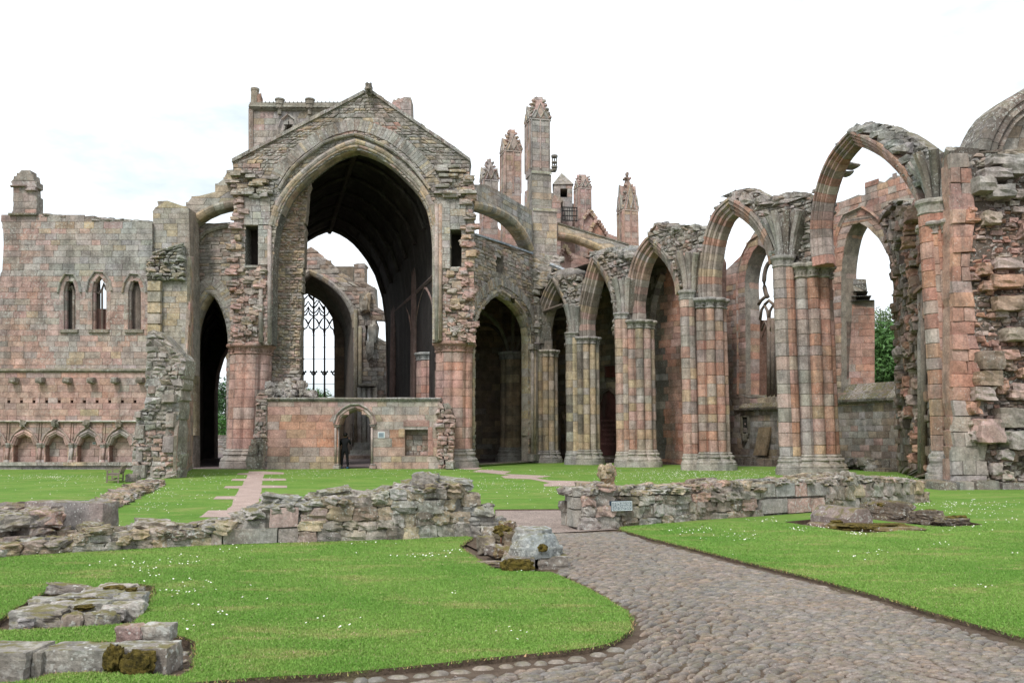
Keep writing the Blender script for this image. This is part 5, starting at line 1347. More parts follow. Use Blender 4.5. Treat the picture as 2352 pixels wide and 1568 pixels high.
# ================================================================== FLYERS AND PINNACLES
FL2 = Thing('flying_buttress', 'lichened half arch flying buttress between the gable wall and the tallest pinnacle', 'flying buttress', WQ.P(*WQ.uv(1150, 500), 0), 'flying buttresses')
und = cat([(1086, 474), (1110, 477), (1133, 484), (1154, 493), (1173, 505), (1190, 521), (1204, 540), (1214, 558), (1221, 576)], 2)
build_wall(FL2, WQ, [(1085, 424), (1118, 424), (1150, 441), (1185, 462), (1222, 484)] + und[::-1], [], .8, d=.0, ch=(.26, .36), bw=(.4, .8), pal=dict(g=6, y=1.5), mat=M_GREY)
ring(FL2, WQ, und, [(.28, .02), (.28, .08), (.12, .14), (0, .10), (-.10, .02), (-.14, -.05), (-.14, -.7), (.1, -.7)], seg=.55, pal=dict(y=3, g=2), mat=M_FACE)
def pinnacle(T, pxl, pxe, pxr, ybot, ytop, yap, Y, pal, mat=None, broken=0.0, wider=None, gab=True, crockets=True, panels=True):
    """square pinnacle seen corner-on: left face pxl..pxe, right face pxe..pxr"""
    mat = mat or M_FACE
    E = at(pxe, 1002, Y); wR = (pxr - pxe) / F * Y; wL = (pxe - pxl) / F * Y
    side = wR * 1.03
    a = .22
    Rr_ = Vector((E.x + wR, E.y + wR * a, 0)); Lp = Vector((E.x - wL, E.y + math.sqrt(max(.05, side ** 2 - wL ** 2)), 0)); Bp = Lp + (Rr_ - E)
    plan = [(E.x, E.y), (Rr_.x, Rr_.y), (Bp.x, Bp.y), (Lp.x, Lp.y)]
    zb, z1, z2 = at(pxe, ybot, Y).z, at(pxe, ytop, Y).z, at(pxe, yap, Y).z
    prism(T, 'core', plan, zb, z1, (.17, .15, .12), mat)
    for (A, B) in ((Lp, E), (E, Rr_)):
        w_ = Wall((A.x, A.y), (B.x, B.y))
        masonry(T, w_, [[(0, zb), (0, z1), (w_.L, z1), (w_.L, zb)]], d=.02, ch=(.32, .5), bw=(.35, .8), pal=pal, mat=mat, proud=(0, .012))
    c = Vector(((E.x + Bp.x) / 2, (E.y + Bp.y) / 2, 0))
    fr = [(c.x + (p[0] - c.x) * 1.14, c.y + (p[1] - c.y) * 1.14) for p in plan]
    hh = z2 - z1
    if gab:
        prism(T, 'cornice', fr, z1 - .05, z1 + .12, pick(pal), mat, [(c.x + (p[0] - c.x) * 1.05, c.y + (p[1] - c.y) * 1.05) for p in plan])
        # gablets on all four faces
        for i in range(4):
            p, q = Vector((*plan[i], 0)), Vector((*plan[(i + 1) % 4], 0)); m_ = (p + q) / 2; out = (m_ - c) * .12
            for (u0, u1, gh) in ((0.0, .5, hh * .42), (.5, 1.0, hh * .42), (.2, .8, hh * .72)):
                s0 = p + (q - p) * u0 + out; s1 = p + (q - p) * u1 + out; mm = (s0 + s1) / 2
                back = (c - m_) * .75
                V = [(s0.x, s0.y, z1 + .05), (s1.x, s1.y, z1 + .05), (mm.x, mm.y, z1 + gh), (s0.x + back.x, s0.y + back.y, z1 + .05), (s1.x + back.x, s1.y + back.y, z1 + .05), (mm.x + back.x, mm.y + back.y, z1 + gh * .95)]
                T.part('gablet', V, [(0, 1, 2), (3, 5, 4), (0, 2, 5, 3), (1, 4, 5, 2)], pick(pal), mat)
                V, Fc = tube([(s0.x, s0.y, z1 + .1), (mm.x, mm.y, z1 + gh), (s1.x, s1.y, z1 + .1)], .035 + .01 * side, 4); T.part('gablet_moulding', V, Fc, pick(dict(g=3, y=1)), mat)
    if panels:
        for (A, B) in ((Lp, E), (E, Rr_)):
            w_ = Wall((A.x, A.y), (B.x, B.y))
            for u in (.02, .5, .98):
                V, Fc = tube([w_.P(w_.L * u, z1 - min(z1 - zb, side * 2.6), .05), w_.P(w_.L * u, z1, .05)], .05, 5); T.part('edge_roll', V, Fc, pick(pal), mat)
    top_r = broken
    lv = [(z1, 1.0), (z1 + hh * .3, .82)]
    zt_ = z1 + hh * (1.0)
    V, Fc = [], []
    rings = [(z1, .95), (z1 + hh * .35, .70 + broken * .2), (z1 + hh * .7, .38 + broken * .45), (z2, .10 + broken * .62)]
    for z, s in rings:
        for p in plan:
            j = 1 + R.uniform(-.06, .06) * (1 + broken * 3)
            V.append((c.x + (p[0] - c.x) * s * j, c.y + (p[1] - c.y) * s * j, z + (R.uniform(-.3, .15) * broken if z == z2 else 0)))
    for k in range(3):
        for i in range(4): Fc.append((k * 4 + i, k * 4 + (i + 1) % 4, (k + 1) * 4 + (i + 1) % 4, (k + 1) * 4 + i))
    Fc.append((12, 13, 14, 15)); T.part('spirelet', V, Fc, pick(pal), mat)
    if crockets:
        for i in range(4):
            for k in range(5):
                f = (k + .3) / 5; s = .98 - f * (.86 - broken * .62)
                p = plan[i]; r_ = side * .07
                V, Fc = rock((c.x + (p[0] - c.x) * (s + .05), c.y + (p[1] - c.y) * (s + .05), z1 + hh * f + .1), (r_ * 1.3, r_ * 1.3, r_), R.uniform(0, 3), 2, .3, .3)
                T.part('crocket', V, Fc, pick(pal), mat)
    for k in range(3 if broken else 1):
        V, Fc = rock((c.x + R.uniform(-.3, .3) * side * broken, c.y, z2 + .05), (side * (.10 + .13 * broken), side * .12, side * (.14 + .05 * broken)), 0, 2, .5, .3); T.part('finial', V, Fc, pick(pal), mat)
    return plan
pg = dict(g=4, y=1, p=.8); pp = dict(p=4, g=1.5, y=.5)
T = Thing('pinnacle', 'tallest buttress pinnacle with a broken crocketed head behind the arcade', 'pinnacle', at(1245, 620, 51), 'buttress pinnacles')
pinnacle(T, 1209.5, 1221, 1267, 487, 273, 221, 51.2, lambda s=0, z=0: pick(dict(g=3, p=1.4, y=.6)), broken=.5) if False else None
pinnacle(T, 1209.5, 1221, 1266.5, 400, 273, 222, 51.4, dict(g=3, p=1.4, y=.6), broken=.5)
E0 = at(1224, 1002, 51.0)
for (l, e, r, y0, y1, Yd) in ((1213, 1223.5, 1269.5, 486, 398, 51.1), (1217, 1226, 1282, 640, 484, 50.6)):
    pE = at(e, 1002, Yd); pR = at(r, 1002, Yd + .3); pL = at(l, 1002, Yd + 1.3)
    w1 = Wall((pL.x, pL.y), (pE.x, pE.y)); w2 = Wall((pE.x, pE.y), (pR.x, pR.y))
    zb, zt_ = at(e, y0, Yd).z, at(e, y1, Yd).z
    prism(T, 'core', [(pE.x, pE.y), (pR.x, pR.y), (pR.x - .2, pR.y + 1.6), (pL.x, pL.y + .2)], zb, zt_, (.17, .16, .13), M_FACE)
    for w_ in (w1, w2): masonry(T, w_, [[(0, zb), (0, zt_), (w_.L, zt_), (w_.L, zb)]], d=.02, ch=(.36, .5), bw=(.5, .9), pal=dict(g=6, y=2), mat=M_FACE, proud=(0, .01))
    V = [(pL.x - .06, pL.y, zt_), (pE.x, pE.y - .1, zt_), (pR.x + .06, pR.y - .1, zt_), (pE.x, pE.y + .1, zt_ + .22), (pR.x, pR.y + .1, zt_ + .22), (pL.x, pL.y + .2, zt_ + .22)]
    T.part('offset', V, [(0, 1, 3, 5), (1, 2, 4, 3)], (.24, .235, .18), M_GREY)
for k in range(90):
    px = R.uniform(1222, 1284); py = R.uniform(590, 660); p = at(px, py, 50.5)
    V, Fc = rock(p, (R.uniform(.2, .4), .3, R.uniform(.1, .2)), 0, 2, .85, .15); T.piece('broken_course_stone', V, Fc, pick(dict(g=4, y=1.6)), M_FACE)
T = Thing('pinnacle', 'second tallest pinnacle, pinkish, just left of the tallest one', 'pinnacle', at(1176, 560, 56), 'buttress pinnacles')
pinnacle(T, 1149, 1160, 1198, 585, 346, 298, 56, dict(p=3, g=2, y=1.4), broken=.35)
T = Thing('pinnacle', 'shortest pinnacle with crocketed pyramid head next to the gable wall', 'pinnacle', at(1124, 560, 58), 'buttress pinnacles')
pinnacle(T, 1100, 1108, 1142, 585, 413, 366, 58, dict(g=3, p=2), broken=.25)
T = Thing('pinnacle', 'square headed pinnacle with worn crown right of the small stair hut', 'pinnacle', at(1350, 560, 60), 'buttress pinnacles')
pinnacle(T, 1327, 1336, 1364, 590, 432, 403, 60, dict(p=4, g=1), broken=.85)
T = Thing('pinnacle', 'slim sharp pinnacle with intact finial standing alone at right', 'pinnacle', at(1455, 570, 55), 'buttress pinnacles')
pinnacle(T, 1431, 1440, 1475, 585, 482, 396, 55, dict(p=3, y=1.3, g=1), broken=0)
T = Thing('gablet', 'low crocketed gablet in front of the square headed pinnacle', 'gablet', at(1365, 540, 57), 'buttress pinnacles')
for (x0, x1, yb, ya, Yd) in ((1342, 1368, 500, 483, 58), (1352, 1392, 535, 503, 57), (1285, 1312, 595, 560, 56)):
    V = []
    for dy_ in (0, .8):
        for p in ((x0, yb + 45), (x1, yb + 45), (x1, yb), ((x0 + x1) / 2, ya), (x0, yb)): q = at(*p, Yd); V.append((q.x, q.y + dy_, q.z))
    T.part('gable_face', V, [(0, 1, 2, 3, 4), (9, 8, 7, 6, 5), (0, 5, 6, 1), (1, 6, 7, 2), (2, 7, 8, 3), (3, 8, 9, 4), (4, 9, 5, 0)], pick(dict(p=3, g=1, r=1)), M_FACE)
    for s_ in (x0, x1):
        for k in range(5):
            f = k / 5; p = at(s_ + ((x0 + x1) / 2 - s_) * f, yb + (ya - yb) * f, Yd - .1)
            V, Fc = rock(p, (.13, .13, .13), 0, 2, .3, .3); T.part('crocket', V, Fc, pick(dict(p=3, y=2)), M_FACE)
T = Thing('stair_turret', 'small square stone hut with pyramid roof and open window among the pinnacles', 'turret', at(1290, 465, 61))
Wh = frontal(61)
build_wall(T, Wh, [(1272, 520), (1272, 421), (1315, 421), (1315, 520)], [[(1287, 455), (1287, 434), (1303, 434), (1303, 455)]], 1.4, ch=(.3, .4), bw=(.4, .8), pal=dict(g=4, p=1), mat=M_FACE)
q = [at(*p, 60.9) for p in ((1269, 423), (1318, 423))]; ap = at(1290, 397, 61.8)
V = [tuple(q[0]), tuple(q[1]), (q[1].x - .1, q[1].y + 1.9, q[1].z), (q[0].x + .1, q[0].y + 1.9, q[0].z), tuple(ap)]
T.part('pyramid_roof', V, [(0, 1, 4), (1, 2, 4), (2, 3, 4), (3, 0, 4)], (.27, .26, .24), M_GREY)
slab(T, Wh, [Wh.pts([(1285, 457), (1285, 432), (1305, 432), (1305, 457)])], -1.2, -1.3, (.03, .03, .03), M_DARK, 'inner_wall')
LB = None
T = Thing('stone_lantern', 'tiny open stone lantern against the side of the tallest pinnacle', 'lantern', at(1273, 392, 51.6))
for (y0, y1, r_) in ((362, 357, .21), (375, 372, .19), (386, 382, .2), (392, 388, .16)):
    V, Fc = tube([tuple(at(1273.5, y0, 51.6)), tuple(at(1273.5, y1, 51.6))], r_, 8); T.part('moulded_ring', V, Fc, (.2, .18, .15), M_FACE)
V, Fc = boxv(at(1262, 390, 51.6).x, 51.5, at(1262, 394, 51.6).z, at(1277, 390, 51.6).x, 51.8, at(1262, 389, 51.6).z); T.part('bracket', V, Fc, (.2, .18, .15), M_FACE)
for dx_ in (-4.5, 0, 4.5):
    V, Fc = tube([tuple(at(1273.5 + dx_, 390, 51.6)), tuple(at(1273.5 + dx_, 358, 51.6))], .04, 5); T.part('colonnette', V, Fc, (.2, .18, .15), M_FACE)
T = Thing('transept_ruin', 'pinkish broken walls of the south transept behind the flying buttress', 'ruin', at(1320, 600, 62))
Wt = frontal(62.5)
build_wall(T, Wt, Wt.pts([(1240, 640), (1240, 560), (1205, 545), (1205, 520)]) + ragged(Wt.pts([(1205, 440), (1216, 433), (1240, 436), (1268, 443), (1290, 452), (1302, 466), (1318, 468), (1330, 480), (1338, 500), (1350, 505)]), .12, .5) + Wt.pts([(1397, 538), (1420, 545), (1470, 570), (1470, 640)]), [], 1.5, px=False, ch=(.35, .45), bw=(.5, 1.0), pal=dict(p=4, g=2, r=.4), mat=M_FACE)
build_wall(T, frontal(62.3), [(1096, 620), (1100, 520), (1102, 500), (1140, 500), (1146, 530), (1200, 560), (1200, 620)], [], 1.0, ch=(.35, .45), bw=(.5, 1.0), pal=dict(p=4, g=2, r=.4), mat=M_FACE)
Wt2 = frontal(59.5)
build_wall(T, Wt2, [(1268, 600), (1268, 452), (1273, 447), (1294, 456), (1294, 462), (1288, 465), (1288, 600)], [], 1.5, ch=(.35, .45), bw=(.5, .9), pal=dict(p=3, g=3), mat=M_FACE)
build_wall(T, Wt2, [(1262, 640), (1262, 566), (1310, 580), (1400, 612), (1400, 640)], [], .6, ch=(.3, .4), bw=(.5, .9), pal=dict(p=4, b=2), mat=M_PINK)
T = Thing('metal_cage', 'black metal safety cage standing on the ruined transept wall', 'cage', at(1308, 512, 59.2))
for px in range(1292, 1326, 4):
    V, Fc = tube([tuple(at(px, 506, 59.2)), tuple(at(px, 476, 59.2))], .025, 4); T.part('bar', V, Fc, (.02, .02, .02), M_DAISY)
for py in (476, 484, 495, 506):
    V, Fc = tube([tuple(at(1291, py, 59.2)), tuple(at(1326, py + 1, 59.2))], .035, 4); T.part('rail', V, Fc, (.02, .02, .02), M_DAISY)
FL3 = Thing('flying_buttress', 'long low flying buttress running right from the tallest pinnacle', 'flying buttress', at(1350, 560, 52.5), 'flying buttresses')
Wf3 = frontal(52.4)
und = cat([(1281, 542), (1310, 546), (1334, 553), (1360, 563), (1380, 573), (1392, 585), (1396, 600)], 2)
build_wall(FL3, Wf3, [(1281, 513), (1300, 519), (1340, 531), (1395, 548), (1444, 562), (1444, 600)] + und[::-1], [], .8, ch=(.28, .36), bw=(.5, .9), pal=dict(g=4, y=2, p=1), mat=M_FACE)
ring(FL3, Wf3, und, [(.25, .02), (.25, .06), (.12, .12), (0, .08), (-.10, .02), (-.14, -.05), (-.14, -.7), (.1, -.7)], seg=.5, pal=dict(y=3, p=1), mat=M_FACE)
moulding(FL3, Wf3, [(1281, 512), (1340, 530), (1445, 562)], [(-.06, 0), (-.05, .08), (.03, .1), (.06, -.8), (-.05, -.8)], (.24, .22, .17), M_GREY)

# ================================================================== CROSSING TOWER behind the gable
T = Thing('crossing_tower', 'surviving tower wall with pierced parapet and trefoil window behind the gable', 'tower', at(690, 350, 47))
Wo = frontal(47.0)
tref = [(651, 352), (651, 300), (654, 296), (655, 291), (652, 287), (656, 283), (660, 283), (663, 278), (667, 283), (671, 284), (673, 288), (670, 292), (671, 296), (674, 300), (674, 352)]
tref = [(p[0], min(p[1], 330)) for p in tref]
build_wall(T, Wo, [(577, 372), (577, 245), (800, 245), (800, 266), (700, 314), (640, 345)], [tref], 1.3, ch=(.34, .44), bw=(.5, 1.0), pal=dict(g=4, y=1, p=1), mat=M_FACE)
build_wall(T, Wo, [(905, 285), (905, 240), (900, 236), (904, 228), (910, 230), (914, 224), (922, 228), (928, 223), (944, 224), (945, 266), (944, 295)], [[(910, 250), (908, 242), (915, 238), (922, 246), (922, 252), (914, 252)]], 1.2, ch=(.34, .44), bw=(.4, .8), pal=dict(g=4, p=1), mat=M_FACE)
ring(T, Wo, [(641, 330)] + parc((641, 300), (661, 265), (684, 300), k=.4, n=6) + [(684, 330)], [(.1, 0), (.1, .06), (.02, .14), (-.05, .04), (-.15, -.02), (-.28, -.1), (-.3, -.3), (.05, -.3)], seg=.5, pal=dict(g=3, p=1), mat=M_FACE)
moulding(T, Wo, [(574, 246), (800, 249)], [(-.25, 0), (-.2, .1), (-.05, .25), (.1, .2), (.15, 0)], (.26, .25, .2), M_FACE)
V, Fc = wbox(Wo, *Wo.uv(575, 247), *Wo.uv(800, 238), -.4, .22, .02); T.part('parapet', V, Fc, (.27, .25, .2), M_FACE)
for k in range(22):
    px = 601 + k * 9.2
    V, Fc = wbox(Wo, *Wo.uv(px, 240), *Wo.uv(px + 2.8, 236), -.1, .25, .02); T.part('parapet_knob', V, Fc, (.24, .22, .18), M_GREY)
    V, Fc = wbox(Wo, *Wo.uv(px, 252), *Wo.uv(px + 4, 249), .1, .34, .02); T.part('corbel', V, Fc, (.22, .2, .16), M_FACE)
for px in (644, 713):
    q = Wo.P(*Wo.uv(px, 245), .15)
    for (za, zb, r_) in ((-.55, -.2, .12), (-.2, .05, .22), (.05, .30, .26), (.30, .38, .3)):
        V, Fc = tube([(q[0], q[1], q[2] + za), (q[0], q[1], q[2] + zb)], r_, 8); T.part('bartizan', V, Fc, (.26, .23, .18), M_FACE)
q = Wo.P(*Wo.uv(583, 236), -.3)
for (ya, yb, r_, r2) in ((262, 248, .12, .27), (248, 238, .30, .30), (240, 205, .24, .24), (205, 199.5, .26, .27)):
    za, zb = Wo.uv(583, ya)[1], Wo.uv(583, yb)[1]
    V, Fc = tube([(q[0] - .05, q[1], za), (q[0] - .05, q[1], zb)], [r_, r2], 8); T.part('corner_turret', V, Fc, (.28, .25, .19), M_FACE)
V, Fc = rock(Wo.P(*Wo.uv(592, 226), -.3), (.14, .2, .35), 0, 3, .5, .3); T.part('broken_stone', V, Fc, (.3, .2, .15), M_FACE)
V, Fc = tube([Wo.P(*Wo.uv(577, 375), 0), Wo.P(*Wo.uv(577, 250), 0)], .16, 6); T.part('corner_roll', V, Fc, (.27, .22, .18), M_FACE)
# ================================================================== NAVE ARCADE
YP = dict(A=51.0, B=47.8, C=44.1, D=40.1, E=35.2, F=26.6)
CX = dict(A=1250, B=1342, C=1460, D=1617, E=1853, F=2191)
PT = {k: Vector((xx(CX[k], YP[k]), YP[k])) for k in YP}
# left extension of the arcade plane
dAE = (PT['E'] - PT['A']).normalized(); dEF = (PT['F'] - PT['E']).normalized()
nAE = Vector((dAE.y, -dAE.x)); nEF = Vector((dEF.y, -dEF.x))
TH = 1.15    # half thickness of the arcade wall faces
W_AE = Wall(PT['A'] + nAE * .5, PT['E'] + nAE * .5)
W_EF = Wall(PT['E'] + nEF * .42, PT['F'] + nEF * .42)
pcol = {
 'A': lambda z, th: pick(dict(y=4, g=2, b=1.5)),
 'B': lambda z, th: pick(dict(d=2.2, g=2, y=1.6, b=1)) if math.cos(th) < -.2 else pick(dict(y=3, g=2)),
 'C': lambda z, th: pick(dict(p=3.5, g=3, y=1.6, r=.9)),
 'D': lambda z, th: pick(dict(p=3, r=3, g=3, y=.4)),
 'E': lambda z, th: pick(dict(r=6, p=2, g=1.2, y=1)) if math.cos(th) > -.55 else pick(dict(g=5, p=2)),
 'F': lambda z, th: pick(dict(r=4.5, p=2.5, g=1.6, y=.7)),
}
lab = dict(A='yellow brown clustered pier, farthest of the arcade, beside the wide rubble arch', B='blackened clustered pier with pale foot, second farthest of the arcade',
           C='patchwork pier of pink, white and yellow drums, third of the arcade', D='grey and red pier in front of the traceried chapel window',
           E='massive red clustered pier with carved capital left of the mossy wall', F='tall red pier bonded to the broken wall at far right')
RR = dict(A=.80, B=.80, C=.90, D=.95, E=1.02, F=.80)
capm = dict(A=(803, 819), B=(773, 790), C=(735, 755), D=(685, 709), E=(606, 640), F=(505, 535))
MX = dict(A=1253, B=1346, C=1467, D=1628, E=1864, F=2196)
caps = dict(A=(788, 797), B=(764, 776), C=(719, 734), D=(668, 690), E=(590, 616), F=(462, 496))
nv = {k: (nAE if k != 'F' else nEF) for k in YP}
for k in 'ABCDEF':
    VAR = .55
    P_k = PT[k]; Yk = YP[k] - .6
    T = Thing('arcade_pier', lab[k], 'pier', (P_k.x, P_k.y, 0), 'clustered piers of the nave arcade')
    cx_ = MX[k]
    z1 = at(cx_, capm[k][0], Yk).z; ch_ = z1 - at(cx_, capm[k][1], Yk).z
    r_ = RR[k]
    ctr = Vector((xx(MX[k], P_k.y), P_k.y))
    bh = {'A': .75, 'B': .85, 'C': .9, 'D': .85, 'E': .85, 'F': 1.25}[k]
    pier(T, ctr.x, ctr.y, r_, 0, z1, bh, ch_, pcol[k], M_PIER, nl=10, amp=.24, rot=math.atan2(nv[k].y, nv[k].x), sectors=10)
    # vaulting shaft on the nave face, higher than the main capital
    sp = P_k + nv[k] * (r_ * .72)
    zs = at(CX[k], caps[k][0], sp.y).z
    pxs = {'A': 1225, 'B': 1314, 'C': 1429, 'D': 1583, 'E': 1808, 'F': 2166}[k]
    spx = Vector((xx(pxs, sp.y), sp.y))
    zs = at(pxs, caps[k][0], sp.y).z; cs_ = zs - at(pxs, caps[k][1], sp.y).z
    pier(T, spx.x, spx.y, .38 if k not in 'EF' else .46, 0, zs, bh * .9, cs_, pcol[k], M_PIER, nl=3, amp=.25, rot=math.atan2(nv[k].y, nv[k].x) + math.pi / 3, sectors=3)
    # tas-de-charge: bundle of broken vault ribs fanning up from the shaft capital
    fan = {'A': (700, 1.9, 9), 'B': (700, 1.9, 9), 'C': (640, 2.0, 9), 'D': (578, 2.2, 9), 'E': (486, 2.3, 11), 'F': (352, 2.2, 11)}[k]
    ztop = at(pxs, fan[0], sp.y).z
    rb = .30 if k not in 'EF' else .40
    wtop = {'A': .5, 'B': .5, 'C': .55, 'D': .65, 'E': .95, 'F': .95}[k]
    dd = dAE if k != 'F' else dEF
    nr = 5
    for i in range(nr):
        u = (i / (nr - 1) - .5) * 2
        pts = []
        for f in (0, .25, .5, .75, 1.0):
            s_ = u * (rb * .8 + (wtop - rb * .8) * f ** 1.8)
            o_ = (1 - abs(u)) * .28 + .35 * f ** 2 * (1 - abs(u) * .5) + .05
            p = spx + dd * s_ - nv[k] * .25 + nv[k] * o_
            pts.append((p.x, p.y, zs + (ztop - zs) * f * (1 - abs(u) * .12 * R.random())))
        V, Fc = tube(pts, [.12, .125, .135, .15, .16], 6); T.part('rib_springer', V, Fc, pick(dict(g=4, b=1)), M_GREY)
    V = []
    q0, q1 = spx - dd * rb - nv[k] * .2, spx + dd * rb - nv[k] * .2; q2, q3 = spx - dd * wtop - nv[k] * .2, spx + dd * wtop - nv[k] * .2
    for q, z in ((q0, zs), (q1, zs), (q3, ztop - .1), (q2, ztop - .1)):
        V.append((q.x, q.y, z)); V.append((q.x - nv[k].x * .9, q.y - nv[k].y * .9, z))
    T.part('springer_block', V, [(0, 2, 4, 6), (1, 7, 5, 3), (0, 6, 7, 1), (2, 3, 5, 4), (4, 5, 7, 6)], (.2, .18, .15), M_GREY)

# ------------------------------------------------ arches
extr = {
 1: ([(1227, 806), (1225, 760), (1230, 725), (1237, 700), (1246, 675), (1255, 655), (1268, 634)], [(1281, 655), (1293, 678), (1301, 702), (1306, 725), (1309, 764)]),
 2: ([(1323, 776), (1322, 740), (1327, 710), (1333, 680), (1340, 650), (1348, 618), (1359, 586)], [(1375, 602), (1389, 622), (1400, 648), (1409, 676), (1414, 720)]),
 3: ([(1434, 738), (1433, 700), (1437, 668), (1443, 632), (1452, 598), (1467, 566), (1488, 539)], [(1510, 556), (1530, 578), (1546, 606), (1557, 636), (1561, 668)]),
 4: ([(1604, 690), (1603, 640), (1608, 590), (1616, 545), (1628, 508), (1644, 478), (1672, 452)], [(1706, 470), (1735, 496), (1757, 528), (1772, 560), (1780, 592)]),
 5: ([(1866, 612), (1861, 560), (1861, 510), (1868, 455), (1883, 400), (1907, 350), (1948, 300)], [(1985, 313), (2022, 333), (2056, 365), (2084, 402), (2106, 445), (2122, 515)]),
}
RW = {1: .62, 2: .66, 3: .72, 4: .70, 5: .50}
apal = {1: dict(g=3, y=2.2, d=.6), 2: dict(g=3, y=1, d=1.2, p=.6), 3: dict(g=2, p=2.4, y=1.2, d=.5), 4: dict(r=2.2, p=2, g=3.5, y=.6), 5: dict(r=2.4, p=1.5, g=4)}
albl = {1: 'narrow weathered arch springing from the farthest arcade pier', 2: 'dark streaked arch, second of the arcade from the far end', 3: 'arch with a solid wall behind it under the mossy wall top',
        4: 'free standing moulded arch with rubble hump, sky showing through its head', 5: 'highest free standing moulded arch above the mossy low wall'}
for k in (1, 2, 3, 4, 5):
    Lp, Rp = extr[k]; Wk = W_EF if k == 5 else W_AE
    path = cat(Lp, 3)[:-1] + cat([Lp[-1]] + Rp, 3)
    uvp = Wk.pts(path)
    m_ = len(uvp) // 2
    T = Thing('arcade_arch', albl[k], 'arch', Wk.P(uvp[m_][0], 0, -.6), 'arches of the nave arcade')
    prof = sym_profile(RW[k], 1.35 if k < 5 else 1.0, 3)
    ring(T, Wk, uvp, prof, seg=.40, pal=apal[k], mat=M_PIER, px=False)
    if k in (1, 2, 4, 5):
        # rubble backing riding on the arch
        outp = []
        for i in range(0, len(uvp)):
            a_ = uvp[max(0, i - 1)]; b_ = uvp[min(len(uvp) - 1, i + 1)]; tx, tz = b_[0] - a_[0], b_[1] - a_[1]; q = math.hypot(tx, tz) or 1
            outp.append((uvp[i][0] - tz / q * .06, uvp[i][1] + tx / q * .06))
        for i in range(len(outp)):
            fr = i / len(outp)
            lim = .18 if k != 5 else .12
            if fr < lim or fr > .97: continue
            for _ in range(3 if fr > .5 else 1):
                th_ = -R.uniform(.25, 1.25); s_, z_ = outp[i]
                hh = (.07 if fr < .5 else .12) + (.08 if (k in (4, 5) and .5 < fr < .9 and th_ < -.55) else 0)
                V, Fc = rock(Wk.P(s_ + R.uniform(-.1, .1), z_ + hh * .5, th_), (.28, .26, hh), math.atan2(Wk.e.y, Wk.e.x), 2, .7, .2, tilt=(0, 0))
                T.piece('backing_stone', V, Fc, pick(dict(g=5, b=1, d=.6)), M_GREY)
    if k in (4, 5):
        # the higher remains of the vault web behind the crown
        hp = {4: [(1660, 452), (1690, 437), (1716, 432), (1745, 440), (1770, 452), (1788, 462), (1790, 500), (1770, 530), (1745, 498), (1715, 468)],
              5: [(1966, 308), (1988, 285), (2010, 283), (2045, 291), (2080, 307), (2115, 330), (2143, 352), (2140, 430), (2112, 440), (2080, 385), (2050, 350), (2015, 322)]}[k]
        Wb = Wk.off(-.75)
        sl_ = Wb.pts(hp)
        slab(T, Wb, [ragged(sl_ + [sl_[0]], .05, .4)[:-1]], 0, -.5, (.22, .20, .17), M_GREY, 'vault_web')
        masonry(T, Wb, [sl_], ch=(.12, .22), bw=(.2, .4), rough=.8, proud=(0, .06), pal=dict(g=5, d=.6, b=1), mat=M_GREY)

# ------------------------------------------------ spandrel masonry and broken wall heads
def pasp(s, z): return pick(dict(g=5, b=1.6, p=1, d=.7))
T = Thing('arcade_wall', 'broken spandrel masonry above the arcade piers with ragged mossy top', 'wall', (PT['C'].x, PT['C'].y, 0))
def spand(Wk, px, T=T, mat=None, **kw):
    uvs = Wk.pts(px)
    slab(T, Wk, [uvs], -.12, -1.2, (.15, .135, .115), M_GREY)
    masonry(T, Wk, [uvs], d=-.08, ch=(.14, .26), bw=(.22, .5), rough=.7, proud=(-.04, .06), jut=.1, back=.15, pal=pasp, mat=mat or M_GREY, **kw)
spand(W_AE, [(1296, 800), (1300, 745), (1298, 700), (1288, 665), (1276, 640), (1290, 632), (1310, 640), (1330, 660), (1332, 690), (1326, 720), (1322, 760), (1322, 800)])
spand(W_AE, [(1402, 770), (1407, 720), (1400, 665), (1386, 622), (1370, 592), (1395, 576), (1425, 590), (1448, 582), (1452, 606), (1443, 640), (1436, 690), (1434, 740), (1432, 770)])
spand(W_AE, [(1556, 700), (1556, 655), (1544, 612), (1528, 582), (1506, 556), (1484, 538), (1490, 524), (1505, 518), (1520, 514), (1540, 516), (1548, 523), (1568, 515), (1590, 520), (1594, 530), (1612, 532), (1622, 522), (1627, 524), (1615, 560), (1607, 600), (1603, 650), (1601, 705)])
spand(W_AE, [(1780, 612), (1776, 565), (1760, 528), (1740, 498), (1722, 478), (1740, 470), (1775, 468), (1800, 456), (1822, 448), (1842, 446), (1864, 455), (1860, 500), (1858, 560), (1860, 618)])
for k in range(120):
    seg_ = R.choice([(1490, 1600, 516, 524), (1395, 1448, 578, 586), (1276, 1318, 630, 640), (1790, 1862, 446, 452), (1740, 1800, 462, 460)])
    px = R.uniform(seg_[0], seg_[1]); f = (px - seg_[0]) / (seg_[1] - seg_[0]); py = seg_[2] + (seg_[3] - seg_[2]) * f + R.uniform(-3, 5)
    p = W_AE.P(*W_AE.uv(px, py), -R.uniform(.1, 1.1))
    V, Fc = rock(p, (R.uniform(.18, .4), R.uniform(.2, .35), R.uniform(.08, .18)), R.uniform(0, 3), 2, .65, .2); T.piece('coping_stone', V, Fc, pick(dict(g=5, b=1.5)), M_GREY)
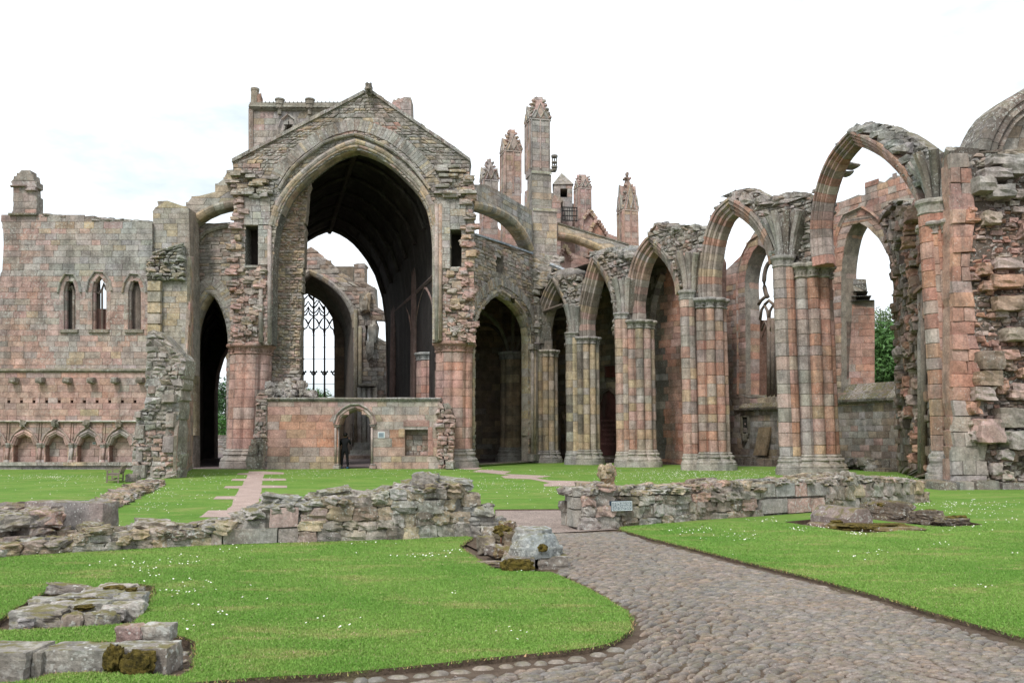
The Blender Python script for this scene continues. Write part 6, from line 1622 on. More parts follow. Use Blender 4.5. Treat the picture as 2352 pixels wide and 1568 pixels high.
# smooth stone backs of the aisle vault between the nearest arches
for (px, py, sx, sz, yy) in ((1302, 634, .7, .3, 1.3), (1408, 592, .9, .4, 1.5), (1436, 584, .6, .3, 1.6)):
    p = at(px, py, W_AE.A.y + 0 if False else 0.0 + (Vector(W_AE.P(*W_AE.uv(px, py), 0)).y + yy))
    V, Fc = rock(p, (sx, 1.2, sz), .6, 4, .5, .06); T.part('vault_back', V, Fc, (.27, .27, .26), M_GREY, True)
V, Fc = tube([tuple(at(1264, 607, 50)), tuple(at(1322, 631, 49))], .12, 5); T.part('lead_flashing', V, Fc, (.4, .43, .47), M_GREY)

# ================================================================== CHAPEL WALLS BEHIND THE ARCADE
p1 = at(1700, 1002, 48.6); p2 = at(2110, 1002, 38.2)
WO = Wall((p1.x, p1.y), (p2.x, p2.y))
T = Thing('chapel_wall', 'outer wall of the south chapels with moulded window arches and low mossy sill wall', 'wall', (p2.x, p2.y, 0))
def palc(s, z): return pick(dict(r=3, p=2.5, g=3.2, y=.8, b=.6)) if z > 4.6 else pick(dict(g=4, y=1.2, b=2, p=.5))
op5 = [(1932, 905), (1932, 628), (1936, 585), (1946, 540), (1964, 506), (1990, 520), (2020, 550), (2042, 592), (2050, 640), (2056, 720), (2061, 800), (2064, 905)]
ot = ragged(WO.pts([(1900, 470), (1935, 462), (1960, 452), (1987, 447), (1986, 420), (2010, 414), (2030, 420), (2044, 408), (2075, 404), (2100, 416), (2118, 440)]), .10, .35)
outer = WO.pts([(1668, 1068), (1668, 620), (1700, 590), (1732, 533), (1752, 540), (1775, 560), (1800, 545), (1820, 520), (1860, 490)]) + ot + WO.pts([(2125, 560), (2130, 700), (2140, 1085)])
w4 = [(1713, 912), (1712, 700), (1710, 650), (1716, 610), (1728, 580), (1742, 562), (1762, 575), (1790, 600), (1810, 650), (1812, 912)]
build_wall(T, WO, outer, [WO.pts(op5), WO.pts(w4)], 1.1, px=False, ch=(.26, .38), bw=(.35, .75), proud=(0, .03), rough=.15, pal=palc, mat=M_PIER)
ring(T, WO, cat([(1932, 870), (1932, 720), (1932, 628), (1936, 585), (1946, 540), (1964, 505), (1990, 520), (2020, 550), (2042, 592), (2050, 640), (2056, 720), (2061, 800), (2064, 880)], 2), [(.75, 0), (.75, .1), (.68, .16), (.62, .06), (.58, .04), (.55, -.04), (.45, .02), (.36, -.02), (.32, -.12), (.2, -.12), (.12, -.22), (.04, -.24), (0, -.4), (0, -1.12), (.7, -1.12)], seg=.42, pal=dict(r=2.4, p=2, g=3), mat=M_PIER)
ring(T, WO, cat([(1713, 905), (1712, 700), (1710, 650), (1716, 610), (1728, 580), (1742, 561), (1762, 575), (1790, 600), (1810, 650), (1812, 800)], 2), [(.62, 0), (.62, .1), (.60, .14), (.58, .04), (.57, .03), (.55, -.05), (.45, .0), (.36, -.04), (.32, -.14), (.2, -.14), (.12, -.24), (.04, -.26), (0, -.4), (0, -1.12), (.6, -1.12)], seg=.42, pal=dict(r=3, p=2, g=2, y=.5), mat=M_PIER)
# tracery: big broken circle over cusped lights and mullions
W5_ = WO.off(-.5)
def trc(px, r, name='tracery', col=None):
    V, Fc = tube([W5_.P(*W5_.uv(*p), 0) for p in px], r, 6); T.part(name, V, Fc, col or (.20, .15, .12), M_PIER, True)
circ = [(1772 + 17 * math.cos(a), 645 + 44 * math.sin(a)) for a in [math.radians(d_) for d_ in range(-240, 65, 20)]]
trc(circ, .13); trc([(1742, 700), (1748, 690), (1756, 683), (1762, 680)], .10)
trc([(1746, 735), (1749, 712), (1756, 700), (1763, 715), (1766, 740)], .09); trc([(1766, 740), (1768, 715), (1776, 700), (1784, 715), (1787, 740)], .09)
trc([(1756, 700), (1766, 690), (1780, 702)], .09); trc([(1749, 760), (1757, 738), (1765, 760)], .06); trc([(1768, 760), (1777, 738), (1786, 760)], .06)
for px, r_ in ((1766, .13), (1775, .12), (1788, .2), (1799, .13)): trc([(px, 912), (px, 730)], r_, 'mullion')
slab(T, WO.off(-.7), [WO.off(-.7).pts([(1744, 912), (1745, 735), (1762, 735), (1763, 912)])], 0, -.1, (.17, .10, .075), M_PIER, 'window_blocking')
# sloping sills with moss
for (x0, x1, yb, yt, ys_) in ((1706, 1812, 940, 905, 930), (1934, 2072, 921, 877, 905)):
    a0_, a1_ = WO.uv(x0, yb), WO.uv(x1, yb + (-2 if x0 > 1900 else -2)); n = 6
    zt_ = WO.uv((x0 + x1) / 2, yt)[1]; zb_ = WO.uv((x0 + x1) / 2, yb)[1]
    for i in range(n):
        s0 = a0_[0] + (a1_[0] - a0_[0]) * i / n; s1 = a0_[0] + (a1_[0] - a0_[0]) * (i + .97) / n
        V = []
        for s_ in (s0, s1): V += [WO.P(s_, zb_, .30), WO.P(s_, zb_ + .12, .34), WO.P(s_, zt_, -.55), WO.P(s_, zb_, -.55)]
        T.piece('sill_stone', V, [(0, 1, 5, 4), (1, 2, 6, 5), (2, 3, 7, 6), (0, 3, 2, 1), (4, 5, 6, 7), (0, 4, 7, 3)], pick(dict(b=2, g=1, d=1)), M_NEAR)
moulding(T, WO, [(1690, 941), (1815, 939), (1934, 924), (2140, 912)], [(-.12, 0), (-.10, .10), (0, .16), (.06, .12), (.08, 0)], (.19, .17, .14), M_GREY)
# carved bracket, aumbry, leaning slab
V, Fc = wbox(WO, *WO.uv(1706, 995), *WO.uv(1720, 958), -.4, .02); T.part('aumbry_shade', V, Fc, (.03, .03, .025), M_DARK)  # flush near-black panel, the shade of the recess painted as colour
for (a, b1, c_, d1) in ((1703, 997, 1706.5, 955), (1719.5, 997, 1723, 955), (1703, 958, 1723, 953), (1705, 1004, 1721, 997)):
    V, Fc = wbox(WO, *WO.uv(a, b1), *WO.uv(c_, d1), 0, .10, .02); T.part('aumbry_frame', V, Fc, (.2, .18, .13), M_PIER)
V, Fc = rock(WO.P(*WO.uv(1713, 1005), .08), (.17, .15, .22), 0, 3, .3, .1); T.part('stoup', V, Fc, (.17, .15, .11), M_PIER)
SL = Thing('leaning_slab', 'tall brown grave slab leaning against the chapel wall under the traceried window', 'slab', WO.P(*WO.uv(1760, 1045), .4))
V = []
for (s_, z_) in (WO.uv(1746, 1045), WO.uv(1773, 1045), WO.uv(1773, 980), WO.uv(1746, 981)):
    dep = .55 if z_ < 1.5 else .10
    V += [WO.P(s_, z_, dep), WO.P(s_, z_, dep - .16)]
SL.part('slab', V, [(0, 2, 4, 6), (1, 7, 5, 3), (0, 1, 3, 2), (2, 3, 5, 4), (4, 5, 7, 6), (6, 7, 1, 0)], (.24, .18, .11), M_PIER)
# bench-like footings along the chapel wall
for (x0, x1, yb, yt, d_) in ((1680, 1812, 1070, 1047, 1.2), (1935, 1990, 1082, 1068, 1.1), (1985, 2060, 1084, 1060, .9), (2060, 2140, 1090, 1050, 1.3), (2050, 2110, 1088, 1074, 2.0)):
    sA, sB = WO.uv(x0, yb)[0], WO.uv(x1, yb)[0]; zt_ = max(.15, WO.uv(x0, yt)[1]); x_ = sA
    while x_ < sB:
        x2_ = min(sB, x_ + R.uniform(.5, 1.0)); V, Fc = wbox(WO, x_ + .01, -.05, x2_ - .01, zt_ + R.uniform(-.04, .04), 0, d_, .03)
        T.piece('footing_stone', V, Fc, pick(dict(b=3, g=1, d=1)), M_NEAR); x_ = x2_
for k in range(26):
    p = WO.P(WO.uv(R.uniform(1940, 2060), 1070)[0], R.uniform(.05, .45), R.uniform(.5, 1.6))
    V, Fc = rock(p, (R.uniform(.2, .4), .25, R.uniform(.08, .2)), R.uniform(0, 3), 2, .6, .2); T.piece('loose_stone', V, Fc, pick(dict(b=2, g=2, d=1)), M_NEAR)
# window jamb pier between the chapels, seen right of pier E
BP = Thing('chapel_buttress', 'red buttress with slated cap seen through the chapel opening', 'buttress', at(1985, 1072, 42))
Wbp = Wall((at(1917, 1002, 42).x, 42.4), (at(2009, 1002, 42).x, 42))
build_wall(BP, Wbp, [(1905, 1075), (1905, 690), (2009, 690), (2009, 1075)], [], 1.2, ch=(.3, .42), bw=(.4, .8), pal=dict(r=3, p=3, g=1), mat=M_PIER)
build_wall(BP, Wbp, [(1958, 668), (1958, 640), (1989, 641), (1992, 668)], [], .9, ch=(.3, .4), bw=(.3, .5), pal=dict(d=2, g=1), mat=M_GREY)
for (ya, yb, x0, x1, d_) in ((676, 664, 1950, 1999, .05), (686, 675, 1950, 2006, .14), (697, 685, 1950, 2012, .22)):
    V, Fc = wbox(Wbp, *Wbp.uv(x0, ya), *Wbp.uv(x1, yb), -1.0, d_, .12); BP.part('slate_course', V, Fc, (.075, .07, .068), M_NEAR)
# broken cross wall between the last chapel and the big pier
p3 = at(2058, 1002, 37.5); p4 = at(2160, 1002, 29.0)
WX = Wall((p3.x, p3.y), (p4.x, p4.y))
T = Thing('broken_cross_wall', 'torn end of a chapel cross wall with jagged toothing behind the tall right pier', 'wall', (p4.x, p4.y, 0))
build_wall(T, WX, WX.pts([(2062, 1085), (2063, 900), (2058, 700), (2052, 600), (2036, 540), (2026, 500), (2030, 480), (2060, 458)]) + ragged(WX.pts([(2060, 458), (2100, 470), (2125, 500), (2150, 530)]), .08, .3)[1:] + WX.pts([(2165, 700), (2170, 1110)]), [], .8, px=False, ch=(.2, .4), bw=(.3, .7), rough=.4, proud=(-.03, .12), jut=.2, back=.15, pal=dict(r=1.2, g=4, b=3, p=1.5), mat=M_PIER)
for k in range(120):
    py = R.uniform(480, 1060); cx0 = 2100 + 8 * math.sin(py * .02)
    p = WX.P(*WX.uv(cx0 + R.uniform(-20, 22), py), R.uniform(-.06, .2))
    V, Fc = rock(p, (R.uniform(.12, .30), R.uniform(.15, .4), R.uniform(.09, .24)), math.atan2(WX.e.y, WX.e.x) + R.uniform(-.2, .2), 3, .72, .2)
    T.piece('toothing_stone', V, Fc, pick(dict(r=2, b=3, g=2, d=1, p=1)), M_PIER)
for sx in (2128, 2136):
    V, Fc = tube([WX.P(*WX.uv(sx, 1085), .2), WX.P(*WX.uv(sx, 660), .2)], .11, 7); T.part('half_shaft', V, Fc, pick(dict(b=2, g=2)), M_PIER, True)
V, Fc = wbox(WX, *WX.uv(2122, 672), *WX.uv(2144, 655), 0, .38, .05); T.part('capital', V, Fc, (.25, .17, .13), M_PIER)

# plain red wall behind the third arch
p5 = at(1492, 1002, 49.2); p6 = at(1612, 1002, 46.2)
WR3 = Wall((p5.x, p5.y), (p6.x, p6.y))
T = Thing('red_aisle_wall', 'plain red sandstone wall with black rain streaks behind the third arch', 'wall', (p5.x, p5.y, 0))
build_wall(T, WR3, [(1480, 1068), (1480, 560), (1500, 540), (1560, 535), (1625, 545), (1648, 600), (1648, 1075)], [], .8, ch=(.32, .46), bw=(.5, 1.0), proud=(0, .01), pal=lambda s, z: pick(dict(r=3, p=2, b=1.5)) if s > 1.2 else pick(dict(d=3, g=2, b=2)), mat=M_PIER, core=(.16, .1, .08))
ring(T, WR3, [(1501, 760), (1506, 700), (1516, 660), (1528, 632)], [(.25, 0), (.25, .3), (0, .4), (-.1, 0)], seg=.45, pal=dict(g=2, b=2, d=1), mat=M_PIER, name='broken_rib')

# ================================================================== FAR RIGHT BROKEN PIER MASS
T = Thing('broken_nave_wall', 'towering broken wall end with red and grey toothing stones at the right edge', 'wall', (at(2290, 1002, 25.4).x, 25.4, 0))
WM = frontal(25.4)
outm = WM.pts([(2198, 1126), (2198, 700), (2194, 500), (2192, 352)]) + ragged(WM.pts([(2192, 352), (2215, 346), (2235, 350), (2262, 345), (2300, 340), (2336, 344), (2352, 350)]), .04, .3)[1:] + WM.pts([(2480, 340), (2480, 1126)])
slab(T, WM, [WM.pts([(2222, 1126), (2226, 700), (2222, 500), (2216, 352)]) + outm[4:]], -.1, -.7, (.13, .105, .085), M_GREY)
def palm(s, z):
    px = 1176 + s / 25.4 * F; py = HOR - (z - CH) / 25.4 * F
    if py < 470: return pick(dict(g=5, b=1.5, d=1.2, p=.6))
    if py > 960: return pick(dict(g=5, p=2, b=1))
    return pick(dict(r=1.8, p=2.6, g=2.6, b=1.2, d=.4))
lft = ragged(WM.pts([(2186, 1120), (2186, 500), (2182, 352), (2222, 352), (2236, 500), (2226, 620), (2240, 760), (2258, 860), (2262, 960), (2268, 1120)]), .03, .4)
slab(T, WM, [lft], -.12, -.55, (.34, .23, .18), M_PIER)
masonry(T, WM, [lft], d=.02, back=.2, ch=(.34, .52), bw=(.35, .7), rough=.22, proud=(-.03, .03), jut=.06, pal=lambda s, z: pick(dict(r=3, p=3, g=2, y=.4)) if z > 2.6 else pick(dict(g=4, p=2)), mat=M_PIER)
midm = WM.pts([(2222, 1120), (2222, 345), (2480, 340), (2480, 1120)])
masonry(T, WM, [midm], d=-.14, back=.2, ch=(.08, .2), bw=(.12, .36), rough=.7, proud=(-.05, .06), jut=.12, pal=palm, mat=M_PIER)
for k in range(110):
    px = R.uniform(2225, 2400); py = R.uniform(365, 1115)
    big = R.random() < .45
    sz = (R.uniform(.15, .28), R.uniform(.18, .28), R.uniform(.10, .2)) if big else (R.uniform(.08, .2), R.uniform(.1, .2), R.uniform(.05, .11))
    if px < 2245 and big and py < 900: continue
    s_, z_ = WM.uv(px, py)
    V, Fc = rock(WM.P(s_, max(.1, z_), R.uniform(-.16, .02) + (0.08 if big else 0)), sz, R.uniform(-.15, .15), 4 if big else 3, .7, .2)
    T.piece('toothing_stone', V, Fc, palm(s_, z_), M_PIER, wt=(2 if big else 1) * sz[0])
for (px, py, sx, sz_) in ((2300, 375, .5, .16), (2275, 405, .42, .17), (2312, 395, .38, .2), (2250, 430, .3, .25), (2290, 446, .36, .2), (2320, 360, .4, .1), (2302, 610, .42, .16), (2300, 650, .45, .2), (2308, 700, .45, .22), (2322, 770, .35, .2), (2262, 830, .35, .28), (2258, 870, .35, .22), (2250, 905, .3, .2), (2310, 960, .4, .3), (2260, 990, .38, .35), (2330, 1010, .38, .28)):
    s_, z_ = WM.uv(px, py)
    V, Fc = rock(WM.P(s_, z_, .12), (sx, .35, sz_), R.uniform(-.1, .1), 4, .8, .10); T.piece('projecting_stone', V, Fc, palm(s_, z_), M_PIER, wt=9)
# smooth ashlar beyond and the stump of the next great arch
WM2 = frontal(26.2)
outer2 = WM2.pts([(2325, 1120), (2325, 400), (2236, 352), (2244, 325), (2256, 300), (2270, 275), (2288, 252), (2318, 230), (2352, 208), (2420, 180), (2500, 160), (2500, 1120)])
build_wall(T, WM2, outer2, [], 1.2, px=False, ch=(.34, .5), bw=(.5, .9), pal=lambda s, z: pick(dict(r=3, p=3, y=1)) if z < 9 else pick(dict(y=2, g=3, b=1)), mat=M_PIER)
crv = [(2238, 352), (2246, 325), (2257, 300), (2271, 275), (2289, 252), (2318, 230), (2352, 209), (2400, 186), (2480, 162)]
ring(T, WM2, cat(crv, 2), [(.06, .25), (.06, .1), (.12, -1.0), (-.2, -1.0), (-.75, .1), (-.70, .30), (-.55, .24), (-.5, .36), (-.3, .34), (-.26, .42), (-.1, .42)], seg=.42, pal=dict(g=4, d=1.6, b=1), mat=M_GREY)
# stepped base of the tall right pier
T = Thing('pier_plinth', 'low mossy stone plinth under the tall right pier', 'plinth', (PT['F'].x, PT['F'].y, 0))
for (x0, x1, y0, y1, d_) in ((2148, 2196, 1134, 1108, .0), (2197, 2238, 1136, 1106, -.05), (2239, 2300, 1140, 1104, -.15), (2301, 2360, 1142, 1108, -.2)):
    w_ = frontal(24.9); V, Fc = wbox(w_, w_.uv(x0, 1002)[0], -.05, w_.uv(x1, 1002)[0] - .02, w_.uv(x0, y1)[1] + .04, -1.2, d_, .05); T.part('plinth_stone', V, Fc, pick(dict(g=3, b=1)), M_NEAR)
# ================================================================== LOW RUBBLE WALLS
def polyline_y(pts, x):
    for i in range(len(pts) - 1):
        a, b = pts[i], pts[i + 1]
        if a[0] <= x <= b[0]: return a[1] + (b[1] - a[1]) * (x - a[0]) / max(1e-6, b[0] - a[0])
    return pts[-1][1] if x > pts[-1][0] else pts[0][1]
def low_wall(T, basepx, toppx, thick, skip=None, ch=(.13, .24), bw=(.18, .42), pal=None, mat=None, nz_=.17, k=4, blocky=.72, topn=1.0, core=(.235, .215, .185)):
    """rubble wall following ground line basepx with head line toppx (both photograph survey points)"""
    mat = mat or M_NEAR; pal = pal or dict(g=5, y=1.4, b=2, p=.4)
    gp = [gnd(*p) for p in basepx]
    for i in range(len(gp) - 1):
        A, B = gp[i], gp[i + 1]
        W_ = Wall((A.x, A.y), (B.x, B.y))
        # head profile in wall coordinates
        N_ = max(2, int(W_.L / .12)); prof = []
        for j in range(N_ + 1):
            s_ = W_.L * j / N_; q = Vector(W_.P(s_, 0, 0)); px = 1176 + F * q.x / (q.y * CP + (0 - CH) * SP)   # exact for z=0
            prof.append((s_, max(.08, W_.uv(px, polyline_y(toppx, px))[1])))
        # refine px using height
        prof = [(a_, max(.07, h_ * .96 - .035)) for a_, h_ in prof]
        hz = lambda s_: prof[min(N_, max(0, int(round(s_ / W_.L * N_))))][1]
        # mortar core, roughened
        V, Fc = [], []
        rows = [0.0, .33, .66, 1.0]
        for j in range(N_ + 1):
            s_, h_ = prof[j]
            for r_ in rows: V.append(W_.P(s_, -.06 + (h_ * .93 + .03) * r_, -.022 + R.uniform(-.015, .015) - (.05 if r_ == 1 else 0)))
            V.append(W_.P(s_, h_ * .93 + R.uniform(-.02, .03), -thick * .5)); V.append(W_.P(s_, h_ * .88, -thick + .08)); V.append(W_.P(s_, -.06, -thick + .05))
        m_ = 7
        for j in range(N_):
            for r_ in range(m_ - 1): Fc.append((j * m_ + r_, (j + 1) * m_ + r_, (j + 1) * m_ + r_ + 1, j * m_ + r_ + 1))
        Fc.append(tuple(range(m_))); Fc.append(tuple(range(N_ * m_, (N_ + 1) * m_))[::-1])
        T.part('mortar_core', V, Fc, core, mat)
        yaw = math.atan2(W_.e.y, W_.e.x)
        for face, dpt in ((0, -.06), (1, -thick + .06)):
            z = -.04
            hmax = max(p[1] for p in prof)
            while z < hmax:
                h = R.uniform(*ch); s_ = R.uniform(-.1, .05)
                while s_ < W_.L:
                    wd = R.uniform(*bw)
                    c = s_ + wd / 2
                    if 0 <= c <= W_.L and z + h * .62 < hz(c) and not (skip and face == 0 and skip(W_, c, z + h / 2, wd)):
                        V, Fc = rock(W_.P(c, z + h / 2 + R.uniform(-.015, .015), dpt + R.uniform(-.035, .03)), (wd / 2 * 1.06, R.uniform(.09, .125), h / 2 * 1.04), yaw + R.uniform(-.08, .08), k if face == 0 else 2, blocky, nz_, tilt=(0, R.uniform(-.06, .06)))
                        T.piece('stone', V, Fc, pick(pal, .2), mat, wt=(wd * h) * (1 if face == 0 else .05) / gp[i].y ** 2)
                    s_ += wd
                z += h
        # rough head
        s_ = 0
        while s_ < W_.L:
            for dd in np.arange(-.1, -thick, -.24):
                wd, dp = R.uniform(.14, .34) * topn, R.uniform(.10, .2)
                h_ = hz(s_)
                V, Fc = rock(W_.P(min(W_.L, s_ + R.uniform(-.1, .1)), h_ - R.uniform(.0, .07), dd + R.uniform(-.06, .06)), (wd / 2, dp, R.uniform(.035, .075)), yaw + R.uniform(-.6, .6), k if dd > -.4 else 3, .6, .22, tilt=(R.uniform(-.1, .1), R.uniform(-.1, .1)))
                T.piece('stone', V, Fc, pick(pal, .2), mat, wt=.8 * wd * .12 / gp[i].y ** 2)
            s_ += R.uniform(.16, .28)
def squared(T, W_, blocks, back=-.3, out=.05, cols=None, mat=None, name='squared_block', bev=.02):
    """dressed blocks, each (px0, px1, py_bottom, py_top)"""
    for (a, b_, y0, y1) in blocks:
        s0, z0 = W_.uv(a, y0); s1, _ = W_.uv(b_, y0); _, z1 = W_.uv((a + b_) / 2, y1)
        c = W_.P((s0 + s1) / 2, (max(z0, -.05) + z1) / 2, (back + out) / 2)
        V, Fc = rock(c, ((s1 - s0) / 2 - .006, (out - back) / 2, (z1 - max(z0, -.05)) / 2 - .005), math.atan2(W_.e.y, W_.e.x), 6, .97, .02)
        T.part(name, V, Fc, pick(cols or dict(g=4, p=1, b=.6), .1), mat or M_BLOCK)
T = Thing('ruined_low_wall', 'low rubble wall with dressed blocks left of the gravel gap, stepping down to the left edge', 'wall', gnd(800, 1240))
topL = [(-200, 1262), (0, 1256), (60, 1252), (75, 1246), (110, 1240), (165, 1238), (190, 1222), (228, 1212), (262, 1224), (300, 1218), (340, 1205), (375, 1219), (440, 1208), (482, 1200), (540, 1196), (562, 1190), (580, 1176), (598, 1160), (618, 1152), (640, 1150), (683, 1152), (700, 1148), (740, 1136), (770, 1134), (812, 1136), (849, 1132), (900, 1126), (938, 1110), (960, 1108), (985, 1103), (1010, 1106), (1054, 1104), (1074, 1114), (1086, 1142), (1108, 1146), (1128, 1160), (1132, 1190), (1140, 1200), (1152, 1203)]
def skL(W_, s_, z_, wd):
    q = Vector(W_.P(s_, z_, 0)); px = 1176 + F * q.x / (q.y * CP + (z_ - CH) * SP)
    py = 784 - F * ((z_ - CH) * CP - q.y * SP) / (q.y * CP + (z_ - CH) * SP)
    if 482 < px < 690 and py > 1208 - (0): return True
    if 615 < px < 690 and py > 1160: return True
    return False
low_wall(T, [(-200, 1300), (0, 1278), (180, 1266), (480, 1251)], topL, .85, ch=(.10, .16), bw=(.16, .4), pal=dict(g=4.4, y=2, b=2))
low_wall(T, [(480, 1251), (688, 1244)], topL, .85, skip=skL, pal=dict(g=4.4, y=1.6, b=1.6))
low_wall(T, [(688, 1244), (900, 1238), (1060, 1230), (1136, 1224)], topL, .85, pal=dict(g=5, y=1.8, b=1.3, p=.2))
gA, gB = gnd(480, 1251), gnd(688, 1244); WLb = Wall((gA.x, gA.y), (gB.x, gB.y))
squared(T, WLb, [(484, 510, 1252, 1212), (511, 637, 1250, 1212), (638, 685, 1247, 1212), (618, 685, 1211, 1164)], -.35, .04)
V, Fc = rock(gnd(1142, 1218) + Vector((0, .1, .09)), (.12, .2, .13), .2, 4, .85, .1); T.part('end_stone', V, Fc, (.22, .21, .19), M_BLOCK)
for (px, py, sx, sz, hh) in ((615, 1166, .24, .09, .62), (606, 1182, .2, .10, .5), (575, 1192, .25, .1, .36), (348, 1214, .28, .1, .30), (645, 1150, .26, .09, .66), (770, 1136, .24, .08, .74), (985, 1104, .22, .12, .92), (1040, 1110, .35, .09, .9)):
    W_ = WLb if px < 690 else Wall(gnd(688, 1244).xy, gnd(1060, 1230).xy)
    s_, z_ = W_.uv(px, py)
    V, Fc = rock(W_.P(s_, z_, -.25), (sx, .2, sz), R.uniform(-.3, .5), 5, .6, .2, tilt=(R.uniform(-.2, .2), R.uniform(-.25, .25))); T.part('stone', V, Fc, pick(dict(g=4, y=1)), M_NEAR)

T = Thing('ruined_low_wall', 'rubble wall right of the gravel gap carrying a blue notice plate and a knob stone', 'wall', gnd(1700, 1190))
topR = [(1300, 1116), (1310, 1114), (1330, 1112), (1352, 1120), (1380, 1112), (1389, 1108), (1440, 1112), (1460, 1122), (1500, 1114), (1540, 1112), (1600, 1112), (1640, 1114), (1670, 1098), (1690, 1098), (1720, 1104), (1748, 1112), (1760, 1098), (1830, 1096), (1890, 1098), (1950, 1085), (1975, 1088), (2020, 1092), (2077, 1095), (2124, 1103), (2135, 1146)]
def skR(W_, s_, z_, wd):
    q = Vector(W_.P(s_, z_, 0)); px = 1176 + F * q.x / (q.y * CP + (z_ - CH) * SP)
    return 1738 < px < 1898 and z_ < .85
low_wall(T, [(1342, 1212), (1430, 1208), (1600, 1194), (1745, 1184)], topR, .85, skip=skR, ch=(.15, .26), bw=(.2, .42), pal=dict(g=4.2, y=1.6, b=1.8, p=.6))
low_wall(T, [(1745, 1184), (1895, 1173), (2130, 1152)], topR, .95, skip=skR, ch=(.17, .3), bw=(.24, .5), pal=dict(g=4.2, y=1.6, b=1.8, p=.6))
gA, gB = gnd(1745, 1184), gnd(1895, 1173); WRb = Wall((gA.x, gA.y), (gB.x, gB.y))
squared(T, WRb, [(1741, 1776, 1142, 1110), (1777, 1821, 1141, 1109), (1822, 1848, 1140, 1108), (1849, 1893, 1139, 1107), (1743, 1804, 1180, 1144), (1805, 1857, 1178, 1143), (1858, 1889, 1175, 1142)], -.35, .07, dict(g=4, p=1.2))
# dressed door jamb at the gap
gA, gB = gnd(1308, 1211), gnd(1430, 1208); WJ = Wall((gA.x, gA.y), (gB.x, gB.y))
squared(T, WJ, [(1316, 1334, 1210, 1170), (1316, 1338, 1169, 1141), (1316, 1352, 1140, 1119)], -.4, .05, dict(g=2, p=1), name='jamb_stone')
squared(T, WJ, [(1333, 1371, 1213, 1196)], -.2, .12, name='jamb_stone')
V, Fc = rock(gnd(1400, 1178) + Vector((0, .35, .82)), (.15, .13, .16), .4, 7, .45, .22); T.part('knob_stone', V, Fc, (.30, .24, .16), M_BLOCK)
V, Fc = rock(gnd(1400, 1178) + Vector((0, .35, .66)), (.13, .13, .10), .4, 3, .5, .2); T.part('knob_foot', V, Fc, (.2, .13, .08), M_NEAR)
# plate on that wall
gA, gB = gnd(1330, 1212), gnd(1430, 1208); WPl = Wall((gA.x, gA.y), (gB.x, gB.y))
PL = Thing('notice_plate', 'slate blue plate with white lettering fixed to the rubble wall', 'sign', WPl.P(*WPl.uv(1421, 1158), .12))
m, t, b = new_mat('plate_blue'); b.inputs['Base Color'].default_value = (.028, .055, .085, 1); b.inputs['Roughness'].default_value = .5; M_PB = m
m, t, b = new_mat('plate_white'); b.inputs['Base Color'].default_value = (.72, .76, .76, 1); b.inputs['Roughness'].default_value = .5; M_PW = m
s0, z0 = WPl.uv(1397.5, 1172); s1, z1 = WPl.uv(1444.5, 1148.5)
V, Fc = wbox(WPl, s0, z0, s1, z1, .04, .125, .002); PL.part('plate', V, Fc, (.03, .06, .09), M_PB)
e_ = .010
V, Fc = join([wbox(WPl, s0 + .004, z0 + .004, s1 - .004, z0 + .004 + e_, .12, .129), wbox(WPl, s0 + .004, z1 - .004 - e_, s1 - .004, z1 - .004, .12, .129), wbox(WPl, s0 + .004, z0 + .004 + e_, s0 + .004 + e_, z1 - .004 - e_, .12, .129), wbox(WPl, s1 - .004 - e_, z0 + .004 + e_, s1 - .004, z1 - .004 - e_, .12, .129)])
PL.part('border', V, Fc, (.7, .75, .75), M_PW)
lines = ['THE ORIGINAL TWELFTH CENTURY', 'WEST WALL AND DOORWAY. IN FRONT', 'OF IT, WHERE YOU ARE STANDING,', 'A VAULTED PORCH WAS ERECTED IN', 'THE EARLY THIRTEENTH CENTURY.']
for i, ln in enumerate(lines):
    zc = z1 - .030 - (z1 - z0 - .04) * (i + .45) / 5
    text_mesh('lettering', ln, PL.o, Vector(WPl.P((s0 + s1) / 2, zc, .1268)) - Vector(PL.loc), (math.pi / 2, 0, math.atan2(WPl.e.y, WPl.e.x)), .034, M_PW, s1 - s0 - .055, .82, .0012, .0006)

# ------------------------------------------------------------------ wall at the left edge and strip of footings
T = Thing('ruined_wall_end', 'short ruined wall ending in one big squared block at the left edge', 'wall', gnd(120, 1250))
gA, gB = gnd(-60, 1266), gnd(196, 1226)
# big block: end faces right, receding
def blockpx(T, A, B, C, h, col, name='squared_block', mat=None, k=7, bl=.97, nz_=.02, z0=-.03):
    """box from three ground points (front-left, front-right, back-right) and height"""
    A, B, C = gnd(*A), gnd(*B), gnd(*C); u = B - A; v = C - B; c = A + u / 2 + v / 2
    yaw = math.atan2(u.y, u.x); Lv = abs(-u.y * v.x + u.x * v.y) / u.length
    V, Fc = rock((c.x, c.y, (h + z0) / 2), (u.length / 2, Lv / 2, (h - z0) / 2), yaw, k, bl, nz_)
    T.part(name, V, Fc, col, mat or M_BLOCK); return c, yaw
cB, yB = blockpx(T, (118, 1260), (163, 1252), (197, 1212), .56, (.23, .20, .185), k=8)
for k_ in range(80):
    f = R.random(); p = gnd(-60 + 180 * f, 1266 - 12 * f); q = gnd(20 + 140 * f, 1208 - 3 * f); g = R.random() ** 1.5; c = p + (q - p) * g
    lev = R.choice((0, 1, 2, 2)); z_ = .07 + lev * .15
    if g < .15: z_ -= .0
    V, Fc = rock((c.x, c.y, z_), (R.uniform(.15, .3), R.uniform(.14, .24), R.uniform(.07, .13)), R.uniform(0, 3), 4, .7, .16, tilt=(R.uniform(-.15, .15), R.uniform(-.15, .15)))
    T.piece('stone', V, Fc, pick(dict(g=3, p=1.8, b=2)), M_NEAR)
T = Thing('wall_footing_strip', 'thin line of mossy foundation stones running back to the nave wall stub', 'footing', gnd(300, 1130))
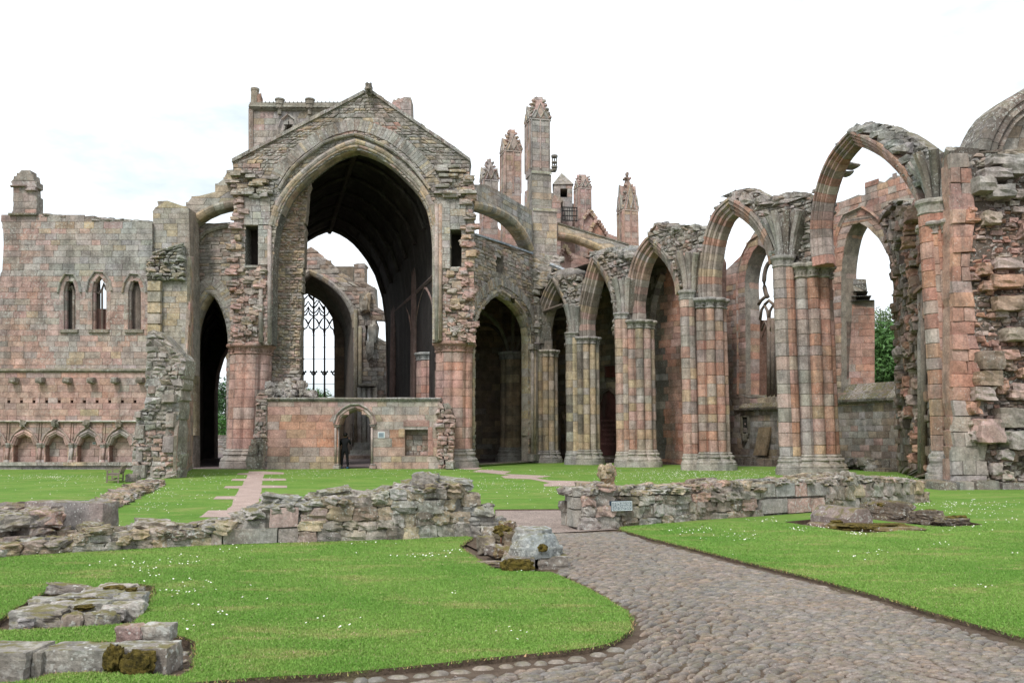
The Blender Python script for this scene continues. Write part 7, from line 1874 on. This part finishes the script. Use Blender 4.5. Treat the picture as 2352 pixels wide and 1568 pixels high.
for k_ in range(240):
    f = R.random(); c = gnd(250 + 125 * f ** .8, 1166 - 58 * f ** .8); c2 = gnd(205 + 130 * f ** .8, 1177 - 66 * f ** .8)
    g = R.random(); c = c + (c2 - c) * g
    V, Fc = rock((c.x, c.y, R.uniform(.0, .12)), (R.uniform(.12, .3), R.uniform(.10, .2), R.uniform(.04, .08)), R.uniform(-.4, .5), 3, .65, .2, tilt=(R.uniform(-.2, .2), R.uniform(-.2, .2)))
    T.piece('stone', V, Fc, pick(dict(g=3, b=3, p=1.5, y=.8)), M_NEAR)
BS = Thing('fallen_block', 'grey fallen block lying between the bench and the wall stub', 'stone block', gnd(300, 1108))
V, Fc = rock(gnd(305, 1106) + Vector((0, 0, .14)), (.21, .2, .13), .1, 5, .75, .1); BS.part('block', V, Fc, (.24, .21, .19), M_NEAR)

# ------------------------------------------------------------------ ruined pier bases in the turf
m, t, b = new_mat('moss_cushion'); N = NT(t); c = N.mix(N.mr(N.noise(22, 5, .7), .35, .65, 0, 1), (.03, .024, .006), (.19, .14, .03)); N.l(c, b.inputs['Base Color']); N.bump(b, N.noise(60, 4, .8), 1, .03)
M_MOSS = m
def moss(T, px, py, z, sx, sy, sz, n=260, dY=0.0):
    p = gnd(px, py) + Vector((0, dY, 0)); V, Fc = rock((p.x, p.y, z), (sx, sy, sz), 0, 8, .2, .25)
    for _ in range(n):
        a = R.uniform(0, 6.28); u = R.uniform(-.2, 1); rr = math.sqrt(max(0, 1 - u * u))
        q = Vector((p.x + sx * rr * math.cos(a) * .9, p.y + sy * rr * math.sin(a) * .9, z + sz * u * .9)); d = Vector((math.cos(a) * rr * .4, math.sin(a) * rr * .4, .6 * u + .4)) * R.uniform(.012, .03)
        b_ = len(V); V += [tuple(q + Vector((.006, 0, 0))), tuple(q - Vector((.006, 0, 0))), tuple(q + d)]; Fc.append((b_, b_ + 1, b_ + 2))
    T.part('moss', V, Fc, (.1, .1, .05), M_MOSS, kind='stuff')
T = Thing('pier_base_ruin', 'flat mossy remains of a pier base in an earth pit at the left edge', 'ruin', gnd(180, 1400))
def st(px, py, sx, sy, sz, z, yaw, col=None, k=6, bl=.75, n_=.12, tilt=(0, 0), T_=None, mat=None):
    p = gnd(px, py); V, Fc = rock((p.x, p.y, z), (sx, sy, sz), yaw, k, bl, n_, tilt=tilt); (T_ or T).part('stone', V, Fc, col or pick(dict(g=4, b=1)), mat or M_BLOCK, False)
cG = (.26, .25, .22)
st(158, 1362, .22, .06, .05, .04, -.10, (.2, .18, .16), tilt=(.05, .08)); st(225, 1363, .14, .10, .06, .0, .05); st(272, 1362, .17, .12, .07, .02, .05); st(305, 1366, .10, .10, .06, .01, .3)
st(120, 1393, .19, .12, .07, .01, .25, cG); st(180, 1388, .18, .11, .07, .03, .05); st(240, 1384, .18, .11, .08, .03, -.05); st(300, 1388, .13, .12, .08, .02, .2)
st(95, 1420, .21, .14, .08, .01, .2, cG, k=8); st(168, 1428, .085, .07, .075, .0, .1, (.27, .23, .19), k=8, bl=.4); st(235, 1425, .13, .09, .075, -.0, -.1, (.2, .18, .15), k=8, bl=.5); st(290, 1405, .15, .11, .08, .01, .1)
st(215, 1406, .14, .10, .07, .03, .1); st(60, 1430, .06, .05, .04, .0, .5); st(322, 1395, .05, .04, .03, -.04, .5); st(318, 1420, .05, .04, .02, -.06, .5); st(152, 1404, .12, .10, .07, .02, .3); st(262, 1412, .1, .1, .06, .02, .3)
for (px, py, a_) in ((150, 1402, .08), (205, 1398, .10), (262, 1368, .09), (230, 1378, .10), (190, 1414, .07), (300, 1372, .05)):
    pq = gnd(px, py); V, Fc = rock((pq.x, pq.y, .075), (a_, a_ * .5, .022), 0, 5, .3, .3); T.part('moss', V, Fc, (.1, .1, .05), M_MOSS, kind='stuff')
T = Thing('kerb_block_row', 'row of large lichened kerb blocks with a moss cushion in the bottom left corner', 'stone blocks', gnd(200, 1510))
st(2, 1532, .27, .17, .125, .015, -.03, (.25, .24, .21), k=10, bl=.94, n_=.04); st(105, 1530, .030, .13, .11, .015, .05, (.22, .21, .18), k=8, bl=.85, n_=.05)
st(189, 1526, .218, .13, .115, .015, .0, (.25, .24, .21), k=10, bl=.86, n_=.05); st(334, 1524, .205, .13, .12, .018, -.02, (.24, .225, .195), k=10, bl=.88, n_=.05)
st(302, 1483, .10, .08, .06, .10, .0, (.27, .2, .18), k=8, bl=.6, n_=.08); st(364, 1481, .115, .08, .06, .10, .05, (.25, .24, .21), k=8, bl=.7, n_=.06)
st(420, 1500, .035, .03, .015, -.065, .5, (.3, .25, .2)); st(432, 1520, .03, .025, .015, -.065, .9); st(425, 1480, .03, .03, .012, -.065, .2); st(415, 1535, .05, .03, .012, -.065, .4)
moss(T, 315, 1543, .045, .10, .05, .085, 500)
moss(T, 262, 1540, .07, .05, .05, .08, 250)
T = Thing('octagonal_pier_base', 'weathered octagonal pier base on a broken square plinth beside the cobbled path', 'pier base', gnd(1225, 1300))
def octo(px, py, r0, r1, z0, z1, col, T, n=8, rot=.39, ny=1.0, name='stone', subd=4, noise_=.03):
    p = gnd(px, py); V, Fc = [], []; m_ = n * 4; rows = 7
    for j in range(rows + 1):
        f = j / rows; r = r0 + (r1 - r0) * f; z = z0 + (z1 - z0) * f
        if j == rows: r *= .97
        for i in range(m_):
            k0 = i // 4; g = (i % 4) / 4; a0 = 2 * math.pi * k0 / n + rot; a1 = a0 + 2 * math.pi / n
            x = math.cos(a0) * (1 - g) + math.cos(a1) * g; y = math.sin(a0) * (1 - g) + math.sin(a1) * g
            q = 1 + noise_ * 2 * mnoise.noise(Vector((x * 2.5, y * 2.5, z * 6)) * 1.5) + noise_ * mnoise.noise(Vector((x * 9, y * 9, z * 14)))
            V.append((p.x + x * r * q, p.y + y * r * q * ny, z + noise_ * .5 * mnoise.noise(Vector((x * 4, y * 4, 7)))))
    V.append((p.x, p.y, z1 + .01))
    for j in range(rows):
        for i in range(m_): Fc.append((j * m_ + i, j * m_ + (i + 1) % m_, (j + 1) * m_ + (i + 1) % m_, (j + 1) * m_ + i))
    for i in range(m_): Fc.append((rows * m_ + i, rows * m_ + (i + 1) % m_, (rows + 1) * m_))
    T.part(name, V, Fc, col, M_BLOCK)
octo(1229, 1290, .35, .36, .09, .21, (.24, .25, .235), T, noise_=.07)
octo(1228, 1288, .33, .26, .20, .36, (.26, .275, .265), T, noise_=.06)
octo(1226, 1286, .25, .255, .36, .41, (.29, .295, .28), T, noise_=.05)
for (px, py, sx, sy, sz, yw) in ((1192, 1294, .20, .26, .085, -.05), (1267, 1291, .185, .26, .085, .03), (1230, 1282, .38, .15, .08, 0)):
    st(px, py, sx, sy, sz, .02, yw, (.21, .18, .15), k=8, bl=.94, n_=.04)
for (px, py, sx, sy, sz, z, yw, c) in ((1116, 1262, 0.115, 0.101, 0.122, 0.072, .2, (.2, .18, .14)), (1133, 1272, 0.122, 0.072, 0.065, 0.065, .05, (.23, .21, .19)), (1160, 1258, 0.058, 0.043, 0.086, 0.158, .3, (.34, .12, .06)), (1150, 1248, 0.115, 0.086, 0.086, 0.115, .4, (.18, .15, .1)), (1170, 1262, .1, .1, .12, .14, .2, (.16, .13, .09)), (1140, 1238, .2, .12, .1, .08, .2, (.2, .18, .15)), (1180, 1234, .22, .1, .05, .02, .1, (.22, .2, .17)), (1135, 1290, .2, .07, .03, -.02, -.1, (.22, .19, .16)), (1165, 1240, .12, .1, .1, .18, 1, (.17, .12, .08)), (1160, 1276, .14, .1, .07, .05, .3, (.17, .13, .08))):
    st(px, py, sx, sy, sz, z, yw, c, k=6, bl=.65, n_=.15)
moss(T, 1172, 1309, .05, .10, .05, .07, 300); moss(T, 1200, 1309, .06, .12, .05, .055, 300); moss(T, 1246, 1300, .22, .05, .03, .04, 120); moss(T, 1162, 1262, .24, .1, .08, .05, 120); moss(T, 1152, 1256, .25, .1, .08, .05, 150)
T = Thing('coped_stone', 'long pinkish stone with a sloping roof-like top on a mossy bed in an earth pit', 'carved stone', gnd(1930, 1205))
pA, pB = gnd(1862, 1196), gnd(1950, 1209)
u = (pB - pA); yaw = math.atan2(u.y, u.x); Lh = 1.0
wv = Vector((-math.sin(yaw), math.cos(yaw), 0))
def bev(s0, s1, nm, col):
    V, Fc = [], []; prof = [(0, -.05), (0, .10), (.03, .13), (.16, .26), (.19, .28), (.42, .28), (.45, .25), (.52, .12), (.52, -.05)]
    for s_ in (s0, s1):
        for (a, z) in prof: q = pA + u.normalized() * s_ + wv * a; V.append((q.x, q.y, z + .02))
    m_ = len(prof); Fc = [(i, (i + 1) % m_, m_ + (i + 1) % m_, m_ + i) for i in range(m_)] + [tuple(range(m_))[::-1], tuple(range(m_, 2 * m_))]
    T.part(nm, V, Fc, col, M_BLOCK)
bev(0, u.length * .62, 'stone', (.21, .18, .165)); bev(u.length * .625, u.length, 'stone', (.20, .17, .155))
bb = pA + u * .75 + wv * .1
st(2010, 1212, .75, .22, .05, -.01, -.35, (.17, .13, .07), k=6, bl=.8, n_=.1); st(1900, 1206, .3, .1, .06, -.02, -.5, (.16, .12, .09))
moss(T, 2005, 1212, .02, .6, .18, .05, 500); moss(T, 1945, 1206, .04, .3, .08, .05, 150)
for (nm, lb, l_) in (('mossy_stone', 'tall mossy foundation stone set on edge, longest of its row', (2037, 1184, .42, .13, .17, .09, -.40)), ('mossy_stone', 'middle mossy foundation stone, rounded, between the longest and the flattest', (2127, 1194, .28, .13, .12, .06, -.35)), ('mossy_stone', 'flattest mossy foundation stone sinking into turf at the right of its row', (2185, 1199, .27, .13, .07, .02, -.3))):
    px, py, sx, sy, sz, z, yw = l_
    T = Thing(nm, lb, 'stone', gnd(px, py), 'mossy foundation stones in the right lawn')
    st(px, py, sx, sy, sz, z, yw, (.13, .105, .08), k=9, bl=.6, n_=.18, T_=T, mat=M_NEAR)
    moss(T, px + 12, py, z + sz * .75, sx * .6, sy * .7, .05, 220)

# ------------------------------------------------------------------ bench
m, t, b = new_mat('weathered_teak'); N = NT(t); c = N.mix(N.mr(N.noise(6, 5, .6, (1, 1, 8)), .3, .7, 0, 1), (.10, .08, .062), (.24, .20, .155)); N.l(c, b.inputs['Base Color']); M_TEAK = m
nr_, fr_, nf_ = gnd(267.7, 1109.7), gnd(282.3, 1103), gnd(241.5, 1108.7)
bp = (nr_ + fr_) / 2; bp.z = 0; ZB = .72
BN = Thing('park_bench', 'weathered wooden park bench seen from its side on the left lawn', 'bench', bp)
lx = (fr_ - nr_); BL_ = min(lx.length / 2, .75); lx.normalize(); fx = (nf_ - nr_) / .54
def bbox(a0, a1, f0, f1, z0, z1, lean=0.0, lean0=0.0):
    V = []
    for z, ln in ((z0, lean0), (z1, lean)):
        for (a, f) in ((a0, f0), (a1, f0), (a1, f1), (a0, f1)):
            q = bp + lx * a + fx * (f - ln); V.append((q.x, q.y, z * ZB))
    return V, [(0, 3, 2, 1), (4, 5, 6, 7), (0, 1, 5, 4), (1, 2, 6, 5), (2, 3, 7, 6), (3, 0, 4, 7)]
for s_ in (-1, 1):
    a = s_ * BL_
    V, Fc = bbox(a - .03, a + .03, .47, .54, 0, .56); BN.part('leg', V, Fc, (.2, .17, .14), M_TEAK)
    V, Fc = bbox(a - .03, a + .03, -.07, .0, 0, .40); BN.part('leg', V, Fc, (.2, .17, .14), M_TEAK)
    V, Fc = bbox(a - .03, a + .03, -.07, .0, .40, .80, .14); BN.part('back_post', V, Fc, (.2, .17, .14), M_TEAK)
    V, Fc = bbox(a - .045, a + .045, -.08, .60, .56, .60); BN.part('armrest', V, Fc, (.2, .17, .14), M_TEAK)
    V, Fc = bbox(a - .02, a + .02, .0, .47, .10, .15); BN.part('stretcher', V, Fc, (.2, .17, .14), M_TEAK)
    V, Fc = bbox(a - .02, a + .02, .0, .47, .33, .39); BN.part('seat_rail', V, Fc, (.2, .17, .14), M_TEAK)
for i in range(5):
    V, Fc = bbox(-BL_ + .03, BL_ - .03, .02 + i * .105, .105 + i * .105, .39, .415); BN.part('seat_slat', V, Fc, (.2, .17, .14), M_TEAK)
V, Fc = bbox(-BL_ + .03, BL_ - .03, -.055, -.02, .72, .79, .145, .12); BN.part('back_rail', V, Fc, (.2, .17, .14), M_TEAK)
V, Fc = bbox(-BL_ + .03, BL_ - .03, -.05, -.015, .42, .48, .03, .01); BN.part('back_rail', V, Fc, (.2, .17, .14), M_TEAK)
for i in range(17):
    a = -BL_ + .08 + i * (2 * BL_ - .16) / 16
    V, Fc = bbox(a - .028, a + .028, -.045, -.025, .48, .72, .12, .03); BN.part('back_slat', V, Fc, (.2, .17, .14), M_TEAK)
V, Fc = bbox(-BL_ + .03, BL_ - .03, .22, .26, .11, .15); BN.part('cross_rail', V, Fc, (.2, .17, .14), M_TEAK)

# ------------------------------------------------------------------ person in the doorway
m, t, b = new_mat('black_clothing'); b.inputs['Base Color'].default_value = (.008, .008, .009, 1); b.inputs['Roughness'].default_value = .85; M_BLK = m
m, t, b = new_mat('skin'); b.inputs['Base Color'].default_value = (.28, .15, .10, 1); b.inputs['Roughness'].default_value = .6; M_SKIN = m
m, t, b = new_mat('blue_shoes'); b.inputs['Base Color'].default_value = (.02, .07, .14, 1); M_SHOE = m
m, t, b = new_mat('dark_hair'); b.inputs['Base Color'].default_value = (.006, .005, .004, 1); b.inputs['Roughness'].default_value = .5; M_HAIR = m
pp0 = at(791, 1072, 41.35); pp0.z = 0
PE = Thing('person', 'person in black clothes seen from behind photographing through the screen doorway', 'person', pp0)
def skin(name, verts, edges, radii, mat, root=0, lv=2):
    me = bpy.data.meshes.new(name); me.from_pydata(verts, edges, []); me.materials.append(mat)
    o = bpy.data.objects.new(name, me); COL.objects.link(o); o.parent = PE.o
    md = o.modifiers.new('skin', 'SKIN'); md.use_smooth_shade = True
    for i, v in enumerate(me.skin_vertices[0].data):
        r = radii[i]; v.radius = r if isinstance(r, tuple) else (r, r); v.use_root = (i == root)
    s = o.modifiers.new('sub', 'SUBSURF'); s.levels = lv; s.render_levels = lv
    return o
# x right, y away from camera (facing away), z up ; height about 1.72 m
bv = [(0, 0, .93), (0, 0, 1.08), (0, .0, 1.24), (0, .0, 1.40), (0, .01, 1.50), (0, .02, 1.57),
      (-.10, 0, .86), (-.125, .01, .48), (-.15, -.02, .09), (.10, 0, .86), (.135, .02, .48), (.17, 0, .09),
      (-.19, 0, 1.40), (-.25, .06, 1.16), (-.12, .26, 1.30), (.19, 0, 1.40), (.27, .08, 1.20), (.17, .26, 1.38),
      (-.15, .03, .04), (.17, .05, .04)]
be = [(0, 1), (1, 2), (2, 3), (3, 4), (4, 5), (0, 6), (6, 7), (7, 8), (0, 9), (9, 10), (10, 11), (3, 12), (12, 13), (13, 14), (3, 15), (15, 16), (16, 17)]
bv = bv[:18]
br = [(.155, .12), (.14, .11), (.155, .12), (.15, .10), (.065, .06), (.055, .055), (.10, .10), (.068, .07), (.055, .055), (.10, .10), (.068, .07), (.055, .055), (.068, .068), (.05, .05), (.036, .036), (.068, .068), (.05, .05), (.036, .036)]
skin('body', bv, be, br, M_BLK)
V, Fc = rock((pp0.x + .01, pp0.y + .03, 1.635), (.078, .095, .115), 0, 6, .12, .04); PE.part('head', V, Fc, (.3, .2, .15), M_SKIN, True)
V, Fc = rock((pp0.x + .005, pp0.y + .012, 1.665), (.095, .105, .105), 0, 6, .15, .06); PE.part('hair', V, Fc, (.02, .02, .02), M_HAIR, True)
for s_ in (-1, 1):
    V, Fc = rock((pp0.x + .01 + s_ * .082, pp0.y + .03, 1.62), (.015, .025, .032), 0, 3, .3, .05); PE.part('ear', V, Fc, (.3, .2, .15), M_SKIN, True)
    V, Fc = rock((pp0.x + s_ * .16, pp0.y + .05, .04), (.05, .14, .045), s_ * -.1, 5, .5, .03); PE.part('shoe', V, Fc, (.02, .07, .14), M_SHOE, True)
for (hx, sg) in ((-.08, 1), (.13, -1)):
    wr = Vector((hx - sg * .03, .28, 1.36 if sg > 0 else 1.42)); hv = [tuple(wr), (hx + sg * .0, .33, 1.45 if sg > 0 else 1.49)]; he = [(0, 1)]; hr = [.028, .034]
    for f_ in range(4):
        b_ = len(hv); x0, y0, z0 = hv[1]
        hv += [(x0 + sg * (.01), y0 + .02 + f_ * .004, z0 + .035 - f_ * .018), (x0 + sg * .045, y0 + .025, z0 + .05 - f_ * .02), (x0 + sg * .07, y0 + .0, z0 + .045 - f_ * .02)]
        he += [(1, b_), (b_, b_ + 1), (b_ + 1, b_ + 2)]; hr += [.010, .009, .008]
    b_ = len(hv); hv += [(hx + sg * .01, .30, 1.43), (hx + sg * .035, .29, 1.46)]; he += [(0, b_), (b_, b_ + 1)]; hr += [.011, .009]
    skin('hand', hv, he, hr, M_SKIN, 0, 1)
CA = Thing('camera_device', 'small dark camera held up by the person in the doorway', 'camera', (pp0.x + .03, pp0.y + .35, 1.50))
V, Fc = boxv(pp0.x - .04, pp0.y + .32, 1.47, pp0.x + .10, pp0.y + .37, 1.56); V2, F2 = tube([(pp0.x + .03, pp0.y + .37, 1.51), (pp0.x + .03, pp0.y + .43, 1.51)], .035, 10)
cb_ = CA.part('camera_body', V, Fc, (.02, .02, .02), M_BLK); CA.part('lens', V2, F2, (.02, .02, .02), M_BLK, parent=cb_)

# ================================================================== TREES
m, t, b = new_mat('leaf'); N = NT(t); at_ = N.n('ShaderNodeAttribute'); at_.attribute_name = 'Col'; N.l(at_.outputs['Color'], b.inputs['Base Color']); b.inputs['Roughness'].default_value = .55
M_LEAF = m
m, t, b = new_mat('bark'); N = NT(t); c = N.mix(N.noise(8, 5), (.05, .04, .03), (.12, .10, .07)); N.l(c, b.inputs['Base Color']); M_BARK = m
def tree(name, label, x, y, h, r, col, n=9000, ls=.26, sparse=.0, low=.12, group='trees beyond the ruins', trunk=True):
    T = Thing(name, label, 'tree', (x, y, 0), group)
    rg = np.random.default_rng(int(abs(x * 13 + y * 7)) + 1)
    limbs = []
    V, Fc = tube([(x, y, -.1), (x + .1, y, h * .3), (x, y + .1, h * .65), (x + .05, y, h * .95)], [.04 * h * .8, .03 * h * .8, .016 * h, .004 * h], 8); parts = [(V, Fc)]
    for i in range(16):
        a = R.uniform(0, 6.28); z0 = h * R.uniform(.15, .75); L_ = r * R.uniform(.6, .95)
        parts.append(tube([(x, y, z0), (x + math.cos(a) * L_ * .5, y + math.sin(a) * L_ * .5, z0 + L_ * .25), (x + math.cos(a) * L_, y + math.sin(a) * L_, z0 + L_ * .55)], [.01 * h, .007 * h, .003 * h], 5))
    V, Fc = join(parts); T.part('trunk', V, Fc, (.1, .08, .06), M_BARK)
    ncl = 90
    cc_ = []
    while len(cc_) < ncl:
        p = np.array([R.uniform(-1, 1), R.uniform(-1, 1), R.uniform(-1, 1)])
        d_ = np.linalg.norm(p)
        if d_ < 1 and d_ > .45: cc_.append(p * np.array([r, r, h * (1 - low) / 2]) + np.array([x, y, h * (1 + low) / 2]))
    cc_ = np.array(cc_); idx = rg.integers(0, ncl, n); cr_ = r * (.2 + .16 * rg.random(ncl))
    dv = rg.normal(size=(n, 3)); dv /= np.linalg.norm(dv, axis=1)[:, None]
    P = cc_[idx] + dv * (cr_[idx] * rg.random(n) ** .4)[:, None]
    u = rg.normal(size=(n, 3)); u /= np.linalg.norm(u, axis=1)[:, None]; w_ = np.cross(u, rg.normal(size=(n, 3))); w_ /= np.linalg.norm(w_, axis=1)[:, None]
    s_ = ls * (.6 + .8 * rg.random(n))[:, None]
    co = np.stack([P - u * s_ * .5, P + w_ * s_ * .35, P + u * s_ * .5], 1).astype(np.float32)
    f = (.65 + .7 * rg.random(n))[:, None] * (.8 + .5 * rg.random(ncl))[idx][:, None]
    cl = (np.array(col)[None, :] * f).astype(np.float32)
    o = tri_mesh('crown', co - np.array([x, y, 0], np.float32), M_LEAF, 'stuff', cl); o.parent = T.o
def tx(px, Y): return xx(px, Y)
tree('broadleaf_tree', 'dense green tree filling the opening above the mossy chapel sill', tx(2042, 70), 70, 10.6, 4.6, (.055, .12, .03), 30000, .42)
tree('broadleaf_tree', 'paler tree top rising behind the dense one in the chapel opening', tx(2030, 84), 84, 15.4, 4.4, (.10, .15, .06), 16000, .34)
tree('conifer_tree', 'dark feathery conifer seen through the narrow left arch', tx(520, 95), 95, 8.2, 3.4, (.04, .085, .03), 9000, .34)
tree('broadleaf_tree', 'bright bushy tree low in the narrow left arch', tx(512, 82), 82, 3.6, 2.2, (.06, .15, .03), 6000, .22, low=0)
tree('broadleaf_tree', 'round green tree top at the bottom left of the east window', tx(706, 130), 130, 9.6, 4.2, (.06, .12, .035), 6000, .45)
T = Thing('boundary_wall', 'low field wall beyond the narrow left arch', 'wall', (tx(510, 78), 78, 0))
Wb_ = frontal(78.0)
build_wall(T, Wb_, [(450, 1042), (450, 1010), (470, 998), (560, 1000), (560, 1042)], [], .6, ch=(.2, .3), bw=(.4, .8), rough=.4, pal=dict(g=3, b=2), mat=M_FACE)
HL = [];
finish_all()
